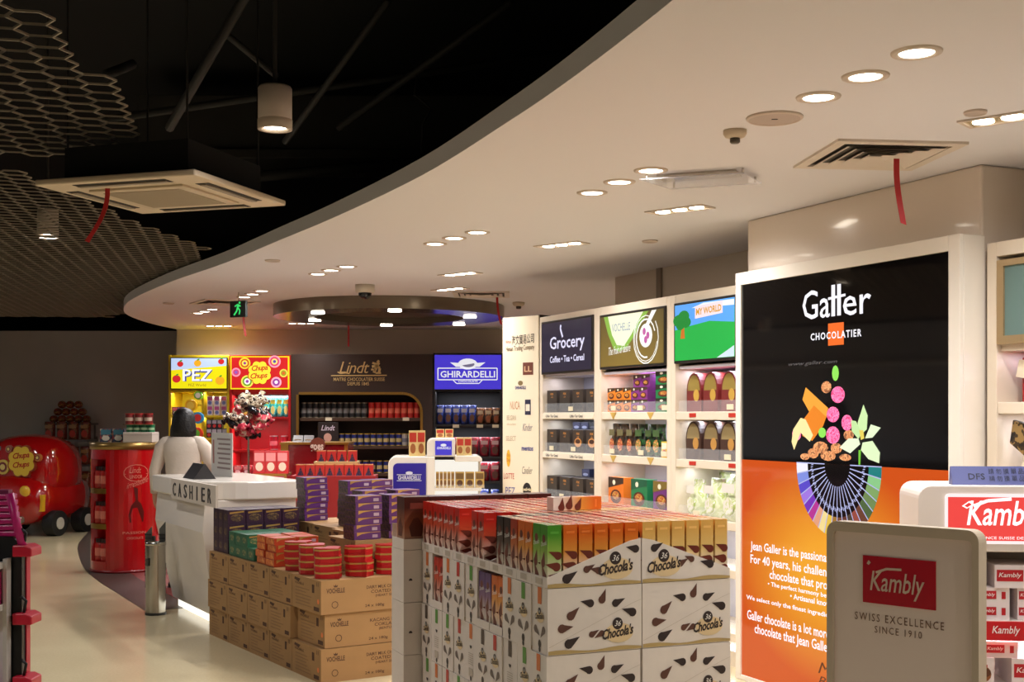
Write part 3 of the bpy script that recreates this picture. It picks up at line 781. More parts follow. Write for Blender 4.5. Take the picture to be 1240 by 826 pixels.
bagy = product('pouch', 0.105, 0.09, 0.33, [art([(222, 190, 60), (240, 220, 130), (200, 150, 50), (235, 225, 190)], 22), M((200, 60, 40), 0.3), M((245, 230, 120), 0.3)])
bagt = product('pouch', 0.105, 0.09, 0.33, [art([(40, 160, 170), (70, 190, 190), (150, 220, 215)], 22), M((240, 225, 90), 0.3), M((245, 235, 140), 0.3)])
row(bagy, 'sweet_bag', 'yellow sweet bag on the top shelf of the red unit', 'sweet bag', BW, lins(bx(295), bx(313), 3), 0.08, zr[0], 'yellow sweet bags in the red unit')
row(bagt, 'sweet_bag', 'turquoise sweet bag on the top shelf of the red unit', 'sweet bag', BW, lins(bx(321), bx(345), 4), 0.08, zr[0], 'turquoise sweet bags in the red unit')
tinr = product('can', 0.13, 0.13, 0.22, [M((176, 30, 50), 0.3), M((200, 190, 190), 0.3, 0.6), M((230, 120, 130), 0.4)])
row(tinr, 'sweet_tin', 'dark red sweet tin on the middle shelf of the red unit', 'tin', BW, lins(bx(329), bx(342.5), 2), 0.1, zr[1], 'red tins in the red unit')
bxr = product('box', 0.12, 0.14, 0.14, [art([(190, 30, 50), (220, 80, 90), (120, 20, 40), (220, 190, 180)], 26), M((236, 150, 150), 0.4), M((250, 220, 220), 0.4)])
row(bxr, 'sweet_box', 'crimson patterned sweet box on the lower shelf of the red unit', 'box', BW, lins(bx(286.6), bx(343.4), 6), 0.06, zr[2], 'crimson sweet boxes in the red unit')
row(bxr, 'sweet_box', 'crimson patterned sweet box on the bottom shelf of the red unit', 'box', BW, lins(bx(286.6), bx(343.4), 6), 0.06, zr[3], 'lower crimson sweet boxes in the red unit')

# ---- brown chocolate unit with an arched niche
BR = M((52, 34, 24), 0.45, noise=0.08, scale=6); GOLD = M((176, 136, 64), 0.28, 0.85)
x0, x1 = bx(352.5), bx(524)
ztop = bz(429)
u = thing('chocolate_shelf_unit', 'dark brown wall unit with gold trimmed arched niche and gold lettering', 'display unit', ((x0+x1)/2, 0, 0), BW)
nx0, nx1, nz1 = bx(362), bx(509), bz(478)
r = 0.24
arch = rrect(nx0, nx1, 0.12, nz1, r, 8, (0, 0, 1, 0))
def frame_prism(x0, x1, z0, z1, hole, y0, y1):
    "panel with a hole sharing the same bottom: built as strips around the outline"
    mb = MB()
    mb.box(x0, hole[0], y0, y1, z0, z1); mb.box(hole[1], x1, y0, y1, z0, z1); mb.box(hole[0], hole[1], y0, y1, hole[3], z1); mb.box(hole[0], hole[1], y0, y1, z0, hole[2])
    return mb
mb = frame_prism(x0, x1, 0, ztop, (nx0, nx1, 0.12, nz1), 0, 0.06)
cn = [(nx1+0.0, nz1), (nx1-r, nz1)]+[(nx1-r+r*math.cos(R(90-90*i/8)), nz1-r+r*math.sin(R(90-90*i/8))) for i in range(1, 9)]
mb.prism(cn[::-1], 0, 0.06, 'y')
part('front_panel', mb, BR, u)
part('back_panel', MB().box(x0, x1, FIX_B-0.04, FIX_B-0.01, 0, ztop), BR, u)
for a in (x0, x1-0.03): part('side_panel', MB().box(a, a+0.03, 0.06, FIX_B-0.04, 0, ztop), BR, u)
part('niche_top', MB().box(x0+0.03, x1-0.03, 0.06, FIX_B-0.04, nz1+0.02, nz1+0.05), BR, u)
# gold trim follows the niche
tp = [(nx0, 0.12), (nx0, nz1)]+[(nx1-r+r*math.cos(R(90-90*i/10)), nz1-r+r*math.sin(R(90-90*i/10))) for i in range(0, 11)]+[(nx1, 0.12)]
mb = MB()
for a, b in zip(tp, tp[1:]):
    d = Vector((b[0]-a[0], b[1]-a[1])); nrm = Vector((-d.y, d.x)).normalized()*0.035
    q = [(a[0], a[1]), (b[0], b[1]), (b[0]+nrm.x, b[1]+nrm.y), (a[0]+nrm.x, a[1]+nrm.y)]
    mb.loft([[(p[0], -0.02, p[1]) for p in q], [(p[0], 0.0, p[1]) for p in q]])
part('gold_trim', mb, GOLD, u, label='gold metal trim around the niche')
zl = [bz(506), bz(540), bz(573), bz(606)]
for z in zl:
    part('shelf', MB().box(nx0, nx1, 0.07, FIX_B-0.04, z-0.045, z), M((70, 48, 30), 0.4), u, 0.003)
GLD = M((226, 192, 130), 0.3, 0.5)
mb = MB()
mb.text('Lindt', bx(411), bx(447.5), bz(452), bz(438), -0.012, 0.0, 0.32, 0.92)
mb.stroke([(bx(409), bz(450.5)), (bx(412.5), bz(452.4)), (bx(419), bz(451.6)), (bx(423.5), bz(452.6))], 0.016, -0.013)
mb.stroke([(bx(401), bz(455)), (bx(468.5), bz(454.6))], 0.016, -0.012)
mb.text('MAITRE CHOCOLATIER SUISSE', bx(404), bx(466), bz(461.5), bz(457.2), -0.012, 0.012).text('DEPUIS 1845', bx(421), bx(447), bz(466.8), bz(462.7), -0.012, 0.012)
# heraldic beast
for pts, w in (([(bx(453), bz(451.5)), (bx(456), bz(444)), (bx(459), bz(439)), (bx(457), bz(437))], 0.04), ([(bx(450.5), bz(444)), (bx(456), bz(443)), (bx(460), bz(446)), (bx(459), bz(451.5))], 0.035),
               ([(bx(451), bz(439.5)), (bx(456), bz(441))], 0.028), ([(bx(449.5), bz(447.5)), (bx(455), bz(448))], 0.025), ([(bx(455), bz(451.8)), (bx(461.5), bz(451.8))], 0.022)): mb.stroke(pts, w, -0.012)
part('gold_lettering', mb, GLD, u, label='gold brand lettering')
cand = product('can', 0.096, 0.096, 0.24, [M((36, 34, 34), 0.3), M((150, 140, 120), 0.3, 0.7), M((110, 108, 104), 0.3)])
canr = product('can', 0.096, 0.096, 0.24, [M((190, 36, 30), 0.3), M((200, 60, 44), 0.3), M((225, 110, 84), 0.4)])
row(cand, 'chocolate_tube', 'black chocolate tube on the top shelf of the brown unit', 'chocolate tube', BW, lins(bx(366), bx(440), 11), 0.1, zl[0], 'black chocolate tubes')
row(canr, 'chocolate_tube', 'red chocolate tube on the top shelf of the brown unit', 'chocolate tube', BW, lins(bx(448.5), bx(504), 8), 0.1, zl[0], 'red chocolate tubes')
cang = product('can', 0.088, 0.088, 0.19, [M((34, 44, 110), 0.3), M((214, 178, 70), 0.3, 0.5), M((190, 170, 110), 0.4)])
canw = product('can', 0.088, 0.088, 0.19, [M((190, 186, 180), 0.3, 0.4), M((214, 190, 110), 0.3, 0.5), M((120, 120, 130), 0.4)])
row(cang, 'chocolate_tin', 'blue chocolate tin with gold lid on the second shelf of the brown unit', 'tin', BW, lins(bx(412), bx(482), 10), 0.1, zl[1], 'blue and gold tins on the second shelf')
row(canw, 'chocolate_tin', 'silver chocolate tin with gold lid on the second shelf of the brown unit', 'tin', BW, lins(bx(489), bx(504), 3), 0.1, zl[1], 'silver tins on the second shelf')
row(cang, 'chocolate_tin', 'blue chocolate tin with gold lid on the third shelf of the brown unit', 'tin', BW, lins(bx(425), bx(500), 10), 0.1, zl[2], 'blue and gold tins on the third shelf')
tick = mesh_from('price_ticket', MB().box(-0.05, 0.05, 0, 0.006, 0, 0.05), M((225, 215, 185), 0.5))
def ticket(fr, x, y, z, lab, sc=1.0):
    put(tick, 'price_ticket', lab, 'price ticket', fr.w(x, y, z), fr.r, 'price tickets on shelf edges', (sc, 1, sc))
for a, z in ((397, zl[0]), (491, zl[0])): ticket(BW, bx(a), 0.066, z-0.04, 'cream price ticket on the top shelf edge of the brown unit')
# small black sign standing in the niche
t = thing('counter_sign', 'small black sign with gold lettering beside the blue and gold tins', 'sign', (bx(398), 0.02, zl[1]), BW)
part('board', MB().box(bx(384), bx(409), 0.062, 0.09, zl[1], bz(511.5)), M((40, 30, 26), 0.4), t, 0.004)
mb = MB(); mb.text('Lindt', bx(388), bx(405), bz(521.5), bz(515), 0.060, 0.015, 0.3); part('letters', mb, M((226, 214, 226), 0.4), t)
part('cup_print', MB().oval(bx(396), bz(530), 0.055, 0.06, 0.060), M((220, 170, 150), 0.4), t)

# ---- dark unit with the violet-blue sign
DK = M((26, 22, 24), 0.45)
x0, x1 = bx(524.5), bx(609)
zg = [bz(514), bz(553), bz(583), bz(612)]
u = shelf_unit('chocolate_shelf_unit', 'black wall unit with a lit violet-blue sign', 'display unit', x0, x1, bz(427.5), DK, M((40, 38, 42), 0.5), zg, bz(474), led_c=(0.9, 0.93, 1), led_p=6)
sg = part('sign_panel', MB().box(bx(526), bx(607.5), -0.03, 0.02, bz(472), bz(429.5)), M((20, 20, 30), 0.4), u, label='back-lit violet-blue sign')
part('sign_print', MB().rect(bx(526.5), bx(607), bz(471.5), bz(430), -0.032), EM((66, 52, 196)), sg)
EW = EM((226, 226, 232))
mb = MB()
a, b, c, d = bx(530.5), bx(602), bz(460), bz(446)
for p in ([(a, c), (b, c)], [(a, d), (b, d)], [(a, c), (a, d)], [(b, c), (b, d)]): mb.stroke(p, 0.014, -0.034)
mb.text('GHIRARDELLI', bx(533.5), bx(599.5), bz(457.3), bz(449.3), -0.034, 0.018)
mb.text('CHOCOLATE', bx(555), bx(578.5), bz(463.2), bz(460.6), -0.034, 0.015)
mb.stroke([(bx(549), bz(460.6)), (bx(553), bz(464.5)), (bx(580), bz(464.5)), (bx(584), bz(460.6))], 0.012, -0.034)
# bird emblem
mb.oval(bx(566.5), bz(441), 0.13, 0.075, -0.034, 18)
for sgn in (-1, 1): mb.flat([(bx(566.5)+sgn*0.05, bz(440)), (bx(566.5)+sgn*0.24, bz(439)), (bx(566.5)+sgn*0.16, bz(444.5)), (bx(566.5)+sgn*0.07, bz(444.5))][::sgn], -0.0338)
part('sign_letters', mb, EW, sg)
mb = MB(); mb.oval(bx(567), bz(441.3), 0.085, 0.04, -0.0345, 14, a0=R(200), a1=R(380)); part('emblem_detail', mb, EM((110, 104, 130)), sg)
bblu = product('pouch', 0.125, 0.1, 0.30, [art([(40, 50, 110), (60, 76, 150), (30, 30, 70)], 20), M((200, 205, 220), 0.3), M((110, 70, 50), 0.3)])
bbrn = product('pouch', 0.125, 0.1, 0.26, [art([(60, 36, 26), (100, 60, 36), (150, 96, 60)], 20), M((214, 200, 170), 0.3), M((150, 80, 40), 0.3)])
bred = product('pouch', 0.16, 0.1, 0.30, [art([(110, 16, 30), (150, 26, 40), (80, 10, 20)], 20), M((200, 170, 170), 0.3), M((90, 50, 40), 0.3)])
row(bblu, 'chocolate_bag', 'blue chocolate bag on the top shelf of the black unit', 'chocolate bag', BW, lins(bx(532.7), bx(571.4), 5), 0.06, zg[0], 'blue bags on the top shelf')
row(bbrn, 'chocolate_bag', 'brown chocolate bag on the top shelf of the black unit', 'chocolate bag', BW, lins(bx(581.4), bx(600.8), 3), 0.06, zg[0], 'brown bags on the top shelf')
row(bred, 'chocolate_bag', 'dark red chocolate bag on the second shelf of the black unit', 'chocolate bag', BW, lins(bx(534.3), bx(599.3), 6), 0.06, zg[1], 'red bags on the second shelf')
row(bred, 'chocolate_bag', 'dark red chocolate bag on the third shelf of the black unit', 'chocolate bag', BW, lins(bx(534.3), bx(599.3), 6), 0.06, zg[2], 'red bags on the third shelf')
row(bblu, 'chocolate_bag', 'blue chocolate bag on the fourth shelf of the black unit', 'chocolate bag', BW, lins(bx(534.3), bx(599.3), 6), 0.06, zg[3], 'blue bags on the fourth shelf', sc=(1, 1, 0.8))
for a, z in ((552, zg[0]), (581, zg[0]), (600, zg[0]), (569.5, zg[1])): ticket(BW, bx(a), 0.006, z-0.045, 'cream price ticket on a shelf edge of the black unit')

# ============================================================ BAYS ON THE RIGHT WALL (frame RB, front plane y = 0)
WP = M((226, 212, 190), 0.4); SHB = M((214, 214, 224), 0.5)
def rs(x, d=0.0): return RB.px(x, 500, d)[0]
def rz(x, y, d=0.0): return RB.px(x, y, d)[1]
BT = CH+0.95*KS
S = [rs(653.5), rs(723.5), rs(812.5), RB.px(900, 500)[0]]
BD = 0.42
SHZ = [rz(686, 499.5), rz(686, 548), rz(686, 606), 0.62, 0.22]
def wall_bay(s0, s1, label, sign_px, lst=True):
    t = thing('shelf_bay', label, 'shelving bay', ((s0+s1)/2, 0, 0), RB)
    w = 0.055
    for a in (s0, s1-w): part('side_panel', MB().box(a, a+w, 0, BD, 0, BT), WP, t, 0.004)
    part('back_panel', MB().box(s0+w, s1-w, BD-0.03, BD, 0, BT-0.1), SHB, t)
    part('top_panel', MB().box(s0+w, s1-w, 0, BD, BT-0.1, BT), WP, t, 0.004)
    part('plinth', MB().box(s0+w, s1-w, 0.03, BD-0.03, 0, 0.1), WP, t)
    zb = sign_px
    part('sign_soffit', MB().box(s0+w, s1-w, 0.03, BD-0.03, zb-0.02, zb), M((220, 216, 230), 0.4), t)
    led(t, (0, 0.12, zb-0.025), (s1-s0)*0.8, 1.7, (0.80, 0.80, 1.0))
    for z in SHZ:
        part('shelf', MB().box(s0+w, s1-w, 0.005, BD-0.03, z-0.055, z), WP, t, 0.004)
        led(t, (0, 0.12, z-0.06), (s1-s0)*0.8, 1.5, (0.80, 0.86, 1.0))
        if lst: part('acrylic_lip', MB().box(s0+w+0.03, s1-w-0.03, 0.008, 0.012, z, z+0.075), CLEAR, t)
    return t
w = 0.055
zsign = rz(686, 455)
b1 = wall_bay(S[0], S[1], 'white shelving bay with a dark coffee and tea sign', rz(686, 452))
b2 = wall_bay(S[1], S[2], 'white shelving bay with an olive sign showing a splash of milk', rz(770, 448))
b3 = wall_bay(S[2], S[3], 'white shelving bay with a bright cartoon meadow sign', rz(855, 441))
# sign 1
def sign(parent, s0, s1, z0, z1, m, label, frame_m=None):
    f = part('sign_panel', MB().box(s0, s1, -0.012, 0.05, z0, z1), frame_m or M((60, 56, 52), 0.3, 0.6), parent, 0.004, label=label)
    part('sign_face', MB().rect(s0+0.018, s1-0.018, z0+0.018, z1-0.018, -0.014), m, f)
    return f
z1, z0 = rz(686, 386), rz(686, 452)
sg = sign(b1, S[0]+w, S[1]-w, z0, z1, M((58, 52, 70), 0.22, emit=0.7, coat=0.5), 'dark back-lit sign with white lettering')
mb = MB()
mb.text('Grocery', rs(668), rs(710), rz(689, 426), rz(689, 406), -0.016, 0.012)
part('sign_letters', mb, EM((220, 218, 245)), sg); mb = MB()
mb.text('Coffee \u2022 Tea \u2022 Cereal', rs(668), rs(709.5), rz(689, 438), rz(689, 430), -0.016, 0.016)
part('sign_small_letters', mb, EM((220, 218, 245)), sg); mb = MB()
sx_, sz_ = rs(682), rz(682, 404)
mb.stroke([(sx_+0.02, sz_-0.03), (sx_+0.0, sz_+0.005), (sx_-0.02, sz_+0.04), (sx_-0.012, sz_+0.07)], 0.022, -0.016)
part('steam_print', mb, EM((220, 218, 245)), sg)
# sign 2
z1, z0 = rz(768, 376), rz(768, 445)
sg = sign(b2, S[1]+w, S[2]-w, z0, z1, grad((112, 92, 40), (70, 60, 30), 1.7, 2.4, 0.3, emit=0.8), 'olive back-lit sign with a milk splash')
a, b = S[1]+w+0.02, S[2]-w-0.02
zt = z1-0.02
L = b-a
part('sign_wave', MB().flat([(a+0.06*L, zt), (a+0.13*L, zt-0.13), (a+0.22*L, zt-0.24), (a+0.32*L, zt-0.27), (a+0.45*L, zt-0.24), (a+0.6*L, zt-0.14), (a+0.78*L, zt)], -0.0155), EM((130, 170, 70)), sg)
part('sign_wave', MB().flat([(a+0.13*L, zt), (a+0.2*L, zt-0.14), (a+0.28*L, zt-0.22), (a+0.4*L, zt-0.23), (a+0.52*L, zt-0.15), (a+0.7*L, zt)], -0.0165), EM((226, 228, 196)), sg)
mb = MB(); mb.text('VOCHELLE', a+0.2*L, a+0.5*L, zt-0.12, zt-0.06, -0.0175, 0.01)
part('sign_letters', mb, EM((150, 160, 170)), sg)
mb = MB(); mb.text('The fruit of desire', a+0.14*L, a+0.50*L, z0+0.10, z0+0.16, -0.016, 0.0, 0.35, skew=0.06); part('sign_slogan', mb, EM((236, 236, 230)), sg); mb = MB()
cs, cz = a+0.74*L, z0+0.2
for q in range(3):
    rr = (0.13, 0.155, 0.17)[q]
    mb.stroke([(cs+rr*math.cos(R(g)), cz+rr*1.05*math.sin(R(g))) for g in range(20+50*q, 300+60*q, 20)], (0.012, 0.006, 0.009)[q], -0.0162)
mb.oval(cs, cz+0.02, 0.088, 0.085, -0.016, 20)
mb.flat([(cs-0.02, cz+0.08), (cs+0.03, cz+0.08), (a+0.9*L, zt), (a+0.83*L, zt)], -0.0158)
part('milk_splash', mb, EM((236, 236, 230)), sg)
mb = MB()
for q in ((-0.02, 0.03), (0.03, 0.0), (0.0, -0.03)): mb.oval(cs+q[0], cz+q[1]+0.02, 0.022, 0.026, -0.0172, 12)
part('berry_print', mb, EM((176, 90, 150)), sg)
# sign 3
z1, z0 = rz(855, 362), rz(855, 438)
sg = sign(b3, S[2]+w, S[3]-w, z0, z1, grad((20, 140, 60), (70, 130, 240), 1.9, 2.4, 0.3, emit=0.95, mid=(0.55, (60, 190, 60))), 'bright back-lit cartoon sign')
a, b = S[2]+w+0.02, S[3]-w-0.02; L = b-a; h = z1-z0
part('meadow', MB().flat([(a, z0+0.02), (b, z0+0.02), (b, z0+0.58*h), (a+0.6*L, z0+0.64*h), (a+0.3*L, z0+0.6*h), (a, z0+0.55*h)], -0.0152), EM((40, 168, 70)), sg)
part('sky', MB().flat([(a, z0+0.55*h), (a+0.3*L, z0+0.6*h), (a+0.6*L, z0+0.64*h), (b, z0+0.58*h), (b, z1-0.02), (a, z1-0.02)], -0.0152), EM((90, 160, 240)), sg)
part('cloud', MB().flat([(a+0.3*L, z0+0.88*h), (b, z0+0.84*h), (b, z0+0.93*h), (a+0.5*L, z0+0.94*h)], -0.0158), EM((225, 235, 250)), sg)
part('path', MB().flat([(a+0.72*L, z0+0.02), (b, z0+0.02), (b, z0+0.22*h)], -0.0158), EM((196, 214, 226)), sg)
mb = MB()
for q in ((0.07, 0.7, 0.09), (0.16, 0.76, 0.09), (0.2, 0.66, 0.08), (0.1, 0.62, 0.07)): mb.oval(a+q[0]*L, z0+q[1]*h, q[2]*L*1.1, q[2]*h*1.1, -0.0165-0.0002*q[0], 14)
part('tree_crown_print', mb, EM((30, 130, 50)), sg)
part('tree_trunk_print', MB().flat([(a+0.1*L, z0+0.4*h), (a+0.18*L, z0+0.4*h), (a+0.165*L, z0+0.62*h), (a+0.125*L, z0+0.62*h)], -0.0162), EM((190, 110, 40)), sg)
part('banner', MB().flat([(a+0.36*L, z0+0.70*h), (a+0.82*L, z0+0.74*h), (a+0.82*L, z0+0.93*h), (a+0.36*L, z0+0.9*h)], -0.0172), EM((236, 214, 220)), sg)
mb = MB(); mb.text('MY WORLD', a+0.38*L, a+0.8*L, z0+0.75*h, z0+0.86*h, -0.018, 0.03, skew=0.03); part('banner_letters', mb, EM((206, 150, 40)), sg)

# ---- products in the bays
def sl(x, d=0.05): return rs(x, d)
carton = product('box', 0.135, 0.2, 0.17, [M((56, 46, 38), 0.5), M((70, 58, 48), 0.5), M((26, 22, 20), 0.5)])
def display_carton(w_, h_, d_, cup=False):
    mb = MB().box(-w_/2, w_/2, 0, d_, 0, h_)
    mb.mat(1).rect(-w_*0.4, w_*0.4, h_*0.16, h_*0.38, -EPS)          # die-cut opening
    mb.mat(2).text('FOX', -w_*0.12, w_*0.16, h_*0.78, h_*0.88, -EPS, 0.03).text('cafe', -w_*0.08, w_*0.12, h_*0.66, h_*0.74, -EPS)
    if cup:
        mb.mat(3).oval(0.005, h_*0.45, w_*0.34, h_*0.2, -EPS*1.4, 14); mb.mat(4).oval(0.005, h_*0.5, w_*0.24, h_*0.1, -EPS*1.8, 14)
    return mesh_from('display_carton', mb, [M((54, 44, 36), 0.5), M((24, 18, 14), 0.6), M((222, 150, 70), 0.4), M((216, 150, 80), 0.4), M((70, 40, 24), 0.4)])
dc = display_carton(0.205, 0.21, 0.2); dcup = display_carton(0.205, 0.21, 0.2, True)
i0, i1 = S[0]+w, S[1]-w
xs = lins(i0+0.115, i1-0.095, 4)
row(dc, 'coffee_carton', 'dark brown coffee carton on the top shelf below the coffee sign', 'carton', RB, xs, 0.03, SHZ[0], 'coffee cartons on the top shelf')
row(dc, 'coffee_carton', 'plain dark brown coffee carton on the middle shelf of the coffee bay', 'carton', RB, xs[:2], 0.03, SHZ[1], 'coffee cartons on the middle shelf')
row(dcup, 'coffee_carton', 'dark coffee carton printed with an orange cup on the middle shelf', 'carton', RB, xs[2:], 0.03, SHZ[1], 'cup printed cartons on the middle shelf')
row(dc, 'coffee_carton', 'dark brown coffee carton on the third shelf of the coffee bay', 'carton', RB, xs, 0.03, SHZ[2], 'coffee cartons on the third shelf')
navy = product('box', 0.15, 0.16, 0.095, [M((52, 56, 84), 0.4), M((60, 64, 96), 0.4), M((170, 176, 200), 0.4)])
nblk = product('box', 0.15, 0.16, 0.095, [M((28, 28, 34), 0.4), M((34, 34, 40), 0.4), M((90, 90, 100), 0.4)])
for k in range(4):
    lv = ['standing on the middle shelf', 'second of its stack', 'third of its stack', 'topmost of its stack']
    row(navy, 'coffee_box', 'navy blue coffee box behind the middle shelf cartons, '+lv[k], 'box', RB, lins(i0+0.21, i0+0.35, 2), 0.21, SHZ[1]+0.070*PS*k, 'navy boxes on the middle shelf', sc=(1, 1, 0.735))
    row(nblk, 'coffee_box', 'black coffee box behind the middle shelf cartons, '+lv[k], 'box', RB, lins(i0+0.49, i1-0.075, 2), 0.21, SHZ[1]+0.070*PS*k, 'black boxes on the middle shelf', sc=(1, 1, 0.735))
    if k < 4: row(navy, 'coffee_box', 'navy blue coffee box behind the third shelf cartons, '+lv[k].replace('middle', 'third'), 'box', RB, lins(i0+0.37, i1-0.075, 3), 0.21, SHZ[2]+0.070*PS*k, 'navy boxes on the third shelf', sc=(1, 1, 0.735))
for k, z in enumerate(SHZ[:3]):
    mb = MB()
    o = thing('shelf_strip', 'cream shelf strip lettered for coffee on the %s shelf' % ('top', 'middle', 'third')[k], 'label strip', ((i0+i1)/2, -0.004, z-0.05), RB)
    part('strip', MB().box(i0+0.01, i1-0.01, -0.004, 0.006, z-0.05, z-0.008), M((236, 226, 204), 0.4), o)
    for q in (0.2, 0.68):
        c = i0+(i1-i0)*q; part('strip_letters', MB().text('Coffee \u2022 Tea \u2022 Cereal', c-0.11, c+0.11, z-0.04, z-0.018, -0.0055, 0.02), M((60, 54, 60), 0.5), o)
for x, z in ((690, SHZ[0]), (667, SHZ[1]), (693, SHZ[1]), (679, SHZ[2])): ticket(RB, rs(x), 0.004, z+0.012, 'white price ticket on the clear lip of the coffee bay', 0.8)
# bay 2
j0, j1 = S[1]+w, S[2]-w
def noodle(c1, c2, w_=0.13, h_=0.16, d_=0.15):
    mb = MB().box(-w_/2, w_/2, 0, d_, 0, h_)
    mb.mat(1).flat([(-w_/2, h_*0.62), (w_/2, h_*0.8), (w_/2, h_), (-w_/2, h_)], -EPS)
    mb.mat(2).oval(0, h_*0.34, w_*0.36, h_*0.24, -EPS*1.3, 14); mb.mat(3).oval(0, h_*0.38, w_*0.24, h_*0.14, -EPS*1.7, 12)
    mb.mat(4).oval(-w_*0.12, h_*0.82, w_*0.1, h_*0.09, -EPS*1.7, 10)
    return mesh_from('food_box', mb, [M(c1, 0.4), M(c2, 0.4), M((90, 40, 24), 0.4), art([(200, 120, 50), (150, 60, 30), (220, 180, 90)], 60), M((235, 225, 200), 0.4)])
bo = noodle((226, 130, 36), (70, 50, 30)); bp_ = noodle((128, 50, 130), (70, 50, 36)); bgn = noodle((24, 120, 66), (40, 44, 26), 0.24, 0.17)
lv = ['standing on the shelf', 'upper of its stack', 'topmost of its stack']
xs5 = lins(j0+0.09, j0+0.09+0.135*PS*4, 5)
for k in range(2):
    for q, x in enumerate(xs5):
        row(bo if q < 3 else bp_, 'food_box', ('orange' if q < 3 else 'purple')+' food box under the olive sign, '+lv[k], 'box', RB, [x], 0.04, SHZ[0]+0.104*PS*k, 'food boxes under the olive sign', sc=(1, 1, 0.65))
row(bp_, 'food_box', 'purple food box under the olive sign, topmost of its stack', 'box', RB, xs5[3:], 0.06, SHZ[0]+0.208*PS, 'food boxes under the olive sign', sc=(1, 1, 0.65))
xg = j1-0.107
for k in range(3):
    if xg-0.105 > xs5[-1]+0.055: row(bgn, 'food_box', 'wide green food box under the olive sign, '+lv[k], 'box', RB, [xg], 0.04, SHZ[0]+0.1105*PS*k, 'green food boxes under the olive sign', sc=(1, 1, 0.65))
poub = product('pouch', 0.14, 0.09, 0.27, [art([(60, 44, 30), (90, 64, 40), (40, 32, 26)], 18), M((110, 104, 70), 0.3), art([(190, 96, 60), (160, 60, 40), (220, 150, 90)], 50)])
poug = product('pouch', 0.14, 0.09, 0.27, [art([(30, 36, 24), (40, 90, 40), (24, 26, 22)], 14, stretch=(1, 1, 2)), M((70, 96, 54), 0.3), art([(200, 110, 50), (60, 130, 60), (220, 150, 90)], 50)])
xp = lins(j0+0.1, j1-0.08, 7)
row(poub, 'food_pouch', 'brown food pouch on the middle shelf below the olive sign', 'pouch', RB, xp[:3], 0.04, SHZ[1], 'brown pouches', 0.02)
row(poug, 'food_pouch', 'green and black food pouch on the middle shelf below the olive sign', 'pouch', RB, xp[3:6], 0.04, SHZ[1], 'green pouches', 0.02)
pouy = product('box', 0.09, 0.1, 0.13, [M((230, 190, 60), 0.4), M((240, 230, 200), 0.4), M((200, 70, 50), 0.4)])
poum = product('box', 0.09, 0.1, 0.22, [M((150, 205, 190), 0.4), M((240, 240, 230), 0.4), M((90, 150, 140), 0.4)])
put(pouy, 'food_box', 'small yellow box on the middle shelf beside the green pouches', 'box', RB.w(xp[6]+0.0, 0.03, SHZ[1]), RB.r, None)
put(poum, 'food_box', 'mint green box behind the small yellow box', 'box', RB.w(xp[6]+0.0, 0.16, SHZ[1]), RB.r, None)
wide = [noodle(c, d_, 0.26, 0.25, 0.1) for c, d_ in (((230, 120, 30), (60, 40, 24)), ((30, 122, 72), (24, 90, 60)), ((110, 50, 120), (120, 100, 40)))]
for k, (q, nm) in enumerate(((0.17, 'orange'), (0.53, 'green'), (0.86, 'purple'))):
    put(wide[k], 'food_box', 'large flat %s food box on the lower shelf below the olive sign' % nm, 'box', RB.w(j0+(j1-j0)*q, 0.04, SHZ[2]), RB.r, None)
teal = product('box', 0.16, 0.16, 0.11, [M((110, 170, 165), 0.4), M((60, 120, 120), 0.4), M((200, 225, 220), 0.4)])
for k in range(3): put(teal, 'food_box', 'teal carton behind the large food boxes, '+lv[k], 'box', RB.w(j1-0.1, 0.2, SHZ[2]+0.11*PS*k), RB.r, 'teal cartons')
tri = mesh_from('shelf_pennant', MB().prism([(-0.055, 0), (0, -0.06), (0.055, 0)], 0, 0.004, 'y'), M((196, 160, 80), 0.4))
for x, z in ((742, SHZ[0]), (787, SHZ[0]), (742, SHZ[1]), (787, SHZ[1])):
    put(tri, 'shelf_pennant', 'small gold triangular pennant on the shelf edge below the olive sign', 'pennant', RB.w(rs(x), 0.002, z-0.002), RB.r, 'gold shelf pennants')
for x, z in ((742, SHZ[0]), (774, SHZ[0]), (804, SHZ[0]), (740, SHZ[1]), (775, SHZ[1]), (803, SHZ[1])): ticket(RB, rs(x), 0.004, z+0.012, 'white price ticket on the clear lip below the olive sign', 0.8)
# bay 3
k0, k1 = S[2]+w, S[3]-w
tub1 = product('tub', 0.2, 0.14, 0.30, [M((120, 40, 36), 0.4), M((150, 128, 60), 0.35), M((200, 160, 70), 0.35)])
tub2 = product('tub', 0.2, 0.14, 0.295, [M((70, 46, 36), 0.4), M((150, 132, 90), 0.35), M((190, 140, 70), 0.35)])
xt = [k0+0.13, k0+0.335, k0+0.54]
row(tub1, 'sweet_tub', 'dark red arched tub with gold top below the meadow sign', 'tub', RB, [x for x in xt if x < k1], 0.06, SHZ[0], 'dark red arched tubs', 0.01)
row(tub2, 'sweet_tub', 'brown arched tub with gold front on the middle shelf of the meadow bay', 'tub', RB, [x for x in xt if x < k1], 0.06, SHZ[1], 'brown arched tubs', 0.01)
def stripe_box(c1, c2):
    mb = MB(); n = 6
    for i in range(n):
        mb.mat(i % 2); mb.box(-0.1, 0.1, i*0.025, (i+1)*0.025, 0, 0.30-0.015*((i-2.5)**2)/6)
    return mesh_from('striped_carton', mb, [M(c1, 0.4), M(c2, 0.4)])
sb1 = stripe_box((214, 60, 120), (230, 200, 210)); sb2 = stripe_box((40, 34, 30), (180, 170, 110))
row(sb1, 'striped_carton', 'pink and white striped carton behind the red arched tubs', 'carton', RB, xt, 0.21, SHZ[0], 'pink striped cartons')
row(sb2, 'striped_carton', 'black and gold striped carton behind the brown arched tubs', 'carton', RB, xt, 0.21, SHZ[1], 'black striped cartons')
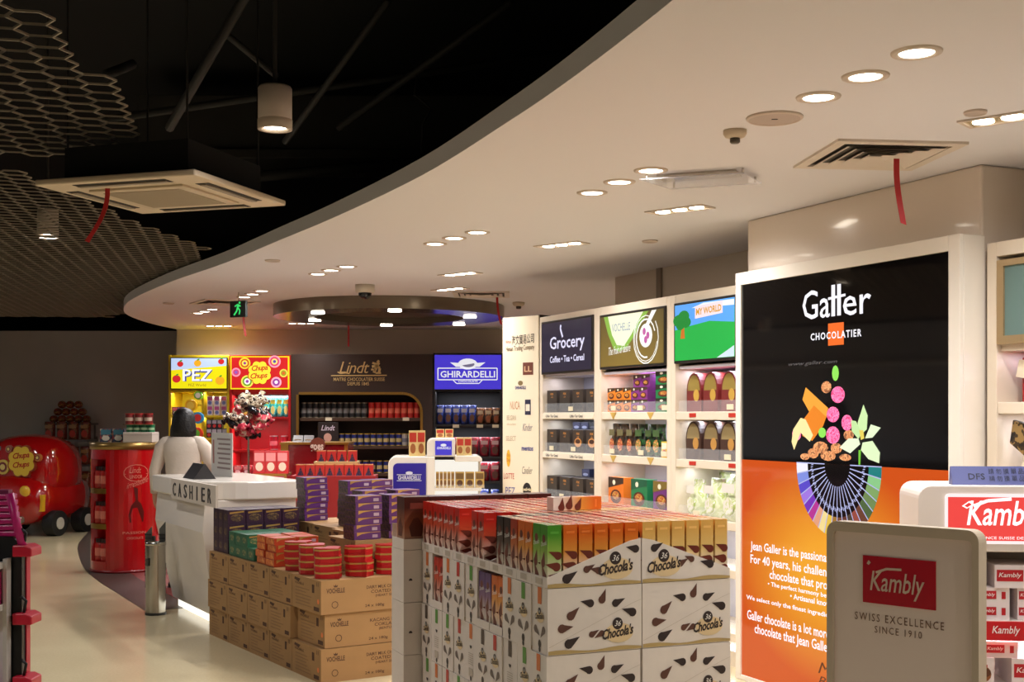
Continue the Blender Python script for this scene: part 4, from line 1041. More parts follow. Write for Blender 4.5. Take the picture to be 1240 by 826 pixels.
bagw = product('pouch', 0.26, 0.18, 0.34, [art([(206, 214, 170), (226, 230, 200), (190, 204, 130), (236, 232, 224)], 9, 0.25), M((228, 222, 214), 0.25), art([(200, 210, 150), (230, 225, 215)], 30)])
for k, (q, y, z, sc) in enumerate(((0.2, 0.03, 0, 0.85), (0.5, 0.03, 0, 0.9), (0.8, 0.03, 0, 1.0), (0.27, 0.21, 0, 1.0), (0.74, 0.21, 0, 1.05))):
    put(bagw, 'sweet_bag', 'crinkled pale green sweet bag heaped on the lower shelf of the meadow bay', 'sweet bag', RB.w(k0+(k1-k0)*q, y, SHZ[2]+z), RB.r+random.uniform(-0.2, 0.2), 'pale green bags', (sc, sc, sc))
for x, z in ((883, SHZ[0]), (880, SHZ[1]), (842, SHZ[2])): ticket(RB, rs(x), 0.004, z+0.012, 'white price ticket on the clear lip of the meadow bay', 0.8)
rlab = mesh_from('brand_tag', MB().box(-0.045, 0.045, 0, 0.004, -0.042, -0.012), M((190, 50, 36), 0.4))
for x, z in ((838, SHZ[0]), (838, SHZ[1]), (886, SHZ[0]), (886, SHZ[1])):
    put(rlab, 'shelf_tag', 'small red tag on the shelf edge of the meadow bay', 'shelf tag', RB.w(rs(x), 0.002, z), RB.r, 'red shelf tags')

# ---- cream brand column at the left end of the bays
cl, cr_ = P(609.5, 500, 12.3*KS), P(653.5, 500, 11.95*KS)
CC = Frame(cl.x, cl.y, math.atan2(cr_.y-cl.y, cr_.x-cl.x))
Wc = (cr_-cl).length
col = thing('brand_column', 'cream column printed with rows of small brand logos', 'brand column', (Wc/2, 0, 0), CC)
CCZ = CH+0.98*KS
part('body', MB().box(0, Wc, 0, 0.4, 0, CCZ), M((70, 60, 50), 0.5), col)
part('face_panel', MB().box(0.005, Wc-0.003, -0.012, 0, 0.02, CCZ-0.005), M((240, 226, 198), 0.4), col, label='cream printed face')
def cx_(x): return CC.px(x, 500)[0]
def cz_(x, y): return CC.px(x, y)[1]
def cbox(x0, x1, y0, y1): xm = (x0+x1)/2; return cx_(x0), cx_(x1), cz_(xm, y1), cz_(xm, y0)
dkp = M((70, 52, 40), 0.5)
mb = MB(); mb.text('\u6d77\u6587\u8cbf\u6613\u516c\u53f8', *cbox(621, 648, 406, 418), -0.0135, 0.01, skew=0.05); part('logo_print', mb, M((60, 46, 30), 0.5), col)
mb = MB(); mb.text('Himan Trading Company', *cbox(614, 648.5, 419, 427), -0.0135, 0.01, skew=0.03); part('logo_print', mb, M((120, 96, 70), 0.5), col)
mb = MB(); mb.text('Himan', *cbox(613.5, 620, 412, 416), -0.0135, 0.0, 0.3); part('logo_print', mb, M((190, 60, 40), 0.5), col)
def logo_rect(x0, x1, y0, y1, c, t_=None, tc=(235, 220, 200)):
    a = cbox(x0, x1, y0, y1); part('logo_print', MB().rect(*a, -0.0135), M(c, 0.5), col)
    if t_:
        q = (a[0]+(a[1]-a[0])*0.15, a[1]-(a[1]-a[0])*0.15, a[2]+(a[3]-a[2])*0.25, a[3]-(a[3]-a[2])*0.3)
        part('logo_print', MB().text(t_, *q, -0.015, 0.02), M(tc, 0.5), col)
logo_rect(634.5, 647, 439, 454, (110, 56, 40), 'LL', (220, 180, 140))
logo_rect(637, 644, 484, 502.5, (44, 46, 70), 'I')
def logo_text(t_, x0, x1, y0, y1, c, bold=0.01, shear=0.0): part('logo_print', MB().text(t_, *cbox(x0, x1, y0, y1), -0.0135, bold, shear), M(c, 0.5), col)
logo_text('GHIRARDELLI', 625, 638, 467.5, 471.5, (60, 66, 120), 0.03)
part('logo_print', MB().oval(cx_(631.5), cz_(631.5, 464), 0.03, 0.02, -0.0135), M((130, 110, 70), 0.5), col)
logo_text('NUCA', 619, 631, 486, 496, (206, 160, 120)); logo_text('BELGIAN', 615, 626, 503, 509, (190, 170, 140)); logo_text('chocolate', 615, 626, 512, 515, (210, 190, 160))
logo_text('SELECT', 614, 626, 528, 534, (200, 176, 146)); logo_text('mentos', 633, 647, 540.5, 546, (50, 60, 130), 0.03); logo_text('Kinder', 634, 646, 513, 522, (130, 120, 130), 0.0, 0.4)
logo_text('LOTTE', 611.5, 624, 573, 580, (200, 70, 56), 0.0); logo_text('PEZ', 613.5, 625, 590, 599, (90, 90, 160), 0.0); logo_text('Cavalier', 633.5, 646, 565, 574, (110, 100, 96), -0.005, 0.3)
part('logo_print', MB().oval(cx_(617), cz_(617, 555), 0.024, 0.075, -0.0135), M((236, 180, 50), 0.5), col)
logo_text('Chupa', 614.8, 619.4, 549, 554, (200, 60, 40)); logo_text('Chups', 614.8, 619.4, 555, 560, (200, 60, 40))
part('logo_print', MB().oval(cx_(639.5), cz_(639.5, 593), 0.05, 0.06, -0.0135), M((30, 28, 28), 0.5), col)
part('logo_print', MB().text('belgid', *cbox(634, 645.5, 590.5, 596), -0.015, 0.03), M((236, 220, 180), 0.5), col)
# ============================================================ TALL LIGHTBOX (frame RP)
def gs(x): return RP.px(x, 500)[0]
def gz(x, y): return RP.px(x, y)[1]
g0, g1 = gs(892.5), gs(1164.5)
GH = CH+1.0*KS
lb = thing('lightbox', 'tall black and orange chocolate lightbox in a white frame', 'lightbox', ((g0+g1)/2, 0, 0), RP)
part('cabinet', MB().box(g0, g1, 0.012, 0.15, 0, GH), GLOSSW, lb, 0.004)
fw0, fw1 = 0.05, 0.075
z_t = GH-0.075; z_b = 0.03
fr_ = MB().box(g0, g0+fw0, -0.012, 0.012, 0, GH).box(g1-fw1, g1, -0.012, 0.012, 0, GH).box(g0+fw0, g1-fw1, -0.012, 0.012, z_t, GH).box(g0+fw0, g1-fw1, -0.012, 0.012, 0, z_b)
part('frame', fr_, GLOSSW, lb, 0.003)
a0, a1 = g0+fw0, g1-fw1
zm = (gz(1020, 563))
GBLK = M((16, 14, 14), 0.04, emit=0.0, coat=1.0)
part('black_glass', MB().box(a0, a1, 0.0, 0.011, zm, z_t), GBLK, lb, label='glossy black upper half')
def glow_orange():
    m = bpy.data.materials.new('orange_backlit'); m.use_nodes = True; nt = m.node_tree; b = nt.nodes['Principled BSDF']
    tc = nt.nodes.new('ShaderNodeTexCoord'); mp_ = nt.nodes.new('ShaderNodeMapping'); mp_.inputs['Location'].default_value = (0.08, 0, -1.1); mp_.inputs['Scale'].default_value = (1.1, 0, 1.5)
    gr_ = nt.nodes.new('ShaderNodeTexGradient'); gr_.gradient_type = 'SPHERICAL'
    cr = nt.nodes.new('ShaderNodeValToRGB'); cr.color_ramp.elements[0].color = lin((208, 84, 26)); cr.color_ramp.elements[1].color = lin((246, 176, 50))
    cr.color_ramp.elements[0].position = 0.05; cr.color_ramp.elements[1].position = 0.75
    nt.links.new(tc.outputs['Object'], mp_.inputs['Vector']); nt.links.new(mp_.outputs['Vector'], gr_.inputs['Vector']); nt.links.new(gr_.outputs['Fac'], cr.inputs['Fac'])
    nt.links.new(cr.outputs['Color'], b.inputs['Emission Color']); b.inputs['Emission Strength'].default_value = 0.85
    b.inputs['Base Color'].default_value = lin((90, 30, 10)); b.inputs['Roughness'].default_value = 0.06
    return m
part('orange_glass', MB().box(a0, a1, 0.0, 0.011, z_b, zm), glow_orange(), lb, label='glowing orange lower half')
GW = EM((238, 238, 246))
def gbox(x0, x1, y0, y1): xm = (x0+x1)/2; return gs(x0), gs(x1), gz(xm, y1), gz(xm, y0)
mb = MB(); mb.text('Ga', *gbox(972, 1005, 351, 386), -0.0015, 0.006).text('l', *gbox(1007, 1011.5, 345, 383), -0.0015, 0.006).text('l', *gbox(1014, 1018.5, 344, 382), -0.0015, 0.006)
mb.text('er', *gbox(1021, 1055, 357, 381), -0.0015, 0.006)
mb.stroke([(gs(1003), gz(1003, 362)), (gs(1024), gz(1024, 357))], 0.014, -0.0016)
mb.text('CHOCOLATIER', *gbox(982, 1043.5, 401, 410), -0.0022, 0.02, 0, 1.25)
part('brand_letters', mb, GW, lb)
part('brand_square', MB().rect(*gbox(1003, 1022, 391, 418), -0.0014), EM((226, 104, 40)), lb)
mb = MB(); mb.text('www.galler.com', *gbox(955, 1014, 437, 443), -0.0015, 0.0, 0.3); part('web_address', mb, EM((120, 116, 116), 0.4), lb)
# fan of colours
fc = (gs(1014), zm)
fx = gs(1068)-gs(1014); fz = gz(1014, 562)-gz(1014, 651)
cols = [(226, 226, 240), (120, 136, 214), (84, 70, 190), (150, 112, 214), (110, 50, 176), (170, 50, 140), (212, 150, 120), (226, 206, 140), (214, 180, 70), (150, 110, 50), (110, 70, 50), (90, 50, 40), (70, 60, 50), (140, 70, 60), (100, 60, 46), (74, 96, 60), (104, 130, 80), (120, 156, 96), (130, 190, 130), (30, 120, 120)]
n = len(cols)
for i, c in enumerate(cols):
    t0, t1 = math.pi+math.pi*i/n, math.pi+math.pi*(i+1)/n
    pts = [(fc[0]+fx*r*math.cos(t), fc[1]+fz*r*math.sin(t)) for r, t in ((0.72, t0), (1, t0), (1, (t0+t1)/2), (1, t1), (0.72, t1))]
    part('fan_segment', MB().flat(pts, -0.0015), EM(c, 0.9), lb)
part('fan_core', MB().oval(fc[0], fc[1], fx*0.72, fz*0.72, -0.0013, 30, a0=math.pi, a1=2*math.pi), M((18, 15, 15), 0.1), lb)
mb = MB()
for i in range(n+1):
    t = math.pi+math.pi*i/n; mb.stroke([(fc[0]+fx*0.3*math.cos(t), fc[1]+fz*0.3*math.sin(t)), (fc[0]+fx*math.cos(t), fc[1]+fz*math.sin(t))], 0.006, -0.002)
for i in range(60):
    t = math.pi+math.pi*(i+0.5)/60; r = 0.61+0.03*((i*7) % 3-1)/2
    mb.stroke([(fc[0]+fx*(r-0.02)*math.cos(t), fc[1]+fz*(r-0.02)*math.sin(t)), (fc[0]+fx*(r+0.03)*math.cos(t+0.01), fc[1]+fz*(r+0.03)*math.sin(t+0.01))], 0.005, -0.002)
part('fan_ribs', mb, EM((170, 176, 220), 0.9), lb)
# fruit, peel, flower, nuts printed over the black half
def gp(x, y): return (gs(x), gz(x, y))
def poly_print(name, pts, c, y=-0.002, e=0.9): part(name, MB().flat([gp(*p) for p in pts], y), EM(c, e), lb)
poly_print('peel_print', [(972, 484), (976, 469), (1003, 494), (1001, 505), (986, 509)], (240, 160, 60))
poly_print('peel_print', [(974, 507), (986, 491), (1001, 505), (997, 516), (984, 534), (972, 528)], (226, 130, 40), -0.0023)
poly_print('peel_print', [(961, 520), (970, 506), (976, 508), (985, 527), (981, 535), (970, 524), (962, 545), (959, 535)], (244, 224, 160), -0.0026)
mb = MB()
for (x, y, rx, ry) in ((1015, 478, 7, 9.5), (1009, 502, 6.5, 9), (1026, 512, 5.5, 9), (1009, 527, 7, 10), (965, 526, 5, 7.5)):
    c = gp(x, y); k = 8.2*KS/1500
    part('raspberry_print', MB().oval(c[0], c[1], rx*k*1.7, ry*k, -0.0024, 16), art([(206, 80, 130), (226, 120, 160), (180, 50, 100)], 60, 0.3, 0.8), lb)
mb = MB()
for (x, y, rx, ry) in ((1001, 469, 5.5, 7), (1028, 527, 5, 6), (994, 542, 8, 7), (1013, 543, 6, 6), (1003, 552, 8, 6), (985, 549, 6, 6), (975, 553, 5, 4), (1024, 554, 6, 4)):
    c = gp(x, y); k = 8.2*KS/1500
    part('nut_print', MB().oval(c[0], c[1], rx*k*1.7, ry*k, -0.0022, 12), art([(170, 110, 70), (196, 140, 96), (120, 76, 50)], 40, 0.3, 0.6), lb)
mb = MB()
for (x, y, rx, ry) in ((1012, 452, 3.5, 9), (996, 524, 4, 6)):
    c = gp(x, y); k = 8.2*KS/1500; part('leaf_print', MB().oval(c[0], c[1], rx*k*1.7, ry*k, -0.0024, 12), EM((140, 220, 90), 0.9), lb)
poly_print('petal_print', [(1041, 528), (1039, 512), (1046, 490), (1051, 503), (1050, 520)], (200, 232, 170), -0.0026)
poly_print('petal_print', [(1048, 531), (1055, 514), (1067, 518), (1057, 530)], (220, 240, 200), -0.0027)
poly_print('petal_print', [(1042, 538), (1030, 549), (1017, 542), (1028, 531), (1040, 531)], (224, 240, 206), -0.0028)
poly_print('petal_print', [(1045, 536), (1057, 534), (1066, 548), (1065, 561), (1052, 556), (1043, 545)], (214, 236, 190), -0.0029)
poly_print('petal_print', [(1031, 509), (1037, 510), (1044, 524), (1040, 532), (1032, 522)], (190, 224, 160), -0.003)
poly_print('petal_print', [(1041, 521), (1046, 521), (1047, 531), (1043, 533)], (220, 200, 90), -0.0032)
poly_print('stem_print', [(1040, 545), (1043, 545), (1042, 563), (1040, 563)], (110, 190, 60), -0.0025)
# white copy on the orange half (runs on behind the small sign)
for (t_, x0, x1, y0, y1) in (('Jean Galler is the passionate \u201cartisan\u201d of chocolate.', 909, 1106, 655, 671), ('For 40 years, his challenge has been to create a', 909, 1110, 671, 687),
                             ('chocolate that provides pure emotion.', 932, 1090, 690, 702)):
    xm = (x0+x1)/2; sk = 0.0
    part('copy_line', MB().text(t_, gs(x0), gs(x1), gz(x0, y0+14), gz(x0, y0), -0.0015, 0.015), EM((244, 236, 244)), lb)
for (t_, x0, x1, y) in (('\u2022 The perfect harmony between taste and pleasure', 930, 1080, 704), ('\u2022 Artisanal know-how since 1976', 957, 1060, 718), ('We select only the finest ingredients \u2022 We use less sugar', 904, 1085, 720)):
    part('copy_line', MB().text(t_, gs(x0), gs(x1), gz(x0, y+7), gz(x0, y), -0.0015, 0.02), EM((244, 236, 244)), lb)
for (t_, x0, x1, y) in (('Galler chocolate is a lot more than just chocolate, it is the', 905, 1120, 738), ('chocolate that Jean Galler would love you to taste', 914, 1110, 755)):
    part('copy_line', MB().text(t_, gs(x0), gs(x1), gz(x0, y+15), gz(x0, y), -0.0015, 0.015), EM((244, 236, 244)), lb)
mb = MB(); mb.text('Merci', gs(991), gs(1040), gz(991, 815), gz(991, 801), -0.0015, 0.0, 0.3).text('Belgique', gs(991), gs(1050), gz(991, 832), gz(991, 818), -0.0015, 0.0, 0.3)
part('signature_letters', mb, EM((110, 50, 20), 0.5), lb)

# ---- bay to the right of the lightbox
q0 = RB.px(1195, 300)[0]; q1 = q0+1.25
rb = thing('shelf_bay', 'white shelving bay with a teal glass door beside the tall lightbox', 'shelving bay', ((q0+q1)/2, 0, 0), RB)
for a in (q0, q1-0.06): part('side_panel', MB().box(a, a+0.06, 0, BD, 0, BT), WP, rb, 0.004)
part('top_panel', MB().box(q0+0.06, q1-0.06, 0, BD, BT-0.07, BT), WP, rb, 0.004)
part('back_panel', MB().box(q0+0.06, q1-0.06, BD-0.03, BD, 0, BT-0.07), SHB, rb)
zd0 = RB.px(1215, 417)[1]
part('door_frame', MB().box(q0+0.07, q0+0.11, -0.01, 0.03, zd0, BT-0.09).box(q1-0.11, q1-0.07, -0.01, 0.03, zd0, BT-0.09).box(q0+0.11, q1-0.11, -0.01, 0.03, BT-0.12, BT-0.09).box(q0+0.11, q1-0.11, -0.01, 0.03, zd0, zd0+0.04), M((176, 150, 110), 0.35, 0.5), rb)
part('door_glass', MB().box(q0+0.11, q1-0.11, 0.0, 0.02, zd0+0.04, BT-0.12), M((108, 132, 126), 0.12), rb, label='frosted teal glass')
part('soffit', MB().box(q0+0.06, q1-0.06, 0.03, BD-0.03, zd0-0.03, zd0), WP, rb)
zq = [RB.px(1215, 487)[1], RB.px(1215, 588)[1], 0.6, 0.2]
for z in zq:
    part('shelf', MB().box(q0+0.06, q1-0.06, 0.005, BD-0.03, z-0.055, z), WP, rb, 0.004)
    led(rb, (0, 0.12, z-0.06), 1.0, 2.6, (0.8, 0.82, 1.0)).name = 'led_strip_light_offscreen'
led(rb, (0, 0.12, zd0-0.035), 1.0, 3, (0.75, 0.72, 1.0)).name = 'led_strip_light_offscreen'
t = thing('gift_box', 'red patterned gift box with a gold ribbon and white label', 'gift box', (q0+0.28, 0.05, zq[0]), RB)
part('box', MB().box(q0+0.14, q0+0.46, 0.08, 0.3, zq[0], zq[0]+0.21), art([(150, 30, 36), (176, 46, 44), (130, 24, 30)], 40), t, 0.003)
part('ribbon', MB().prism([(q0+0.2, zq[0]+0.12), (q0+0.26, zq[0]+0.11), (q0+0.40, zq[0]+0.205), (q0+0.33, zq[0]+0.205)], 0.07, 0.08, 'y'), M((190, 150, 60), 0.3, 0.6), t)
part('flower_label', MB().prism([(q0+0.12, zq[0]+0.12), (q0+0.24, zq[0]+0.1), (q0+0.26, zq[0]+0.19), (q0+0.14, zq[0]+0.2)], 0.06, 0.075, 'y'), M((232, 216, 190), 0.5), t)
t = thing('price_ticket', 'white price ticket in a clear holder before the red gift box', 'price ticket', (q0+0.33, 0.02, zq[0]), RB)
part('holder', MB().box(q0+0.24, q0+0.40, 0.02, 0.028, zq[0], zq[0]+0.1), M((230, 226, 220), 0.2), t)
mb = MB()
for i, c in enumerate((0.30, 0.45)): mb.rect(q0+0.27, q0+0.37, zq[0]+0.03+0.03*i, zq[0]+0.045+0.03*i, 0.0185)
part('print', mb, M((90, 90, 100), 0.5), t)
t = thing('chocolate_figure', 'wrapped black and gold chocolate figure hanging by the shelf edge', 'sweet', (q0+0.17, 0.06, zq[1]), RB)
z = zq[1]
part('base', MB().prism([(q0+0.12, z), (q0+0.26, z), (q0+0.27, z+0.22), (q0+0.19, z+0.22)], 0.06, 0.16, 'y'), M((226, 214, 190), 0.4), t, 0.004)
part('wrapper', MB().prism([(q0+0.10, z+0.20), (q0+0.19, z+0.14), (q0+0.27, z+0.25), (q0+0.22, z+0.29), (q0+0.12, z+0.31)], 0.04, 0.06, 'y'), art([(30, 24, 20), (60, 44, 26), (150, 120, 70)], 22), t, 0.004)

# ============================================================ RED BISCUIT STAND (right foreground)
KR = R(-6)
kY = 4.6
kp = P(1112, 600, kY)
KF = Frame(kp.x, kp.y, KR)
def ks(x): return KF.px(x, 500)[0]
def kz(x, y): return KF.px(x, y)[1]
k1_ = 1.15
kd = thing('biscuit_stand', 'white display stand with a lit red biscuit sign', 'display stand', (k1_/2, 0, 0), KF)
zt, zb_ = kz(1150, 588), kz(1150, 668)
KW = M((226, 214, 204), 0.35)
hd = part('header_case', MB().prism(rrect(0, k1_, zb_, zt, 0.05, 6), 0.0, 0.34, 'y'), KW, kd, 0.004)
sx0 = ks(1144)
part('sign_face', MB().prism(rrect(sx0, k1_-0.08, zb_+0.03, zt-0.03, 0.015), -0.006, 0.0, 'y'), EM((236, 220, 220), 1.1), hd)
part('sign_print', MB().rect(sx0+0.01, k1_-0.09, zb_+0.042, zt-0.042, -0.008), EM((226, 70, 66), 1.0), hd)
mb = MB()
mb.text('Kambly', ks(1170), ks(1170)+0.27, zb_+0.07, zt-0.055, -0.0095, 0.012, 0.22)
mb.stroke([(ks(1178), zt-0.075), (ks(1195), zt-0.055), (ks(1224), zt-0.048)], 0.012, -0.0096)
mb.text('EXCELLENCE SUISSE DEPUIS 1910', ks(1166), ks(1166)+0.30, zb_+0.048, zb_+0.058, -0.0095, 0.0)
mb.flat([(ks(1164), zt-0.075), (ks(1170), zt-0.085), (ks(1179), zt-0.068), (ks(1173), zt-0.056)], -0.0092)
part('sign_letters', mb, EM((255, 240, 240), 1.2), hd)
part('flag_print', MB().flat([(ks(1167), zt-0.074), (ks(1170.5), zt-0.08), (ks(1176), zt-0.069), (ks(1172.5), zt-0.062)], -0.0102), EM((220, 60, 56)), hd)
for a in (0.02, k1_-0.06): part('side_panel', MB().box(a, a+0.04, 0.08, 0.34, 0, zb_), KW, kd, 0.004)
part('back_panel', MB().box(0.06, k1_-0.06, 0.32, 0.34, 0, zb_), KW, kd)
part('plinth', MB().box(0, k1_, -0.02, 0.36, 0, 0.12), KW, kd)
zk = [kz(1215, 753), kz(1215, 832), kz(1215, 905), 0.22]
for i, z in enumerate(zk):
    part('shelf', MB().box(0.06, k1_-0.06, 0.01, 0.32, z-0.02, z), KW, kd, 0.003)
    if i == 0:
        pr = part('price_rail', MB().box(0.08, k1_-0.08, -0.002, 0.012, kz(1215, 776), kz(1215, 753)), M((196, 24, 34), 0.35), kd)
        mb = MB()
        for q in (ks(1201), ks(1201)+0.45): mb.text('Kambly', q, q+0.1, kz(1215, 770), kz(1215, 758), -0.004, 0.01, 0.22)
        part('rail_letters', mb, M((240, 225, 225), 0.4), pr)
led(kd, (0, 0.1, zk[0]-0.03), 1.0, 6, (0.95, 0.93, 1.0)).name = 'led_strip_light_offscreen'
PS = 1.0
def biscuit(w_, d_, h_, photo=False):
    mb = MB().box(-w_/2, w_/2, 0, d_, 0, h_)
    mb.mat(1).rect(-w_*0.46, w_*0.1, h_*0.3, h_*0.8, -EPS)
    mb.mat(2).text('Kambly', -w_*0.42, w_*0.06, h_*0.42, h_*0.68, -EPS*2, 0.01, 0.2)
    mb.mat(1).rect(w_*0.26, w_*0.38, h_*0.3, h_*0.75, -EPS)
    if photo:
        mb.mat(3).oval(w_*0.30, h_*0.4, w_*0.15, h_*0.3, -EPS*1.5, 14); mb.mat(4).oval(w_*0.36, h_*0.46, w_*0.08, h_*0.16, -EPS*2, 12)
    return mesh_from('biscuit_box', mb, [M((234, 222, 222), 0.4), M((190, 30, 42), 0.4), M((246, 234, 234), 0.4), M((150, 90, 50), 0.4), M((90, 50, 30), 0.4)])
bb = biscuit(0.17, 0.22, 0.085); bsm = biscuit(0.12, 0.2, 0.06); bph = biscuit(0.2, 0.22, 0.1, True)
xk = lins(0.16, k1_-0.16, 5)
hh_ = [('red-labelled white biscuit box on the top shelf of the biscuit stand', 'biscuit boxes on the top shelf')]
for k in range(2):
    row(bsm, 'biscuit_box', 'small white biscuit box in the %s layer on the top shelf of the stand' % ('lower', 'middle')[k], 'biscuit box', KF, lins(0.13, k1_-0.13, 7), 0.04, zk[0]+0.06*k, 'small biscuit boxes, top shelf')
row(bb, 'biscuit_box', 'white biscuit box with a red label lying on the smaller boxes below the sign', 'biscuit box', KF, lins(0.16, k1_-0.16, 5), 0.03, zk[0]+0.12, 'large biscuit boxes, top shelf')
row(bsm, 'biscuit_box', 'white biscuit box on top of the picture boxes below the red rail', 'biscuit box', KF, lins(0.13, k1_-0.13, 6), 0.04, zk[1]+0.1, 'upper biscuit boxes, second shelf')
row(bph, 'biscuit_box', 'white biscuit box printed with a biscuit on the second shelf of the stand', 'biscuit box', KF, lins(0.18, k1_-0.18, 4), 0.03, zk[1], 'picture biscuit boxes, second shelf')
row(bph, 'biscuit_box', 'white biscuit box printed with a biscuit on the third shelf of the stand', 'biscuit box', KF, lins(0.18, k1_-0.18, 4), 0.03, zk[2], 'picture biscuit boxes, third shelf')
# blue tent card on the stand
tz = kz(1190, 588)
t = thing('tent_card', 'blue folded tent card with dark lettering on top of the biscuit stand', 'tent card', (ks(1157)+0.2, 0.05, tz), KF)
TA, TB = ks(1157), ks(1157)+0.36
tb = MB().prism([(0.04, tz), (0.10, tz+0.0), (0.085, tz+0.065), (0.078, tz+0.068)], TA, TB, 'x')
part('card', tb, M((72, 78, 128), 0.45), t)
mb = MB(); mb.text('DFS', TA+0.06, TA+0.12, tz+0.02, tz+0.042, 0, 0.01)
for r_ in (0, 1):
    for c in range(7): mb.text('\u8acb\u52ff\u6478\u55ae\u54c1\u67b6'[c % 6], TA+0.135+0.027*c, TA+0.155+0.027*c, tz+0.014+0.026*r_, tz+0.034+0.026*r_, 0, 0.0)
sl_ = (0.078-0.04)/0.068
mb.v = [Vector((v.x, 0.04+(v.z-tz)*sl_-0.0015, v.z)) for v in mb.v]
part('lettering', mb, M((24, 26, 48), 0.5), t)

# small free-standing sign in front
sY = 3.3
pl, pr_ = P(1004, 700, 3.32), P(1187, 700, 3.02)
SF = Frame(pl.x, pl.y, math.atan2(pr_.y-pl.y, pr_.x-pl.x))
sw = (pr_-pl).length
sz1 = SF.px(1004, 630)[1]
st = thing('floor_sign', 'cream framed floor sign with a red biscuit brand panel', 'sign', (sw/2, 0, 0), SF)
FRM = M((206, 190, 168), 0.35)
out = rrect(0, sw, 0.0, sz1, 0.03, 6, (0, 0, 1, 1)); inn = rrect(0.018, sw-0.018, 0.03, sz1-0.026, 0.012, 6, (0, 0, 1, 1))
mb = MB(); n = len(out)
vs = [(p[0], -0.012, p[1]) for p in out]+[(p[0], -0.012, p[1]) for p in inn]+[(p[0], 0.03, p[1]) for p in out]+[(p[0], 0.03, p[1]) for p in inn]
fs = []
for i in range(n):
    j = (i+1) % n; fs += [(i, j, n+j, n+i), (2*n+i, 3*n+i, 3*n+j, 2*n+j), (i, 2*n+i, 2*n+j, j), (n+i, n+j, 3*n+j, 3*n+i)]
mb.add(vs, fs); part('frame', mb, FRM, st)
part('glass_face', MB().prism(inn, -0.002, 0.02, 'y'), M((242, 224, 214), 0.05, coat=0.6), st, label='glossy pinkish cream face')
def fs_(x): return SF.px(x, 500)[0]
def fz_(x, y): return SF.px(x, y)[1]
ra = (fs_(1046), fs_(1134), fz_(1090, 734), fz_(1090, 676))
rp_ = part('brand_panel', MB().box(ra[0], ra[1], -0.005, -0.002, ra[2], ra[3]), M((188, 20, 40), 0.15), st, label='dark red brand panel')
mb = MB(); mb.text('Kambly', fs_(1055), fs_(1121), fz_(1090, 726), fz_(1090, 694), -0.0065, 0.008, 0.22)
mb.stroke([(fs_(1062), fz_(1062, 693)), (fs_(1075), fz_(1075, 689)), (fs_(1093), fz_(1093, 690))], 0.006, -0.0066)
mb.flat([(fs_(1051), fz_(1051, 682)), (fs_(1053.5), fz_(1053.5, 684)), (fs_(1056), fz_(1056, 681)), (fs_(1053.5), fz_(1053.5, 678))], -0.0066)
part('brand_letters', mb, M((222, 196, 178), 0.3), rp_)
mb = MB(); mb.text('SWISS EXCELLENCE', fs_(1036), fs_(1144), fz_(1090, 756.5), fz_(1090, 747), -0.0035, 0.0, 0, 1.3).text('SINCE 1910', fs_(1060), fs_(1117), fz_(1090, 770), fz_(1090, 761.5), -0.0035, 0.0, 0, 1.3)
part('slogan_letters', mb, M((116, 80, 50), 0.4), st)
part('foot', MB().box(0.0, sw, -0.09, 0.12, 0.0, 0.02), FRM, st)

# ============================================================ CASHIER AREA
CF = Frame(-2.95, 10.57, math.atan2(9.375-10.57, -2.265+2.95))      # x along the aisle side, y towards the till
cw = 1.38
co = thing('cashier_counter', 'white cashier counter with a tapered front and lit toe strip', 'counter', (0.8, 0.5, 0), CF)
CWM = M((228, 218, 206), 0.3, coat=0.2)
H1 = 1.10
part('toe_kick', MB().box(0.16, cw-0.12, 0.06, 0.5, 0, 0.07), M((255, 250, 235), 0.4, emit=1.3), co, label='glowing toe strip')
# body tapers towards its foot
rings = [[(0.10, 0.03, 0.07), (cw-0.06, 0.03, 0.07), (cw-0.06, 0.62, 0.07), (0.10, 0.62, 0.07)],
         [(-0.06, -0.08, 0.72), (cw, -0.08, 0.72), (cw, 0.66, 0.72), (-0.06, 0.66, 0.72)],
         [(-0.06, -0.06, 0.96), (cw, -0.06, 0.96), (cw, 0.66, 0.96), (-0.06, 0.66, 0.96)]]
part('body', MB().loft(rings), CWM, co, 0.006)
# rounded top slab
pts = []
for a in range(0, 91, 15): pts.append((cw-0.32+0.36*math.cos(R(a-90)), -0.10+0.36+0.36*math.sin(R(a-90))))
top = [(-0.08, -0.10)]+pts+[(cw+0.04, 0.7), (-0.08, 0.7)]
part('worktop', MB().prism(top, 0.96, H1), M((232, 224, 212), 0.25, coat=0.3), co, 0.012)
la = CF.px(211, 500, -0.11)[0]; lz = (CF.px(261, 500, -0.11)[0]-la)/7
fa = part('name_fascia', MB().box(la-0.07, la+7*lz+0.03, -0.118, -0.10, H1-0.16, H1+0.0), M((206, 194, 180), 0.4), co)
for i, ch in enumerate('CASHIER'): part('fascia_letter', MB().text(ch, la+i*lz+(0 if ch != 'I' else lz*0.19), la+i*lz+(lz*0.5 if ch != 'I' else lz*0.31), H1-0.135, H1-0.03, -0.1195, 0.0, 0, 1.0, 'y', 0.02), M((44, 40, 40), 0.4), fa)
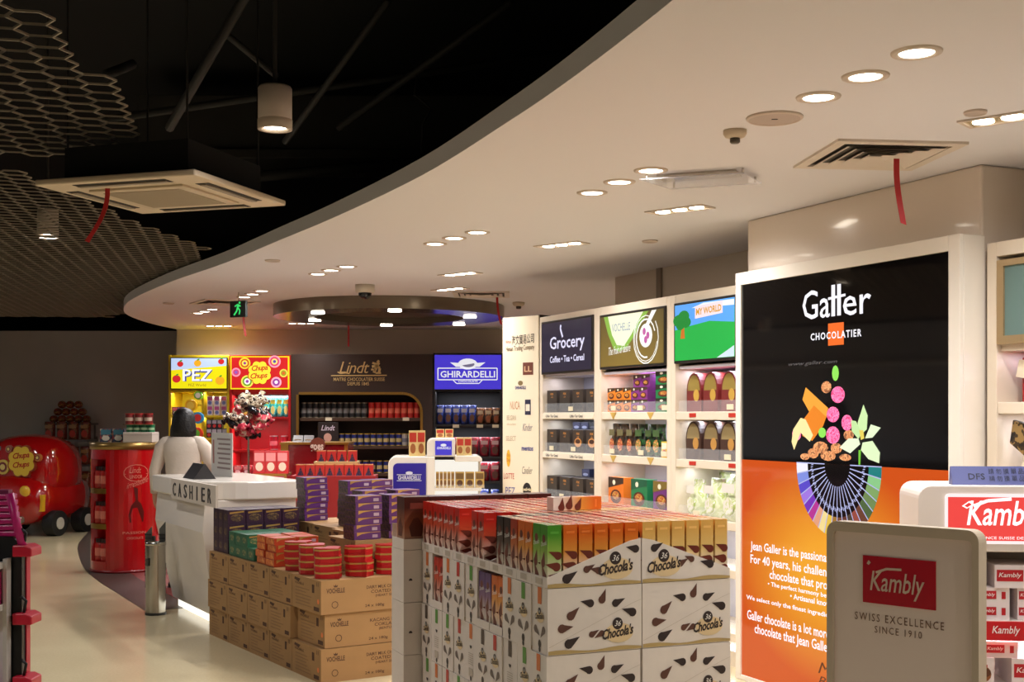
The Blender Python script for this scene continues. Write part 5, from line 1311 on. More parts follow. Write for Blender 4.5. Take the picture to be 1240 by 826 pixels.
# black tent card and acrylic price board on the counter
t = thing('tent_card', 'black folded tent card standing on the cashier counter', 'tent card', (0.76, 0.02, H1), CF)
part('card', MB().prism([(-0.02, H1), (0.16, H1), (0.075, H1+0.12), (0.065, H1+0.12)], 0.60, 0.92, 'x'), M((44, 42, 44), 0.4), t)
t = thing('notice_board', 'upright white printed notice on the cashier counter', 'notice', (1.05, 0.3, H1), CF)
nb0 = CF.px(256, 500, 0.35)[0]; nb1 = CF.px(281, 500, 0.35)[0]
part('board', MB().box(nb0, nb1, 0.35, 0.358, H1, H1+0.36), M((206, 202, 194), 0.35), t)
mb = MB()
for i in range(7): mb.rect(nb0+0.30*(nb1-nb0)+0.02*(i % 3), nb1-0.04, H1+0.06+0.04*i, H1+0.075+0.04*i, 0.348)
part('printed_lines', mb, M((140, 120, 116), 0.5), t)
part('title', MB().rect(nb0+0.05, nb0+0.09, H1+0.1, H1+0.3, 0.348), M((170, 110, 100), 0.5), t)

# litter bin with a striped liner panel
bp = PH(188.5, 744, 0.0)
t = thing('litter_bin', 'brushed steel cylindrical litter bin beside the cashier counter', 'litter bin', (bp.x, bp.y, 0))
part('body', MB().cyl((bp.x, bp.y), 0.078, 0.02, 0.56, 28), STEEL, t)
part('base_ring', MB().cyl((bp.x, bp.y), 0.084, 0, 0.02, 28), M((40, 38, 36), 0.4), t)
part('rim', MB().lathe((bp.x, bp.y, 0.56), [(0.082, 0), (0.082, 0.025), (0.06, 0.025), (0.06, 0.005)], 28), STEEL, t)
part('opening', MB().cyl((bp.x, bp.y), 0.06, 0.562, 0.566, 24), BLACK, t)
part('badge', MB().box(bp.x-0.055, bp.x-0.035, bp.y-0.085, bp.y-0.06, 0.40, 0.46), M((60, 56, 50), 0.4), t)
t2 = thing('umbrella_bag_stand', 'dark ribbed stand with angled fins behind the steel bin', 'stand', (bp.x-0.06, bp.y+0.13, 0))
part('post', MB().box(bp.x-0.10, bp.x-0.04, bp.y+0.11, bp.y+0.14, 0.0, 0.62), M((60, 58, 54), 0.4), t2)
for k, (a, b, h0) in enumerate(((-0.115, -0.06, 0.70), (0.0, 0.05, 0.74))):
    mb = MB().prism([(bp.x+a, 0.2), (bp.x+b, 0.2), (bp.x+b, h0), (bp.x+a, h0-0.06)], bp.y+0.10, bp.y+0.11, 'y')
    fn = part('fin_panel', mb, M((84, 82, 76), 0.4), t2)
    for i in range(12): part('rib', MB().box(bp.x+a, bp.x+b, bp.y+0.09, bp.y+0.10, 0.3+0.03*i, 0.312+0.03*i), M((40, 38, 36), 0.4), fn)
part('shelf_link', MB().box(bp.x-0.06, bp.x+0.05, bp.y+0.11, bp.y+0.125, 0.3, 0.4), M((60, 58, 54), 0.4), t2)

# red round display column
cp = PH(143.5, 693, 0.0)
rc = 0.335
t = thing('display_column', 'round red chocolate display column with a gold rim and jar niche', 'display column', (cp.x, cp.y+0.1, 0))
c2 = (cp.x, cp.y+0.2)
hR = 1.33
REDG = M((178, 14, 20), 0.14, coat=0.6)
N0, N1 = R(208), R(254)          # niche angle range seen on the left
def arc(r, a, b, n): return [(c2[0]+r*math.cos(a+(b-a)*i/n), c2[1]+r*math.sin(a+(b-a)*i/n)) for i in range(n+1)]
niche = [(0.12, 0.35), (0.50, 0.73), (0.86, 1.10)]
o = arc(rc, N1, N0+2*math.pi, 40)
prof = o+[(c2[0]+0.12*math.cos(N0), c2[1]+0.12*math.sin(N0)), (c2[0]+0.12*math.cos(N1), c2[1]+0.12*math.sin(N1))]
mb = MB(); mb.prism(prof, 0.03, hR-0.07)
bod = part('body', mb, REDG, t)
part('niche_back', MB().prism(arc(0.17, N0, N1, 6)+[(c2[0]+0.1*math.cos(N1), c2[1]+0.1*math.sin(N1)), (c2[0]+0.1*math.cos(N0), c2[1]+0.1*math.sin(N0))], 0.03, hR-0.07), REDG, t)
for z0, z1 in ((0.03, 0.12), (0.45, 0.50), (0.81, 0.86), (1.16, hR-0.07)):
    wedge = arc(rc+0.003, N0-0.02, N1+0.02, 8)+[(c2[0]+0.1*math.cos(N1), c2[1]+0.1*math.sin(N1)), (c2[0]+0.1*math.cos(N0), c2[1]+0.1*math.sin(N0))]
    part('niche_shelf', MB().prism(wedge, z0, z1), REDG if z1-z0 > 0.06 else GOLD, t)
part('gold_rim', MB().lathe((c2[0], c2[1], hR-0.07), [(rc+0.012, 0), (rc+0.012, 0.07), (rc-0.02, 0.07)], 48), M((150, 120, 66), 0.3, 0.7), t, label='gold rim')
part('base_ring', MB().lathe((c2[0], c2[1], 0), [(rc+0.01, 0), (rc+0.01, 0.03)], 40), M((120, 10, 14), 0.3), t)
def wrap(mb_):                      # bend flat print (x, z) round the column; x = arc length from the front
    mb_.v = [Vector((c2[0]+(rc-v.y)*math.sin(v.x/rc+PHI), c2[1]-(rc-v.y)*math.cos(v.x/rc+PHI), v.z)) for v in mb_.v]
    mb_.noflip = True
    return mb_
PHI = R(38)
mb = MB(); mb.text('Lindt', -0.075, 0.045, 1.02, 1.08, -0.003, 0.0, 0.3).text('LINDOR', -0.07, 0.06, 0.965, 1.0, -0.003, 0.01)
mb.stroke([(-0.12, 1.01), (0.12, 1.01)], 0.005, -0.003)
mb.stroke([(0.13*math.cos(R(a)), 1.02+0.085*math.sin(R(a))) for a in range(0, 361, 24)], 0.006, -0.003)
mb.text('irresistible', -0.1, 0.13, 0.86, 0.92, -0.003, 0.0, 0.4, skew=0.3)
mb.text('PASSION', -0.14, 0.10, 0.40, 0.425, -0.003, 0.01).text('CHOCOLATE', -0.10, 0.07, 0.345, 0.37, -0.003, 0.01)
part('gilt_print', wrap(mb), M((206, 120, 100), 0.4), t)
mb = MB().flat([(-0.07, 0.52), (0.07, 0.52), (0.08, 0.62), (0.05, 0.70), (0.012, 0.74), (0.012, 0.86), (-0.03, 0.88), (-0.012, 0.74), (-0.055, 0.69), (-0.08, 0.6)], -0.003)
part('chocolate_print', wrap(mb), M((90, 20, 16), 0.3), t)
jar = mesh_from('sweet_jar', MB().lathe((0, 0, 0), [(0.046, 0), (0.05, 0.01), (0.05, 0.17), (0.04, 0.185)], 16).mat(1).cyl((0, 0), 0.043, 0.185, 0.225, 16).mat(2).loft([[(0.0512*math.cos(R(a)), 0.0512*math.sin(R(a)), z) for a in range(190, 351, 20)] for z in (0.05, 0.13)], caps=False, closed=False), [M((176, 40, 34), 0.15), M((40, 10, 10), 0.3), M((214, 120, 100), 0.4)])
for i, z in enumerate((0.12, 0.50, 0.86)):
    for a in (R(220), R(242)):
        put(jar, 'sweet_jar', 'red sweet jar with a dark lid in the %s niche of the red column' % ('lowest', 'middle', 'highest')[i], 'jar', (c2[0]+(rc-0.075)*math.cos(a)*1.0, c2[1]+(rc-0.075)*math.sin(a)-0.0, z), 0, 'jars in the red column')
# things on top of the column
t = thing('gift_carton', 'white carton lying on top of the red column', 'carton', (c2[0]+0.13, c2[1], hR))
part('box', MB().box(c2[0]+0.03, c2[0]+0.33, c2[1]-0.15, c2[1]+0.1, hR, hR+0.105), M((206, 196, 184), 0.5), t, 0.004)
part('lid_seam', MB().box(c2[0]+0.028, c2[0]+0.332, c2[1]-0.152, c2[1]+0.102, hR+0.075, hR+0.08), M((170, 160, 150), 0.5), t)
gtin = product('can', 0.075, 0.075, 0.075, [M((30, 110, 70), 0.3), M((50, 140, 90), 0.3), M((170, 200, 160), 0.4)])
rtin = product('can', 0.09, 0.09, 0.11, [M((120, 40, 40), 0.3), M((190, 40, 34), 0.3), M((200, 180, 160), 0.4)])
row(gtin, 'sweet_tin', 'small green tin on the white carton atop the red column', 'tin', WORLD, lins(c2[0]+0.07, c2[0]+0.29, 4), c2[1]-0.08, hR+0.105, 'green tins atop the red column')
plank = solo('tray', MB().box(c2[0]+0.02, c2[0]+0.32, c2[1]-0.12, c2[1]+0.02, hR+0.18, hR+0.188), M((120, 100, 70), 0.4), 'thin brown tray lying across the small green tins', 'tray')
row(rtin, 'sweet_tin', 'dark red tin on the thin tray above the green tins', 'tin', WORLD, [c2[0]+0.07, c2[0]+0.17, c2[0]+0.265], c2[1]-0.1, hR+0.188, 'red tins atop the red column')
lots = product('box', 0.12, 0.1, 0.14, [art([(60, 60, 80), (40, 90, 110), (170, 60, 60), (200, 190, 170)], 30), M((70, 130, 150), 0.4), M((230, 225, 210), 0.4)])
row(lots, 'sweet_box', 'patterned grey-blue sweet box beside the white carton on the red column', 'box', WORLD, [c2[0]-0.18, c2[0]-0.05], c2[1]-0.05, hR, 'sweet boxes atop the red column')

# ============================================================ TOY CAR DISPLAY
carp = PH(28, 648, 0.0)
CAR = Frame(carp.x, carp.y+0.15, R(-16))        # x across the car's nose, y backwards
cr = thing('car_display', 'red toy car sweet display with yellow flower badges', 'car display', (0, 0, 0), CAR)
CR = M((168, 16, 16), 0.12, coat=0.8)
def shell(w_, zb0, zt0, y, n=24):
    c_ = [(math.cos(2*math.pi*i/n), math.sin(2*math.pi*i/n)) for i in range(n)]
    return [(w_/2*math.copysign(abs(a)**0.7, a), y, (zb0+zt0)/2+(zt0-zb0)/2*math.copysign(abs(b)**0.8, b)) for a, b in c_]
mb = MB(); mb.sm = True
mb.loft([shell(0.6, 0.26, 0.60, -0.46), shell(0.92, 0.17, 0.76, -0.40), shell(1.04, 0.14, 0.84, -0.22), shell(1.08, 0.14, 0.88, 0.1), shell(1.08, 0.14, 0.88, 0.5), shell(0.95, 0.18, 0.8, 0.72), shell(0.6, 0.26, 0.66, 0.8)])
part('body', mb, CR, cr)
mb = MB(); mb.sm = True
mb.loft([shell(0.66, 0.62, 1.12, -0.30), shell(0.92, 0.5, 1.25, -0.26), shell(1.08, 0.42, 1.33, -0.12), shell(1.14, 0.4, 1.36, 0.15), shell(1.08, 0.4, 1.3, 0.45), shell(0.7, 0.5, 1.1, 0.66)])
part('cabin', mb, CR, cr)
for sx in (-1, 1):
    for yy in (-0.12, 0.5):
        w_ = part('wheel', MB().cyl((yy, 0.17), 0.17, sx*0.44, sx*0.60, 24, axis='x'), M((16, 16, 16), 0.6), cr, 0.01)
        part('hub_cap', MB().cyl((yy, 0.17), 0.08, sx*0.60, sx*0.612, 18, axis='x'), M((190, 184, 168), 0.3), w_)
    part('headlamp', MB().ball((sx*0.28, -0.42, 0.60), 0.085, 14, 8, (1, 0.5, 1)), M((226, 176, 50), 0.25), cr, label='yellow headlamp')
    part('wing_panel', MB().prism([(sx*0.45-0.05, 0.34), (sx*0.45+0.05, 0.34), (sx*0.45+0.06, 0.56), (sx*0.45-0.06, 0.56)], -0.36, -0.30, 'y'), M((226, 176, 40), 0.3), cr)
part('bumper', MB().prism(rrect(0.06, 0.28, 0.19, 0.28, 0.03), -0.50, -0.42, 'y'), M((190, 180, 160), 0.25, 0.7), cr, 0.008)
part('windscreen', MB().flat([(-0.5, 0.86), (-0.2, 0.86), (-0.2, 1.2), (-0.34, 1.14), (-0.46, 1.0)], -0.285), M((110, 120, 124), 0.1), cr)
def badge(c, r, parent, y, words=True, sy=1.0):
    bd = part('badge', MB().prism([(c[0]+r*(1+0.16*abs(math.sin(4*t))-0.08)*math.cos(t), c[1]+r*(1+0.16*abs(math.sin(4*t))-0.08)*math.sin(t)) for t in [2*math.pi*i/48 for i in range(48)]], y, y+0.04, 'y'), M((150, 60, 30), 0.3), parent)
    part('badge_face', scallop(c[0], c[1], r*0.92, y-0.002, MB(), 8, 0.16, sy), M((222, 188, 60), 0.3), bd)
    if words:
        mb = MB().text('Chupa', c[0]-r*0.62, c[0]+r*0.62, c[1]+r*0.02, c[1]+r*0.5, y-0.004, 0.02, 0.2, 0.9, skew=0.1).text('Chups', c[0]-r*0.62, c[0]+r*0.62, c[1]-r*0.55, c[1]-r*0.08, y-0.004, 0.02, 0.2, 0.9, skew=0.1)
        part('badge_letters', mb, M((170, 20, 16), 0.3), bd)
badge((0.16, 1.0), 0.21, cr, -0.335)
badge((-0.16, 0.43), 0.13, cr, -0.5)
for c, r, cc in (((-0.14, 0.92), 0.10, (214, 190, 90)), ((-0.05, 1.16), 0.05, (170, 110, 90)), ((0.40, 1.05), 0.05, (190, 120, 60))):
    bd = part('swirl_badge', MB().cyl(c, r, -0.325, -0.28, 18, axis='y'), M(cc, 0.3), cr)
    part('swirl_ring', MB().oval(c[0], c[1], r*0.68, r*0.68, -0.327, 14), M((120, 50, 50), 0.3), bd)
    part('swirl_ring', MB().oval(c[0], c[1], r*0.4, r*0.4, -0.329, 12), M((220, 200, 120), 0.3), bd)

# shelving with heaped sweets behind the car
hp = P(84, 600, 18.1)
t = thing('sweet_rack', 'tiered rack of sweets standing behind the red toy car', 'rack', (hp.x, hp.y, 0))
for i in range(4): part('shelf', MB().box(hp.x-0.32, hp.x+0.34, hp.y-0.2, hp.y+0.25, 0.15+0.36*i, 0.18+0.36*i), M((120, 116, 110), 0.4, 0.5), t)
for sx in (-0.32, 0.32): part('upright', MB().box(hp.x+sx-0.015, hp.x+sx+0.015, hp.y+0.2, hp.y+0.24, 0, 1.3), M((120, 116, 110), 0.4, 0.5), t)
sbag = product('pouch', 0.15, 0.12, 0.26, [art([(130, 50, 36), (90, 40, 30), (170, 110, 60), (60, 40, 40)], 25), M((170, 130, 80), 0.3), M((190, 60, 40), 0.3)])
for i in range(4):
    row(sbag, 'sweet_bag', 'reddish brown sweet bag on the %s shelf of the tiered rack' % ('lowest', 'second', 'third', 'top')[i], 'sweet bag', WORLD, lins(hp.x-0.25, hp.x+0.27, 4), hp.y-0.15, 0.18+0.36*i, 'sweet bags on the tiered rack')
swt = mesh_from('wrapped_sweet', MB().lathe((0, 0, 0), [(0.03, -0.10), (0.012, -0.07), (0.05, -0.05), (0.058, 0), (0.05, 0.05), (0.012, 0.07), (0.03, 0.10)], 12), art([(150, 60, 36), (90, 44, 34), (180, 130, 70), (120, 40, 34)], 20, 0.25))
for j in range(3):
    for i in range(5-j):
        o = put(swt, 'wrapped_sweet', 'giant wrapped sweet heaped on the tiered rack, %s row' % ('bottom', 'middle', 'top')[j], 'sweet', (hp.x-0.25+0.12*i+0.06*j, hp.y+0.07, 1.50+0.058+0.105*j), 0, 'giant sweets on the tiered rack')
        o.rotation_euler = (R(90), 0, 0)
part('shelf', MB().box(hp.x-0.34, hp.x+0.34, hp.y-0.06, hp.y+0.25, 1.47, 1.50), M((120, 116, 110), 0.4, 0.5), t)
for sx in (-0.30, 0.30): part('upright', MB().box(hp.x+sx-0.012, hp.x+sx+0.012, hp.y+0.2, hp.y+0.23, 1.26, 1.47), M((120, 116, 110), 0.4, 0.5), t)

# ============================================================ NEAR-LEFT PINK RACK
LF = P(26.5, 700, 4.0)
t = thing('accessory_rack', 'black sided rack with red hook tabs and a magenta ribbed basket', 'rack', (LF.x-0.2, LF.y, 0))
zt_ = P(26, 650, 4.0).z
part('end_panel', MB().prism(rrect(LF.x-0.50, LF.x, 0.0, zt_, 0.05, 6, (0, 0, 1, 0)), LF.y, LF.y+0.03, 'y'), BLACK, t)
part('back_panel', MB().box(LF.x-0.5, LF.x+0.004, LF.y+0.03, LF.y+0.06, 0.1, zt_-0.06), M((196, 24, 60), 0.4), t)
for y_ in (664, 746, 822):
    p = P(33, y_, 4.0)
    tb_ = part('hook_tab', MB().prism([(LF.x-0.02, p.z-0.025), (LF.x+0.042, p.z-0.025), (LF.x+0.042, p.z+0.002), (LF.x+0.02, p.z+0.012), (LF.x-0.02, p.z+0.012)], LF.y-0.03, LF.y+0.06, 'y'), M((196, 20, 50), 0.35), t, 0.004, label='red hook tab')
    part('hook', MB().tube([(LF.x+0.01, LF.y-0.01, p.z+0.01), (LF.x+0.018, LF.y-0.01, p.z+0.05), (LF.x+0.0, LF.y-0.01, p.z+0.065)], 0.005), BLACK, tb_)
# ribbed magenta basket on top
bz0 = zt_+0.0
mag = M((190, 24, 110), 0.35)
for i in range(7): part('basket_rib', MB().box(LF.x-0.5, LF.x-0.02-0.003*i, LF.y+0.005, LF.y+0.06, bz0+0.02*i, bz0+0.017+0.02*i), mag, t, 0.004)
part('basket_core', MB().box(LF.x-0.5, LF.x-0.05, LF.y+0.015, LF.y+0.05, bz0, bz0+0.15), M((120, 14, 70), 0.5), t)
part('basket_arm', MB().tube([(LF.x-0.035, LF.y-0.01, bz0+0.14), (LF.x-0.015, LF.y-0.01, bz0+0.05), (LF.x+0.012, LF.y-0.01, bz0-0.05)], 0.014), mag, t)
t = thing('cosmetics_shelf', 'grey edged low shelf unit with pink products before the black rack', 'shelf', (LF.x-0.25, LF.y-0.3, 0))
x_ = P(12.5, 700, 3.955).x-0.012; zz = P(10, 677, 3.955).z
part('side_panel', MB().box(x_-0.012, x_, 3.955, 3.99, 0, zz), M((196, 190, 182), 0.4), t)
part('back_panel', MB().box(x_-0.4, x_-0.012, 3.97, 3.99, 0, zz-0.03), M((206, 196, 196), 0.5), t)
for z in (0.3, 0.62, 0.98, zz-0.03): part('shelf', MB().box(x_-0.4, x_-0.012, 3.90, 3.97, z, z+0.02), M((210, 204, 196), 0.4), t)
pinkb = product('box', 0.06, 0.07, 0.12, [M((226, 60, 130), 0.4), M((240, 180, 200), 0.4), M((250, 230, 240), 0.4)])
for i, z in enumerate((0.64, 1.0)): row(pinkb, 'cosmetics_box', 'pink cosmetics box on the %s grey shelf of the low unit' % ('lower', 'upper')[i], 'box', WORLD, [x_-0.05, x_-0.13], 3.895, z, 'pink cosmetics boxes', sc=(1, 1, 0.85))
# ============================================================ WHITE CHOCOLATE CASE STACK (centre foreground)
WS = Frame(0.113, 4.0, R(22.8))           # x along the front face, y along the left face
CWd, CDp, CHt = 0.345, 0.126, 0.2185
Z0 = 1.043-4*CHt
CARD = M((230, 220, 210), 0.5, noise=0.03, scale=15); INK = M((52, 40, 40), 0.45); INK2 = M((96, 60, 50), 0.45); CRM = M((232, 206, 160), 0.5); GWV = M((186, 160, 104), 0.5); WHT = M((244, 240, 232), 0.5)
GAP = 0.0015
def logo36(mb, cx, cz, k, y, side='y'):
    "oval badge with the number and the brand word; mats: 1 ink, 2 brown ink, 3 cream, 5 white"
    mb.mat(3).oval(cx+0.004*k, cz-0.012*k, 0.056*k, 0.034*k, y, 20, side)
    mb.mat(1).oval(cx-0.002*k, cz+0.021*k, 0.020*k, 0.021*k, y-0.0004, 18, side)
    mb.mat(5).text('36', cx-0.014*k, cx+0.011*k, cz+0.012*k, cz+0.031*k, y-0.0008, 0.0, 0.35, side=side)
    mb.mat(1).text("Chocola's", cx-0.062*k, cx+0.060*k, cz-0.034*k, cz+0.003*k, y-0.0008, 0.028, 0.22, 0.95, side=side, skew=0.13)
def wave_band(mb, x0, x1, z, y, side='y', amp=0.004):
    n = 12; top = [(x0+(x1-x0)*i/n, z+0.010+amp*math.sin(2*math.pi*(i/n)*1.5+0.5)) for i in range(n+1)]
    mb.mat(4).flat([(x0, z), (x1, z)]+top[::-1], y, side)
def front_print(mb, x0, y):
    "drops and brand of a closed case, on the -y face starting at x0"
    for (u, v, L, a, m) in ((0.06, 0.085, 0.055, 0.0, 2), (0.09, 0.130, 0.055, 35, 2), (0.145, 0.165, 0.05, 160, 1), (0.20, 0.180, 0.05, 62, 2), (0.255, 0.160, 0.05, 15, 1), (0.30, 0.128, 0.055, 155, 1), (0.085, 0.038, 0.06, 22, 1), (0.165, 0.062, 0.04, 20, 2), (0.188, 0.058, 0.04, 200, 2)):
        mb.mat(m).drop(x0+u, v, L*0.9, R(a), y)
    logo36(mb, x0+0.255, 0.070, 0.95, y-0.0003)
    mb.mat(6).stroke([(x0+0.004, 0.026), (x0+0.31, 0.155), (x0+0.341, 0.165)], 0.0012, y)
    wave_band(mb, x0+0.002, x0+0.343, 0.002, y)
CM = [CARD, INK, INK2, CRM, GWV, WHT, M((196, 184, 168), 0.6)]
def case_mesh(tab, style):
    "closed case: long face printed, narrow left face with tab"
    mb = MB().box(0, CWd-GAP, 0, CDp-GAP, 0, CHt-0.002)
    front_print(mb, 0, -0.0012)
    x = -0.0012; c = -(CDp-GAP)/2         # left face: horizontal coordinate is -y
    def U(t): return -(CDp-GAP)*(1-t)
    if style == 0:
        logo36(mb, U(0.5), 0.125, 0.56, x, 'x')
        mb.mat(8).drop(U(0.30), 0.070, 0.044, R(-38), x, 'x'); mb.mat(8).drop(U(0.70), 0.072, 0.044, R(222), x, 'x'); mb.mat(1).oval(U(0.5), 0.030, 0.012, 0.014, x, 10, 'x')
    else:
        mb.mat(1).oval(U(0.5), 0.135, 0.011, 0.012, x, 12, 'x', a0=math.pi, a1=2*math.pi)
        for i in range(6): mb.mat(6).stroke([(U(0.3), 0.105-0.008*i), (U(0.7), 0.105-0.008*i)], 0.003, x, 'x')
        mb.mat(6).rect(U(0.33), U(0.67), 0.02, 0.05, x, 'x')
    mb.mat(7).rect(U(0.38), U(0.62), CHt-0.058, CHt-0.003, x, 'x')
    mb.mat(1).oval(U(0.5), 0.012, 0.008, 0.010, x, 10, 'x')
    return mesh_from('chocolate_case', mb, CM+[M(tab, 0.45), M((112, 98, 90), 0.5)])
TABS = {'red': (196, 50, 44), 'orange': (220, 120, 60), 'green': (90, 150, 60), 'brown': (80, 64, 56)}
CASES = {(t, s): case_mesh(c, s) for t, c in TABS.items() for s in (0, 1)}
def put1(me, name, label, cat, fr, x, y, z, group, rot=0.0):
    o = bpy.data.objects.new(name, me); link(o); o.location = fr.w(x, y, z); o.rotation_euler = (0, 0, fr.r+rot)
    return tag(o, label, cat, group)
# chocolate packs
def pack_mesh(top, mid, bot=(236, 222, 206), logo=True):
    w_, d_, h_ = 0.0490, 0.0570, 0.20
    mb = MB().box(0, w_, 0, d_, 0, h_)
    for (u, v, L, a) in ((0.6, 0.105, 0.05, 150), (0.45, 0.068, 0.055, 160), (0.6, 0.035, 0.05, 165)): mb.mat(1).drop(u*w_, v, L*0.9, R(a), -0.0008)
    mb.mat(2).rect(w_*0.2, w_*0.8, 0.172, 0.180, -0.0006)
    mb.mat(1).oval(-d_*0.5, 0.155, 0.012, 0.014, -0.0008, 12, 'x')
    mb.mat(3).text("Chocola's", -d_*0.9, -d_*0.1, 0.128, 0.143, -0.0008, 0.01, 0.2, side='x', skew=0.2)
    mb.mat(1).drop(-d_*0.55, 0.085, 0.05, R(70), -0.0008, 'x'); mb.mat(1).drop(-d_*0.5, 0.04, 0.055, R(110), -0.0008, 'x')
    mb.mat(4).rect(0.004, w_-0.004, 0.004, d_-0.004, h_+0.0006, 'z')
    return mesh_from('chocolate_pack', mb, [grad(bot, top, 0.02, 0.17, 0.3, mid=(0.62, mid)), M((110, 46, 34), 0.35), M([min(255, v+25) for v in top], 0.35), WHT, art([[min(255, int(v*0.9+25)) for v in top], (214, 176, 140), [int(v*0.85) for v in top]], 40, 0.22)])
PK = {'R': ('red', pack_mesh((196, 36, 24), (206, 80, 50))), 'D': ('dark brown', pack_mesh((44, 30, 26), (80, 60, 50))), 'O': ('orange', pack_mesh((222, 104, 26), (228, 150, 60))),
      'G': ('green', pack_mesh((70, 150, 40), (150, 190, 80))), 'Y': ('cream yellow', pack_mesh((228, 176, 92), (232, 196, 120))), 'P': ('purple', pack_mesh((92, 60, 120), (130, 90, 130))), 'B': ('brick red', pack_mesh((170, 60, 34), (200, 110, 60)))}
# opened case: front of the case torn away, packs showing
mb = MB()
hb = CHt-0.002
mb.box(0, CWd-GAP, 0, CDp-GAP, 0, 0.004).box(0.06, CWd-GAP, 0, 0.004, 0.004, hb).box(0.06, CWd-GAP, CDp-GAP-0.004, CDp-GAP, 0.004, hb).box(0.12, 0.124, 0.004, CDp-GAP-0.004, 0.004, hb).box(0.06, CWd-GAP, 0.004, CDp-GAP-0.004, hb-0.004, hb)
mb.box(0, 0.003, 0, CDp-GAP, 0.004, 0.03).box(0, 0.06, 0, 0.003, 0.004, 0.05).box(0, 0.06, CDp-GAP-0.003, CDp-GAP, 0.004, 0.05)
OPEN_CASE = mesh_from('chocolate_case', mb, [CARD])
opened = {(3, 8): 'R', (3, 3): 'O', (3, 4): 'P'}
ORD = ['first', 'second', 'third', 'fourth', 'fifth', 'sixth', 'seventh', 'eighth', 'ninth', 'tenth']
lvl = ['on the floor pallet', 'in the second layer', 'in the third layer', 'in the fourth layer']
tabseq = {3: ['orange', 'green', 'x', 'x', 'x', 'green', 'red', 'orange', 'x', 'orange'], 2: ['orange', 'green', 'brown', 'red', 'brown', 'orange', 'red', 'green', 'green', 'brown'],
          1: ['red', 'green', 'orange', 'brown', 'red', 'orange', 'green', 'red', 'orange', 'green'], 0: ['green', 'orange', 'red', 'brown', 'green', 'red', 'orange', 'brown', 'green', 'red']}
for k in range(4):
    for j in range(10):
        z = Z0+k*CHt; jit = random.uniform(-0.003, 0.003)
        if (k, j) in opened:
            c = opened[(k, j)]
            put1(OPEN_CASE, 'chocolate_case', 'opened white chocolate case showing %s packs inside its torn front' % PK[c][0], 'case', WS, 0, j*CDp, z, None)
            for q in range(2):
                put1(PK[c][1], 'chocolate_pack', '%s chocolate pack inside the opened white case' % PK[c][0], 'chocolate pack', WS, 0.008, 0.0035+j*CDp+0.0605*q, z+0.004, 'packs inside opened cases')
        else:
            tb = tabseq[k][j]
            if tb == 'x': tb = 'orange'
            stl = 0 if (j+k) % 3 != 1 or k == 3 else 1
            put1(CASES[(tb, stl)], 'chocolate_case', 'white chocolate case, %s tab, %s from the lettered corner %s' % (tb, ORD[j], lvl[k]), 'case', WS, jit, j*CDp, z, 'white cases of the big stack')
        put1(CASES[('brown', 0)], 'chocolate_case', 'white chocolate case in the rear rank, %s from the lettered front, %s' % (ORD[j], lvl[k]), 'case', WS, CWd+0.005, j*CDp+jit*0.3, z, 'rear white cases of the big stack')
solo('pallet', MB().box(-0.02, 0.72, -0.02, 0.10, 0.0, Z0-0.02).box(-0.02, 0.72, 0.56, 0.68, 0, Z0-0.02).box(-0.02, 0.72, 1.15, 1.268, 0, Z0-0.02).box(-0.02, 0.72, -0.02, 1.268, Z0-0.02, Z0), M((150, 120, 84), 0.7, noise=0.15, scale=12), 'low wooden pallet under the big white case stack', 'pallet', (0.35, 0.6, 0), WS)
# trays on top
def tray_mesh(flip):
    mb = MB(); t_ = 0.003
    def fx(u): return CWd-GAP-u if flip else u
    pts = [(fx(0), 0), (fx(CWd-GAP), 0), (fx(CWd-GAP), 0.150), (fx(0.30), 0.142), (fx(0), 0.034)]
    if flip: pts = pts[::-1]
    mb.prism(pts, 0, t_, 'y'); mb.prism(pts, CDp-GAP-t_, CDp-GAP, 'y')
    a, b = sorted((fx(0), fx(t_))); mb.box(a, b, t_, CDp-GAP-t_, 0.0, 0.034)
    a, b = sorted((fx(CWd-GAP-t_), fx(CWd-GAP))); mb.box(a, b, t_, CDp-GAP-t_, 0.0, 0.150)
    mb.box(t_, CWd-GAP-t_, t_, CDp-GAP-t_, 0, 0.003)
    y = -0.0012
    logo36(mb, 0.085 if flip else 0.250, 0.066, 1.05, y-0.0003)
    if flip:
        for (u, v, L, a_, m) in ((0.055, 0.118, 0.05, 20, 1), (0.155, 0.062, 0.045, 20, 2), (0.185, 0.075, 0.04, 150, 2), (0.255, 0.056, 0.055, 158, 1)): mb.mat(m).drop(u, v, L*0.9, R(a_), y)
    else:
        for (u, v, L, a_, m) in ((0.08, 0.032, 0.06, 25, 1), (0.15, 0.058, 0.045, 20, 2), (0.178, 0.052, 0.045, 160, 2), (0.315, 0.118, 0.05, 162, 1)): mb.mat(m).drop(u, v, L*0.9, R(a_), y)
    wave_band(mb, 0.002, 0.343, 0.0, y)
    if not flip:
        mb.mat(6).rect(-(CDp-GAP)*0.72, -(CDp-GAP)*0.3, 0.008, 0.028, -0.0012, 'x')
    return mesh_from('display_tray', mb, CM)
TL, TRr = tray_mesh(False), tray_mesh(True)
left_edge = ['G', 'G', 'O', 'O', 'B', 'D', 'D', None, None, 'R', 'R', None, None, 'R', 'R', 'R', 'R', 'R', 'R', 'R']
colmix = ['O', 'B', 'R', 'D', 'R', 'O', 'R', 'B', 'R', 'R']; colmix2 = ['Y', 'O', 'R', 'B', 'Y', 'R', 'O', 'R', 'B', 'R']
ZT = 1.043
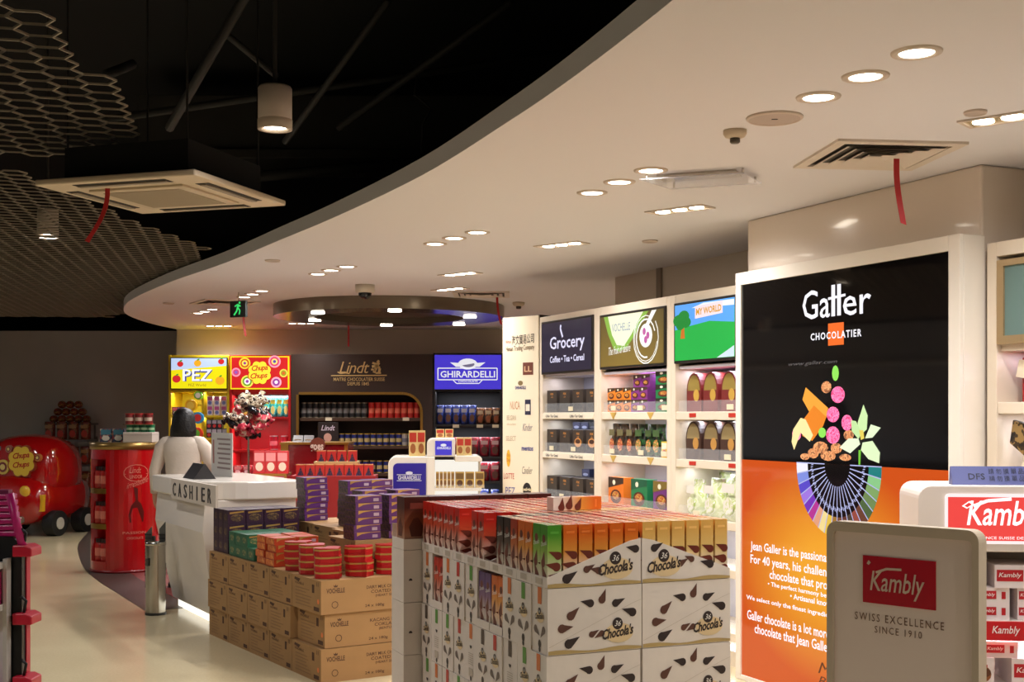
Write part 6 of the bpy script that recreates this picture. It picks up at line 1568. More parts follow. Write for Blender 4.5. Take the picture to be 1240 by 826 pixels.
for j in range(10):
    for s_, me in ((0, TL), (1, TRr)):
        put1(me, 'display_tray', 'white cut-away display tray, %s in the %s rank from the lettered front' % (ORD[j], ('open-side', 'back-side')[s_]), 'tray', WS, s_*(CWd+0.003), j*CDp, ZT, 'display trays on the big stack')
        for q in range(2):
            for i in range(6):
                c = colmix[j] if s_ == 0 else colmix2[j]
                if s_ == 0 and i == 0: c = left_edge[2*j+q]
                if s_ == 0 and i == 1 and left_edge[2*j+q] is None: c = None
                if c is None: continue
                put1(PK[c][1], 'chocolate_pack', '%s chocolate pack in the %s %s display tray from the lettered front' % (PK[c][0], ORD[j], ('open-side', 'back-side')[s_]), 'chocolate pack', WS,
                     0.0035+s_*(CWd+0.003)+i*0.0565+random.uniform(0, 0.0005), 0.0035+j*CDp+q*0.0598, ZT+0.003+random.uniform(0, 0.004)*0, 'chocolate packs in the display trays')
# one pack lying across the others
_lx = WS.px(690, 606, 0.45)[0]
o = put1(PK['O'][1], 'chocolate_pack', 'orange chocolate pack lying on its side across the standing packs', 'chocolate pack', WS, _lx, 0.95, ZT+0.204, None)
o.rotation_euler = (Matrix.Rotation(WS.r, 3, 'Z') @ Matrix.Rotation(R(90), 3, 'Y')).to_euler(); o.location = WS.w(_lx-0.02, 0.55, ZT+0.2045+0.0490)
# second stack behind with brown truffle boxes
mbk = MB().box(0, 0.345, 0, 0.165, 0, CHt-0.002).mat(1).oval(0.03, 0.09, 0.008, 0.010, -0.001, 12, a0=0, a1=math.pi)
mbk.mat(1).drop(0.2, 0.12, 0.05, R(30), -0.001); mbk.mat(2).text("Chocola's", 0.16, 0.30, 0.04, 0.07, -0.001, 0.015, 0.22)
PLAIN = mesh_from('chocolate_case', mbk, CM)
sx0, sy0 = -0.075, 1.275
for k in range(4):
    for i in range(2):
        put1(PLAIN, 'chocolate_case', 'plain white case with a drop mark %s of the narrow stack' % lvl[k].replace('floor pallet', 'low base'), 'case', WS, sx0+0.348*i, sy0, Z0+k*CHt, 'plain cases of the narrow stack')
solo('pallet', MB().box(sx0, sx0+0.70, sy0, sy0+0.17, 0, Z0), M((150, 120, 84), 0.7, noise=0.15, scale=12), 'low wooden base under the narrow stack of plain cases', 'pallet', (sx0+0.3, sy0+0.08, 0), WS)
solo('display_tray', MB().box(sx0, sx0+0.69, sy0, sy0+0.16, ZT, ZT+0.004).box(sx0, sx0+0.69, sy0, sy0+0.003, ZT+0.004, ZT+0.045).box(sx0, sx0+0.003, sy0+0.003, sy0+0.16, ZT+0.004, ZT+0.045).box(sx0, sx0+0.69, sy0+0.157, sy0+0.16, ZT+0.004, ZT+0.1), CARD, 'long low white tray holding the brown truffle boxes', 'tray', (sx0+0.35, sy0+0.08, ZT), WS)
mb = MB().box(0, 0.108, 0, 0.10, 0, 0.215)
mb.mat(1).flat([(0.03, 0.05), (0.075, 0.05), (0.085, 0.09), (0.06, 0.13), (0.04, 0.125), (0.02, 0.09)], -0.001); mb.mat(2).rect(0.025, 0.085, 0.165, 0.19, -0.001)
mb.mat(1).flat([(-0.08, 0.05), (-0.03, 0.05), (-0.02, 0.09), (-0.05, 0.13), (-0.08, 0.1)], -0.001, 'x')
TRUF = mesh_from('truffle_box', mb, [grad((206, 170, 140), (70, 26, 18), 0.01, 0.17, 0.3, mid=(0.5, (160, 92, 60))), M((96, 44, 30), 0.4), M((120, 50, 36), 0.4)])
for i in range(6): put1(TRUF, 'truffle_box', 'tall brown truffle box in the row at the rear of the white stack', 'chocolate box', WS, sx0+0.006+0.113*i, sy0+0.01, ZT+0.004, 'brown truffle boxes')

# ============================================================ BROWN CARTON STACK
BS = Frame(-1.141, 7.4, R(32.5))
KRAFT = M((158, 120, 74), 0.7, noise=0.05, scale=6); KINK = M((80, 50, 32), 0.7); KINK2 = M((140, 104, 66), 0.7)
CHB = 0.205
ys = [0.0, 0.45, 0.83, 1.21, 1.61, 2.02]
def carton(wy, wx, words, variant):
    mb = MB().box(0, wx, 0, wy-0.006, 0, CHB-0.003)
    if words:
        mb.mat(1).text('VOCHELLE', 0.035, 0.155, 0.125, 0.155, -0.001, 0.02)
        mb.flat([(0.085, 0.160), (0.105, 0.160), (0.11, 0.175), (0.1, 0.168), (0.095, 0.178), (0.09, 0.168), (0.08, 0.175)], -0.001)
        for i, l in enumerate(words): mb.text(l, 0.30+0.03*i, 0.59-0.03*i, 0.135-0.028*i, 0.155-0.028*i, -0.001, 0.01)
        mb.text('24 x 180g', 0.29, 0.42, 0.02, 0.042, -0.001, 0.01)
        mb.stroke([(0.09+0.02*math.cos(R(a)), 0.055+0.02*math.sin(R(a))) for a in range(0, 361, 40)], 0.004, -0.001)
        mb.mat(3).oval(-0.04, 0.075, 0.015, 0.016, -0.0012, 12, 'x')
    # print on the end facing the aisle
    L = wy-0.006
    def U(t): return -L*(1-t)
    rnd = random.Random(variant)
    for i in range(6): mb.mat(2).stroke([(U(0.12), 0.03+0.02*i), (U(0.12)+L*rnd.uniform(0.3, 0.6), 0.03+0.02*i)], 0.006, -0.001, 'x')
    mb.mat(1).flat([(U(0.08), 0.175), (U(0.24), 0.165), (U(0.3), 0.185), (U(0.1), 0.19)], -0.001, 'x')
    mb.rect(U(0.76), U(0.94), 0.015, 0.04, -0.001, 'x'); mb.mat(1).rect(U(0.7), U(0.78), 0.12, 0.17, -0.001, 'x')
    mb.text('VOCHELLE', U(0.1), U(0.42), 0.15, 0.165, -0.0012, 0.01, side='x')
    for i in range(2): mb.stroke([(U(0.86+0.05*i), 0.165), (U(0.86+0.05*i), 0.19)], 0.006, -0.001, 'x')
    return mesh_from('shipping_carton', mb, [KRAFT, KINK, KINK2, M((226, 120, 60), 0.5)])
W1 = ['DAIRY MILK CHOCOLATE', 'COATED NUTS', '(HEART SHAPE)']; W2 = ['KACANG BERSALUT', 'COKLAT SUSU', '(BENTUK HATI)']
cl = ['bottom', 'middle', 'top']
for k in range(3):
    for j in range(5):
        off = [0.0, 0.03, 0.0][k] if j == 0 else [0.0, -0.01, 0.0][k]
        wy = ys[j+1]-ys[j]
        me = carton(wy-(0.03 if k == 1 and j == 0 else 0), 0.62, (W1, W2, W1)[k] if j == 0 else None, 10*k+j)
        lab = ('kraft nut chocolate carton at the lettered near corner, %s layer' % cl[k]) if j == 0 else 'kraft carton on the aisle side, %s from the lettered corner, %s layer' % (ORD[j], cl[k])
        put1(me, 'shipping_carton', lab, 'carton', BS, off, ys[j]+(0.012 if k == 1 and j == 0 else 0), k*CHB, None if j == 0 else 'kraft cartons along the aisle')
    for j in range(4):
        put1(carton(0.45, 0.60, None, 50+k*5+j), 'shipping_carton', 'kraft carton in the inner rank of the carton stack, %s layer' % cl[k], 'carton', BS, 0.66, 0.06+0.47*j, k*CHB, 'inner kraft cartons')
ZB = 3*CHB
cT = carton(0.42, 0.55, None, 99)
for (x, y) in ((0.33, 0.22), (0.55, 0.66), (0.60, 1.10), (0.62, 1.54)):
    put1(cT, 'shipping_carton', 'kraft carton on the raised tier carrying the purple chocolate boxes', 'carton', BS, x, y, ZB, 'raised tier cartons')
ZB2 = ZB+CHB
# goods on the cartons
def flat_box(w_, d_, h_, body, face, gold, red=False):
    mb = MB().box(0, w_, 0, d_, 0, h_-0.001)
    mb.mat(1).rect(-d_+0.002, -0.002, 0.003, h_-0.004, -0.0008, 'x')
    mb.mat(2).flat([(0.02*w_/0.2, h_*0.85), (w_*0.1, h_*0.45), (w_*0.28, h_*0.75), (w_*0.6, h_*0.9), (w_*0.98, h_*0.92), (w_*0.98, h_*0.98), (0.02*w_/0.2, h_*0.98)], -0.0008)
    mb.mat(3).rect(w_*0.68, w_*0.88, h_*0.2, h_*0.62, -0.0008)
    return mesh_from('chocolate_box', mb, [body, face, gold, M((170, 150, 160), 0.5)])
GLD2 = M((186, 150, 80), 0.3, 0.4)
PURP = flat_box(0.185, 0.16, 0.046, M((84, 40, 100), 0.35), art([(60, 44, 52), (84, 62, 60), (110, 84, 70), (46, 34, 44)], 30), GLD2)
def stack_of(me, name, lab, cat, fr, x, y, z, n, h, group, rot=0.0, jit=0.006):
    lv = ['lowest', 'second', 'third', 'fourth', 'fifth', 'sixth', 'topmost', 'topmost']
    for i in range(n):
        put1(me, name, '%s, %s of its stack' % (lab, 'topmost' if i == n-1 else lv[i]), cat, fr, x+random.uniform(-jit, jit), y+random.uniform(-jit, jit), z+i*h, group, rot)
for (x, y, n) in ((0.34, 0.25, 6), (0.58, 0.24, 6), (0.70, 1.14, 7), (0.64, 1.75, 7), (0.90, 1.2, 7), (0.62, 0.72, 6), (0.85, 0.70, 6)):
    stack_of(PURP, 'chocolate_box', 'flat purple and gold chocolate box on the raised cartons', 'chocolate box', BS, x, y, ZB2, n, 0.046, 'purple chocolate boxes')
def cube_box(w_, d_, h_, body, cols):
    mb = MB().box(0, w_, 0, d_, 0, h_-0.001)
    mb.mat(1).oval(w_*0.5, h_*0.45, w_*0.36, h_*0.26, -0.0008, 14); mb.mat(2).flat([(w_*0.1, h_*0.72), (w_*0.9, h_*0.82), (w_*0.9, h_*0.92), (w_*0.1, h_*0.85)], -0.0008)
    mb.mat(1).oval(-d_*0.5, h_*0.5, d_*0.3, h_*0.25, -0.0008, 12, 'x')
    return mesh_from('praline_box', mb, [body, art(cols, 40), GLD2])
DPUR = cube_box(0.132, 0.10, 0.104, M((52, 26, 48), 0.35), [(90, 70, 50), (60, 40, 44), (120, 96, 60)])
for k in range(3):
    for i in range(4):
        for j in range(3):
            if k < 2 and i > 0 and j == 1: continue
            put1(DPUR, 'praline_box', 'dark plum praline box at the far end of the carton stack, %s layer' % cl[k], 'praline box', BS, 0.03+0.137*i, 1.70+0.104*j, ZB+0.104*k, 'dark plum praline boxes')
GRN = cube_box(0.13, 0.12, 0.085, M((36, 92, 66), 0.35), [(80, 110, 70), (150, 140, 90), (50, 80, 60)])
for k in range(2):
    for i in range(3):
        for j in range(4):
            if k == 1 and j == 0: continue
            put1(GRN, 'praline_box', 'green praline box between the plum and red boxes, %s layer' % ('lower', 'upper')[k], 'praline box', BS, 0.02+0.137*i+random.uniform(-.002, .002), 1.16+0.124*j, ZB+0.085*k, 'green praline boxes')
ORG = flat_box(0.15, 0.15, 0.047, M((176, 62, 32), 0.35), art([(206, 110, 50), (186, 84, 40), (220, 140, 70)], 30), GLD2)
for (x, y) in ((0.02, 0.78), (0.19, 0.80), (0.02, 0.96), (0.2, 0.98)):
    stack_of(ORG, 'chocolate_box', 'orange flat chocolate box beside the green praline boxes', 'chocolate box', BS, x, y, ZB, 4, 0.047, 'orange chocolate boxes')
# heart-shaped red boxes
hp_ = []
for i in range(20):
    t = 2*math.pi*i/20; hp_.append((0.0058*16*math.sin(t)**3, 0.0058*(13*math.cos(t)-5*math.cos(2*t)-2*math.cos(3*t)-math.cos(4*t))))
hp_ = hp_[::-1]
mb = MB().prism(hp_, 0, 0.0455)
o2 = [(x*1.004, y*1.004) for x, y in hp_]
mb.mat(1); mb.loft([[(x, y, 0.030+0.004*math.sin(0.9*i)) for i, (x, y) in enumerate(o2)], [(x, y, 0.040+0.003*math.sin(0.9*i)) for i, (x, y) in enumerate(o2)]], caps=False)
mb.noflip = False
HEART = mesh_from('heart_box', mb, [M((168, 26, 30), 0.3), GLD2])
for (x, y, rr) in ((0.11, 0.12, 0.2), (0.31, 0.115, -0.1), (0.52, 0.11, 0.1), (0.11, 0.35, 0.3), (0.11, 0.58, 0.0)):
    stack_of(HEART, 'heart_box', 'red and gold heart-shaped chocolate box on the lettered cartons', 'chocolate box', BS, x, y, ZB, 4, 0.046, 'red heart boxes', rr)

# ============================================================ ISLANDS IN THE MIDDLE DISTANCE
GY = 10.5
GI = Frame(P(470, 500, GY).x, GY, R(4))
def ix(x, d=0): return GI.px(x, 500, d)[0]
def iz(x, y, d=0): return GI.px(x, y, d)[1]
gi = thing('chocolate_island', 'white arched display island with violet-blue brand posters', 'display island', (0.4, 0, 0), GI)
x0, x1, x2 = ix(470), ix(519), ix(584)
zA = iz(495, 553)
part('left_arch', MB().prism(rrect(x0, x1, 0, zA, 0.07, 6, (0, 0, 0, 1)), 0.0, 0.5, 'y'), GLOSSW, gi, 0.006)
part('poster', MB().prism(rrect(ix(476), ix(516), 0.25, iz(495, 561), 0.04, 5, (0, 0, 0, 1)), -0.006, 0.0, 'y'), grad((20, 20, 70), (52, 44, 150), 0.3, 1.2, 0.2), gi, label='violet-blue poster')
mb = MB()
a_ = (ix(482), ix(509), iz(495, 581), iz(495, 576))
mb.text('GHIRARDELLI', *a_, -0.008, 0.02); mb.stroke([(a_[0]-0.01, a_[2]-0.008), (a_[1]+0.01, a_[2]-0.008)], 0.005, -0.008); mb.stroke([(a_[0]-0.01, a_[3]+0.008), (a_[1]+0.01, a_[3]+0.008)], 0.005, -0.008)
mb.oval((a_[0]+a_[1])/2, a_[3]+0.022, 0.03, 0.014, -0.008)
part('poster_letters', mb, M((214, 214, 228), 0.4), gi)
zP = iz(533, 531)
part('centre_post', MB().box(ix(517), ix(526.5), -0.02, 0.46, 0, iz(533, 553)), GLOSSW, gi, 0.004)
part('plaque_block', MB().prism(rrect(ix(517), ix(551), iz(533, 553), zP, 0.05, 5, (0, 0, 0, 1)), -0.02, 0.40, 'y'), GLOSSW, gi, 0.006)
sc_ = part('screen', MB().box(ix(527), ix(547), -0.03, -0.02, iz(537, 551), iz(537, 534)), EM((70, 60, 190), 0.9), gi, label='lit violet-blue plaque')
mb = MB(); mb.text('GHIRARDELLI', ix(529), ix(545.5), iz(537, 544), iz(537, 541), -0.032, 0.02); mb.oval(ix(537), iz(537, 539), 0.025, 0.012, -0.032)
part('plaque_letters', mb, EM((220, 220, 230), 0.9), sc_)
part('right_arch_top', MB().prism(rrect(ix(551), x2, iz(567, 559), iz(567, 552), 0.04, 6, (0, 0, 1, 0)), 0.0, 0.45, 'y'), GLOSSW, gi, 0.005)
part('back_light', MB().box(ix(526.5), x2-0.02, 0.40, 0.43, 0.1, iz(567, 559)), M((250, 246, 236), 0.4, emit=0.9), gi, label='glowing back panel')
part('side_post', MB().box(x2-0.02, x2, 0.30, 0.43, 0.05, iz(567, 559)), GLOSSW, gi)
zS = [iz(555, 591), iz(555, 622), 0.3]
for z in zS:
    part('shelf', MB().box(ix(526.5), x2-0.005, 0.0, 0.40, z-0.025, z), GLOSSW, gi)
    part('acrylic_lip', MB().box(ix(527), x2+0.02, -0.036, -0.03, z-0.02, z+0.03), CLEAR, gi)
gbx = product('box', 0.075, 0.09, 0.135, [M((196, 160, 84), 0.35), M((120, 90, 50), 0.35), M((90, 60, 40), 0.35)])
gth = product('box', 0.026, 0.09, 0.135, [M((206, 170, 90), 0.35), M((150, 110, 60), 0.35), M((120, 80, 50), 0.35)])
for z in zS[:2]:
    sh_ = 'upper' if z == zS[0] else 'lower'
    row(gth, 'chocolate_box', 'slim gold chocolate box on the %s lit shelf of the white arched island' % sh_, 'chocolate box', GI, lins(ix(527)+0.02, ix(527)+0.15, 5), 0.03, z, 'slim gold boxes on the arched island')
    row(gbx, 'chocolate_box', 'wide gold chocolate box on the %s lit shelf of the white arched island' % sh_, 'chocolate box', GI, lins(ix(527)+0.21, ix(527)+0.38, 3), 0.02, z, 'gold boxes on the arched island')
tg = product('box', 0.07, 0.07, 0.22, [M((206, 180, 120), 0.35), M((176, 50, 36), 0.35), M((150, 90, 50), 0.35)])
for i, (px_, d_) in enumerate(((500, 0.06), (510, 0.10))):
    put(tg, 'tall_gold_box', 'tall gold box with a red patch standing on the arched island', 'chocolate box', GI.w(ix(px_), d_, zA), GI.r, 'tall gold boxes')
row(tg, 'tall_gold_box', 'tall gold box standing on the centre pillar of the arched island', 'chocolate box', GI, [ix(533, 0.2), ix(544, 0.2)], 0.2, zP, 'tall gold boxes on the pillar', sc=(1, 1, 0.35))
row(tg, 'tall_gold_box', 'short gold box standing on the right arch of the island', 'chocolate box', GI, lins(ix(552)+0.04, ix(560)+0.05, 2), 0.1, iz(567, 552), 'gold boxes on the right arch', sc=(0.9, 0.9, 0.7))

# red and gold chocolate counter with tiered gift boxes
GC = Frame(P(340, 500, 12.4).x, 12.4, R(2))
def cx2(x, d=0): return GC.px(x, 500, d)[0]
def cz2(x, y, d=0): return GC.px(x, y, d)[1]
gc = thing('gift_counter', 'red gift counter with gold edges and an oval brand plaque', 'counter', (0.4, 0, 0), GC)
zt = cz2(360, 536)
REDC = M((130, 14, 22), 0.2, coat=0.4)
part('body', MB().box(0, cx2(421), 0.02, 0.6, 0, zt-0.02), REDC, gc, 0.004)
for a, b in ((0.0, cx2(349)), (cx2(417), cx2(421))): part('gold_post', MB().box(a, b, 0.0, 0.02, 0, zt-0.02), GOLD, gc)
part('gold_top', MB().box(-0.01, cx2(421)+0.01, -0.01, 0.61, zt-0.02, zt), GOLD, gc)
pq = part('oval_plaque', MB().prism([(cx2(385)+0.075*math.cos(t), zt-0.02+0.07*math.sin(t)) for t in [2*math.pi*i/24 for i in range(24)]], -0.03, -0.01, 'y'), M((120, 60, 44), 0.3), gc)
mb = MB(); mb.text('goes', cx2(376), cx2(392), cz2(385, 548), cz2(385, 538), -0.032, 0.03); part('plaque_letters', mb, M((226, 200, 186), 0.4), pq)
tst = thing('tiered_stand', 'two tier stand of red chocolate gift boxes before the red counter', 'display stand', (0.5, -0.6, 0), GC)
yA, yB = -0.85, -0.55
zA1 = cz2(405, 576, yA); zB1 = cz2(405, 559, yB)
part('lower_tier', MB().box(cx2(352, yA), cx2(455, yA), yA, yB, 0, zA1), M((150, 30, 30), 0.4), tst, 0.004)
part('upper_tier', MB().box(cx2(380, yB), cx2(433, yB), yB, yB+0.25, 0, zB1), M((190, 160, 100), 0.4), tst, 0.004)
gft = MB().box(-0.042, 0.042, 0, 0.08, 0, 0.105).mat(1).flat([(-0.03, 0.0), (0.03, 0.0), (0.0, 0.085)], -0.001).mat(2).rect(-0.042, 0.042, 0.098, 0.105, -0.0012)
GFT = mesh_from('gift_box', gft, [M((186, 44, 40), 0.35), art([(50, 50, 84), (30, 30, 60), (120, 60, 50)], 50), M((200, 160, 90), 0.35)])
PS = 1.0
row(GFT, 'gift_box', 'red gift box on the lower tier of the tiered stand', 'gift box', GC, lins(cx2(361, yA)+0.02, cx2(450, yA)-0.03, 8), yA+0.02, zA1, 'red gift boxes on the lower tier')
row(GFT, 'gift_box', 'red gift box on the upper tier of the tiered stand', 'gift box', GC, lins(cx2(386, yB)+0.02, cx2(430, yB)-0.03, 4), yB+0.03, zB1, 'red gift boxes on the upper tier')
for i, a in enumerate((352, 365)):
    t = thing('tent_card', 'dark brown tent card standing on the red gift counter', 'tent card', (cx2(a), 0.2, zt), GC, group='tent cards on the red counter')
    part('card', MB().prism([(0.15, zt), (0.27, zt), (0.215, zt+0.07), (0.205, zt+0.07)], cx2(a), cx2(a+12), 'x'), M((60, 48, 42), 0.4), t)
    part('print', MB().flat([(cx2(a+2), zt+0.02), (cx2(a+10), zt+0.02), (cx2(a+10), zt+0.03), (cx2(a+2), zt+0.03)], 0.16), M((150, 130, 110), 0.5), t)
# gold-framed glass case with a pink glow
PC = Frame(P(305, 500, 11.0).x, 11.0, R(3))
pc = thing('glass_case', 'gold framed display case with a pink lit front beside the cashier counter', 'display case', (0.15, 0, 0), PC)
zc = PC.px(320, 574)[1]
wpc = PC.px(347, 500)[0]
part('pink_front', MB().box(0.02, wpc-0.02, 0.0, 0.02, 0.5, zc-0.02), M((222, 70, 110), 0.3, emit=0.55), pc)
part('top_frame', MB().box(0, wpc, -0.01, 0.35, zc-0.02, zc), GOLD, pc)
for a in (0, wpc-0.02): part('post', MB().box(a, a+0.02, 0, 0.02, 0, zc-0.02), GOLD, pc)
part('cabinet', MB().box(0.0, wpc, 0.02, 0.34, 0, zc-0.02), REDC, pc)
part('white_print', MB().flat([(wpc*0.72, zc-0.12), (wpc*0.93, zc-0.12), (wpc*0.93, zc-0.03), (wpc*0.78, zc-0.03)], -0.001), M((226, 216, 206), 0.4, emit=0.4), pc)
red_l = product('box', 0.1, 0.09, 0.2, [M((206, 50, 56), 0.35), M((240, 150, 150), 0.35), M((250, 220, 200), 0.35)])
row(red_l, 'gift_box', 'pinkish red gift box on top of the gold framed case', 'gift box', PC, lins(0.05, wpc-0.05, 3), 0.1, zc, 'pinkish red boxes on the gold framed case')

# bouquet of wrapped sweets on a pole
bqp = P(301, 503, 13.6)
bq = thing('sweet_tree', 'bunch of shiny wrapped sweets on a pole before the red unit', 'sweet display', (bqp.x, bqp.y, 0))
part('pole', MB().cyl((bqp.x, bqp.y), 0.012, 0.02, bqp.z, 10), STEEL, bq)
part('foot', MB().cyl((bqp.x, bqp.y), 0.16, 0, 0.02, 20), STEEL, bq)
fm = [art([(206, 190, 160), (120, 96, 80), (236, 224, 200), (60, 50, 50)], 16, 0.12), M((20, 18, 22), 0.12), art([(150, 30, 50), (206, 80, 90), (220, 200, 180)], 16, 0.12), M((206, 196, 150), 0.15, 0.4)]
rn = random.Random(3)
for i in range(46):
    th = rn.uniform(0, 2*math.pi); ph = math.acos(rn.uniform(-1, 1)); r_ = 0.22*rn.uniform(0.55, 1.0)
    c = Vector((r_*math.sin(ph)*math.cos(th), 0.8*r_*math.sin(ph)*math.sin(th), r_*math.cos(ph)*1.1))
    mb = MB().lathe((0, 0, 0), [(0.035, -0.085), (0.012, -0.055), (0.042, -0.035), (0.05, 0), (0.042, 0.035), (0.012, 0.055), (0.035, 0.085)], 9)
    rotm = Matrix.Rotation(rn.uniform(0, 6.28), 3, 'X') @ Matrix.Rotation(rn.uniform(0, 6.28), 3, 'Y')
    mb.v = [rotm @ v+c+bqp for v in mb.v]
    z_ = c.z
    part('wrapped_sweet', mb, fm[0] if z_ > 0.07 else fm[(i % 3)+0] if z_ > -0.1 else fm[1 if i % 2 else 2], bq)

# ============================================================ CASHIER (person)
PY = 11.6
pp = P(222, 500, PY)
PF = Frame(pp.x, PY, R(-8))          # faces local +y (away from the camera), slightly turned
ps = thing('person', 'person with black bobbed hair and white blouse behind the cashier counter', 'person', (0, 0, 0), PF)
SK = M((196, 150, 122), 0.55)
V = []; E = []; RAD = []
def vtx(p, r, par=None):
    V.append(Vector(p)); RAD.append(r)
    if par is not None: E.append((par, len(V)-1))
    return len(V)-1
pel = vtx((0, 0, 0.92), (0.15, 0.10)); sp = vtx((0, 0.0, 1.08), (0.125, 0.085), pel); ch = vtx((0, 0.0, 1.26), (0.145, 0.09), sp); nb_ = vtx((0, 0.0, 1.39), (0.07, 0.06), ch)
nk = vtx((0, 0.01, 1.45), (0.045, 0.045), nb_); hd0 = vtx((0, 0.025, 1.51), (0.062, 0.075), nk); hd1 = vtx((0, 0.03, 1.585), (0.075, 0.09), hd0); vtx((0, 0.02, 1.645), (0.05, 0.06), hd1)
def arm(sx, el, wr):
    s0 = vtx((sx*0.14, 0, 1.365), (0.05, 0.05), nb_); s1 = vtx((sx*0.185, 0, 1.33), (0.048, 0.048), s0); e = vtx(el, (0.036, 0.036), s1); w = vtx(wr, (0.024, 0.028), e)
    d = (Vector(wr)-Vector(el)).normalized(); p0 = Vector(wr)+d*0.04; pm = vtx(p0, (0.018, 0.034), w)
    side = Vector((0, 1, 0)) if abs(d.z) > 0.7 else Vector((0, 0, 1))
    for i, (o_, L) in enumerate(((-0.024, 0.06), (-0.008, 0.07), (0.008, 0.066), (0.023, 0.05))):
        k = vtx(p0+d*0.045+side*o_, (0.0085, 0.0085), pm); k2 = vtx(p0+d*(0.045+L*0.5)+side*o_+Vector((-sx*0.008, 0.004, 0)), (0.008, 0.008), k); vtx(p0+d*(0.045+L)+side*o_+Vector((-sx*0.02, 0.006, 0)), (0.0065, 0.0065), k2)
    th = vtx(p0+d*0.005+side*0.04, (0.010, 0.010), pm); vtx(p0+d*0.035+side*0.058, (0.008, 0.008), th)
ArmL = ((-0.275, -0.01, 1.09), (-0.30, 0.05, 0.86)); ArmR = ((0.26, 0.06, 1.10), (0.20, 0.28, 1.06))
arm(-1, *ArmL); arm(1, *ArmR)
for sx in (-1, 1):
    h_ = vtx((sx*0.09, 0, 0.86), (0.085, 0.085), pel); kn = vtx((sx*0.095, 0.01, 0.48), (0.055, 0.055), h_); an = vtx((sx*0.095, -0.01, 0.09), (0.035, 0.035), kn); fo = vtx((sx*0.10, 0.05, 0.045), (0.035, 0.03), an); vtx((sx*0.105, 0.15, 0.03), (0.035, 0.022), fo)
me = bpy.data.meshes.new('body'); me.from_pydata([tuple(v) for v in V], E, []); me.materials.append(SK)
body = bpy.data.objects.new('body', me); link(body, ps)
sk = body.modifiers.new('skin', 'SKIN')
for sv, r_ in zip(me.skin_vertices[0].data if me.skin_vertices else [], RAD): sv.radius = r_
if not me.skin_vertices:
    bpy.context.view_layer.objects.active = body
    bpy.context.view_layer.update()
me.skin_vertices[0].data[0].use_root = True
sbm = body.modifiers.new('smooth', 'SUBSURF'); sbm.levels = 2; sbm.render_levels = 2
sk.use_smooth_shade = True
def ell_ring(cx, cy, z, rx, ry, n=20): return [(cx+rx*math.cos(2*math.pi*i/n), cy+ry*math.sin(2*math.pi*i/n), z) for i in range(n)]
BLO = M((226, 212, 196), 0.75, bump=0.5, scale=14)
mb = MB(); mb.sm = True
mb.loft([ell_ring(0, 0, z, rx, ry) for z, rx, ry in ((0.80, 0.20, 0.145), (0.90, 0.195, 0.14), (1.05, 0.165, 0.118), (1.15, 0.17, 0.12), (1.26, 0.195, 0.125), (1.34, 0.20, 0.115), (1.385, 0.165, 0.095), (1.415, 0.095, 0.075), (1.435, 0.062, 0.06))], caps=True)
mb.tube([(-0.10, 0, 1.36), (-0.165, 0, 1.345), (-0.21, 0, 1.30), (-0.238, -0.005, 1.2), ArmL[0], (-0.288, 0.02, 0.97), (-0.298, 0.045, 0.88)], [0.06, 0.068, 0.07, 0.064, 0.055, 0.048, 0.044], 14)
mb.tube([(0.10, 0, 1.36), (0.165, 0, 1.345), (0.21, 0.0, 1.30), (0.242, 0.03, 1.2), ArmR[0], (0.235, 0.17, 1.085), (0.208, 0.25, 1.065)], [0.06, 0.068, 0.07, 0.064, 0.058, 0.048, 0.044], 14)
part('blouse', mb, BLO, ps, off=Vector((0, 0, 0)))
mb = MB(); mb.sm = True
for sx in (-1, 1): mb.tube([(sx*0.085, 0, 0.84), (sx*0.09, 0.005, 0.6), (sx*0.095, 0.01, 0.45), (sx*0.095, 0, 0.12)], [0.105, 0.085, 0.072, 0.062], 14)
part('trousers', mb, M((206, 196, 184), 0.7), ps, off=Vector((0, 0, 0)))
for sx in (-1, 1): part('shoe', MB().loft([ell_ring(sx*0.10, 0.05, z, rx, ry) for z, rx, ry in ((0, 0.045, 0.13), (0.035, 0.046, 0.13), (0.07, 0.035, 0.08))]), M((24, 22, 22), 0.4), ps, off=Vector((0, 0, 0)))
HAIR = M((16, 13, 13), 0.42, bump=0.6, scale=60)
mb = MB(); mb.sm = True
mb.loft([ell_ring(0, y, z, rx, ry, 24) for z, rx, ry, y in ((1.40, 0.10, 0.065, -0.01), (1.415, 0.124, 0.08, -0.008), (1.47, 0.124, 0.09, -0.002), (1.53, 0.112, 0.098, 0.004), (1.59, 0.104, 0.104, 0.01), (1.635, 0.088, 0.092, 0.013), (1.665, 0.06, 0.062, 0.015), (1.679, 0.02, 0.02, 0.015))])
part('hair', mb, HAIR, ps, off=Vector((0, 0, 0)))
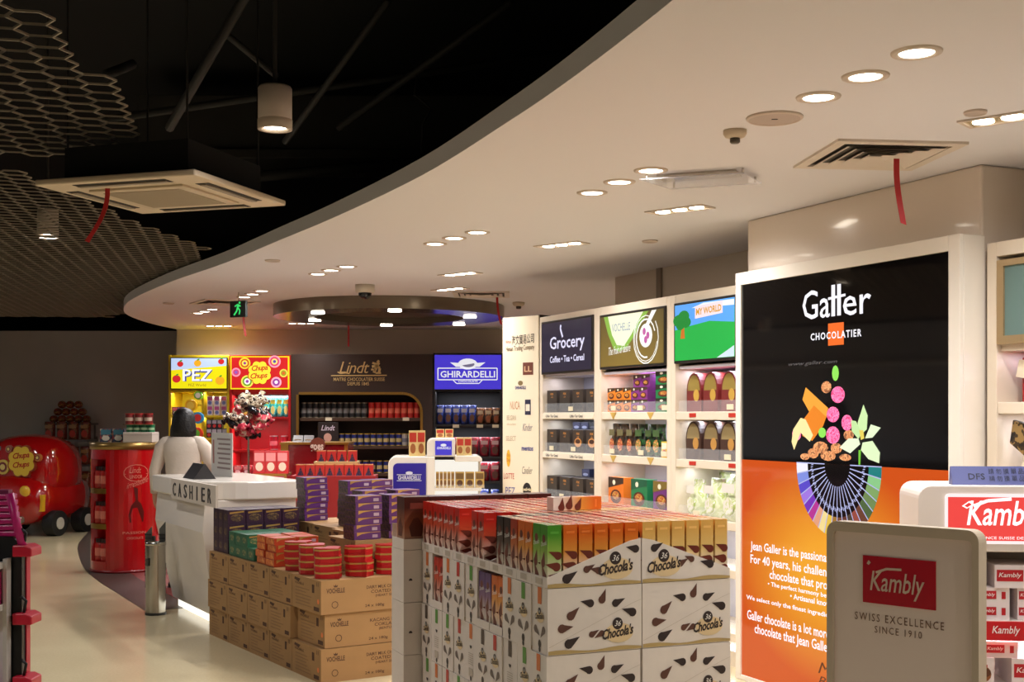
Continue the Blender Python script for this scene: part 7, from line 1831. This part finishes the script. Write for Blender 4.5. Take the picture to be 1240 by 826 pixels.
# face on the far side
fc_ = MB(); fc_.sm = True
fc_.ball((0, 0.065, 1.545), 0.075, 14, 10, (0.95, 0.85, 1.25)); fc_.ball((0, 0.135, 1.535), 0.014, 8, 6, (0.8, 1.1, 1.4))
part('face', fc_, SK, ps, off=Vector((0, 0, 0)))
for sx in (-1, 1): part('eye', MB().ball((sx*0.028, 0.122, 1.56), 0.011, 8, 6, (1.3, 0.6, 0.7)), M((40, 30, 26), 0.3), ps, off=Vector((0, 0, 0)))
part('mouth', MB().ball((0, 0.122, 1.495), 0.014, 8, 6, (1.5, 0.6, 0.5)), M((160, 80, 76), 0.5), ps, off=Vector((0, 0, 0)))
# ============================================================ LEFT SIDE OF THE SHOP (outside the frame; seen mirrored in the glossy lightbox)
LWX = -8.25
def backpack(y, c, lab):
    t = thing('backpack', lab, 'backpack', (LWX, y, 1.35))
    x = LWX
    part('body', MB().prism(rrect(y-0.16, y+0.16, 1.35, 1.80, 0.10, 6, (0, 0, 1, 1)), x, x+0.15, 'x'), M(c, 0.7), t, 0.02)
    part('pocket', MB().prism(rrect(y-0.12, y+0.12, 1.38, 1.57, 0.04, 5), x+0.15, x+0.20, 'x'), M([int(v*0.8) for v in c], 0.7), t, 0.015)
    part('handle', MB().tube([(x+0.06, y-0.04, 1.79), (x+0.06, y-0.03, 1.86), (x+0.06, y+0.03, 1.86), (x+0.06, y+0.04, 1.79)], 0.012), M((30, 28, 30), 0.6), t)
for i, (y, c) in enumerate(((7.9, (60, 56, 70)), (8.9, (120, 40, 50)), (9.8, (70, 60, 66)), (11.6, (50, 50, 60)))):
    backpack(y, c, ('slate grey', 'maroon', 'plum grey', 'charcoal')[i]+' backpack hanging on the pale left wall')
t = thing('luggage_counter', 'long dark low counter along the pale left wall', 'counter', (-7.9, 10.5, 0))
part('body', MB().box(LWX+0.01, -7.6, 7.4, 14.2, 0.05, 0.95), M((44, 42, 44), 0.4), t, 0.006)
part('top', MB().box(LWX+0.01, -7.55, 7.35, 14.25, 0.95, 1.0), M((30, 28, 28), 0.25), t, 0.006)
part('plinth', MB().box(LWX+0.01, -7.66, 7.45, 14.15, 0.0, 0.05), BLACK, t)
t = thing('wall_rail', 'thin white rail along the pale left wall above the backpacks', 'wall rail', (LWX+0.06, 10.5, 2.3))
part('housing', MB().box(LWX, LWX+0.08, 6.0, 14.6, 2.32, 2.36), M((200, 200, 200), 0.4), t, 0.006)
part('rail_tube', MB().cyl((LWX+0.05, 2.30), 0.016, 6.05, 14.55, 12, axis='y'), M((240, 242, 246), 0.3), t)
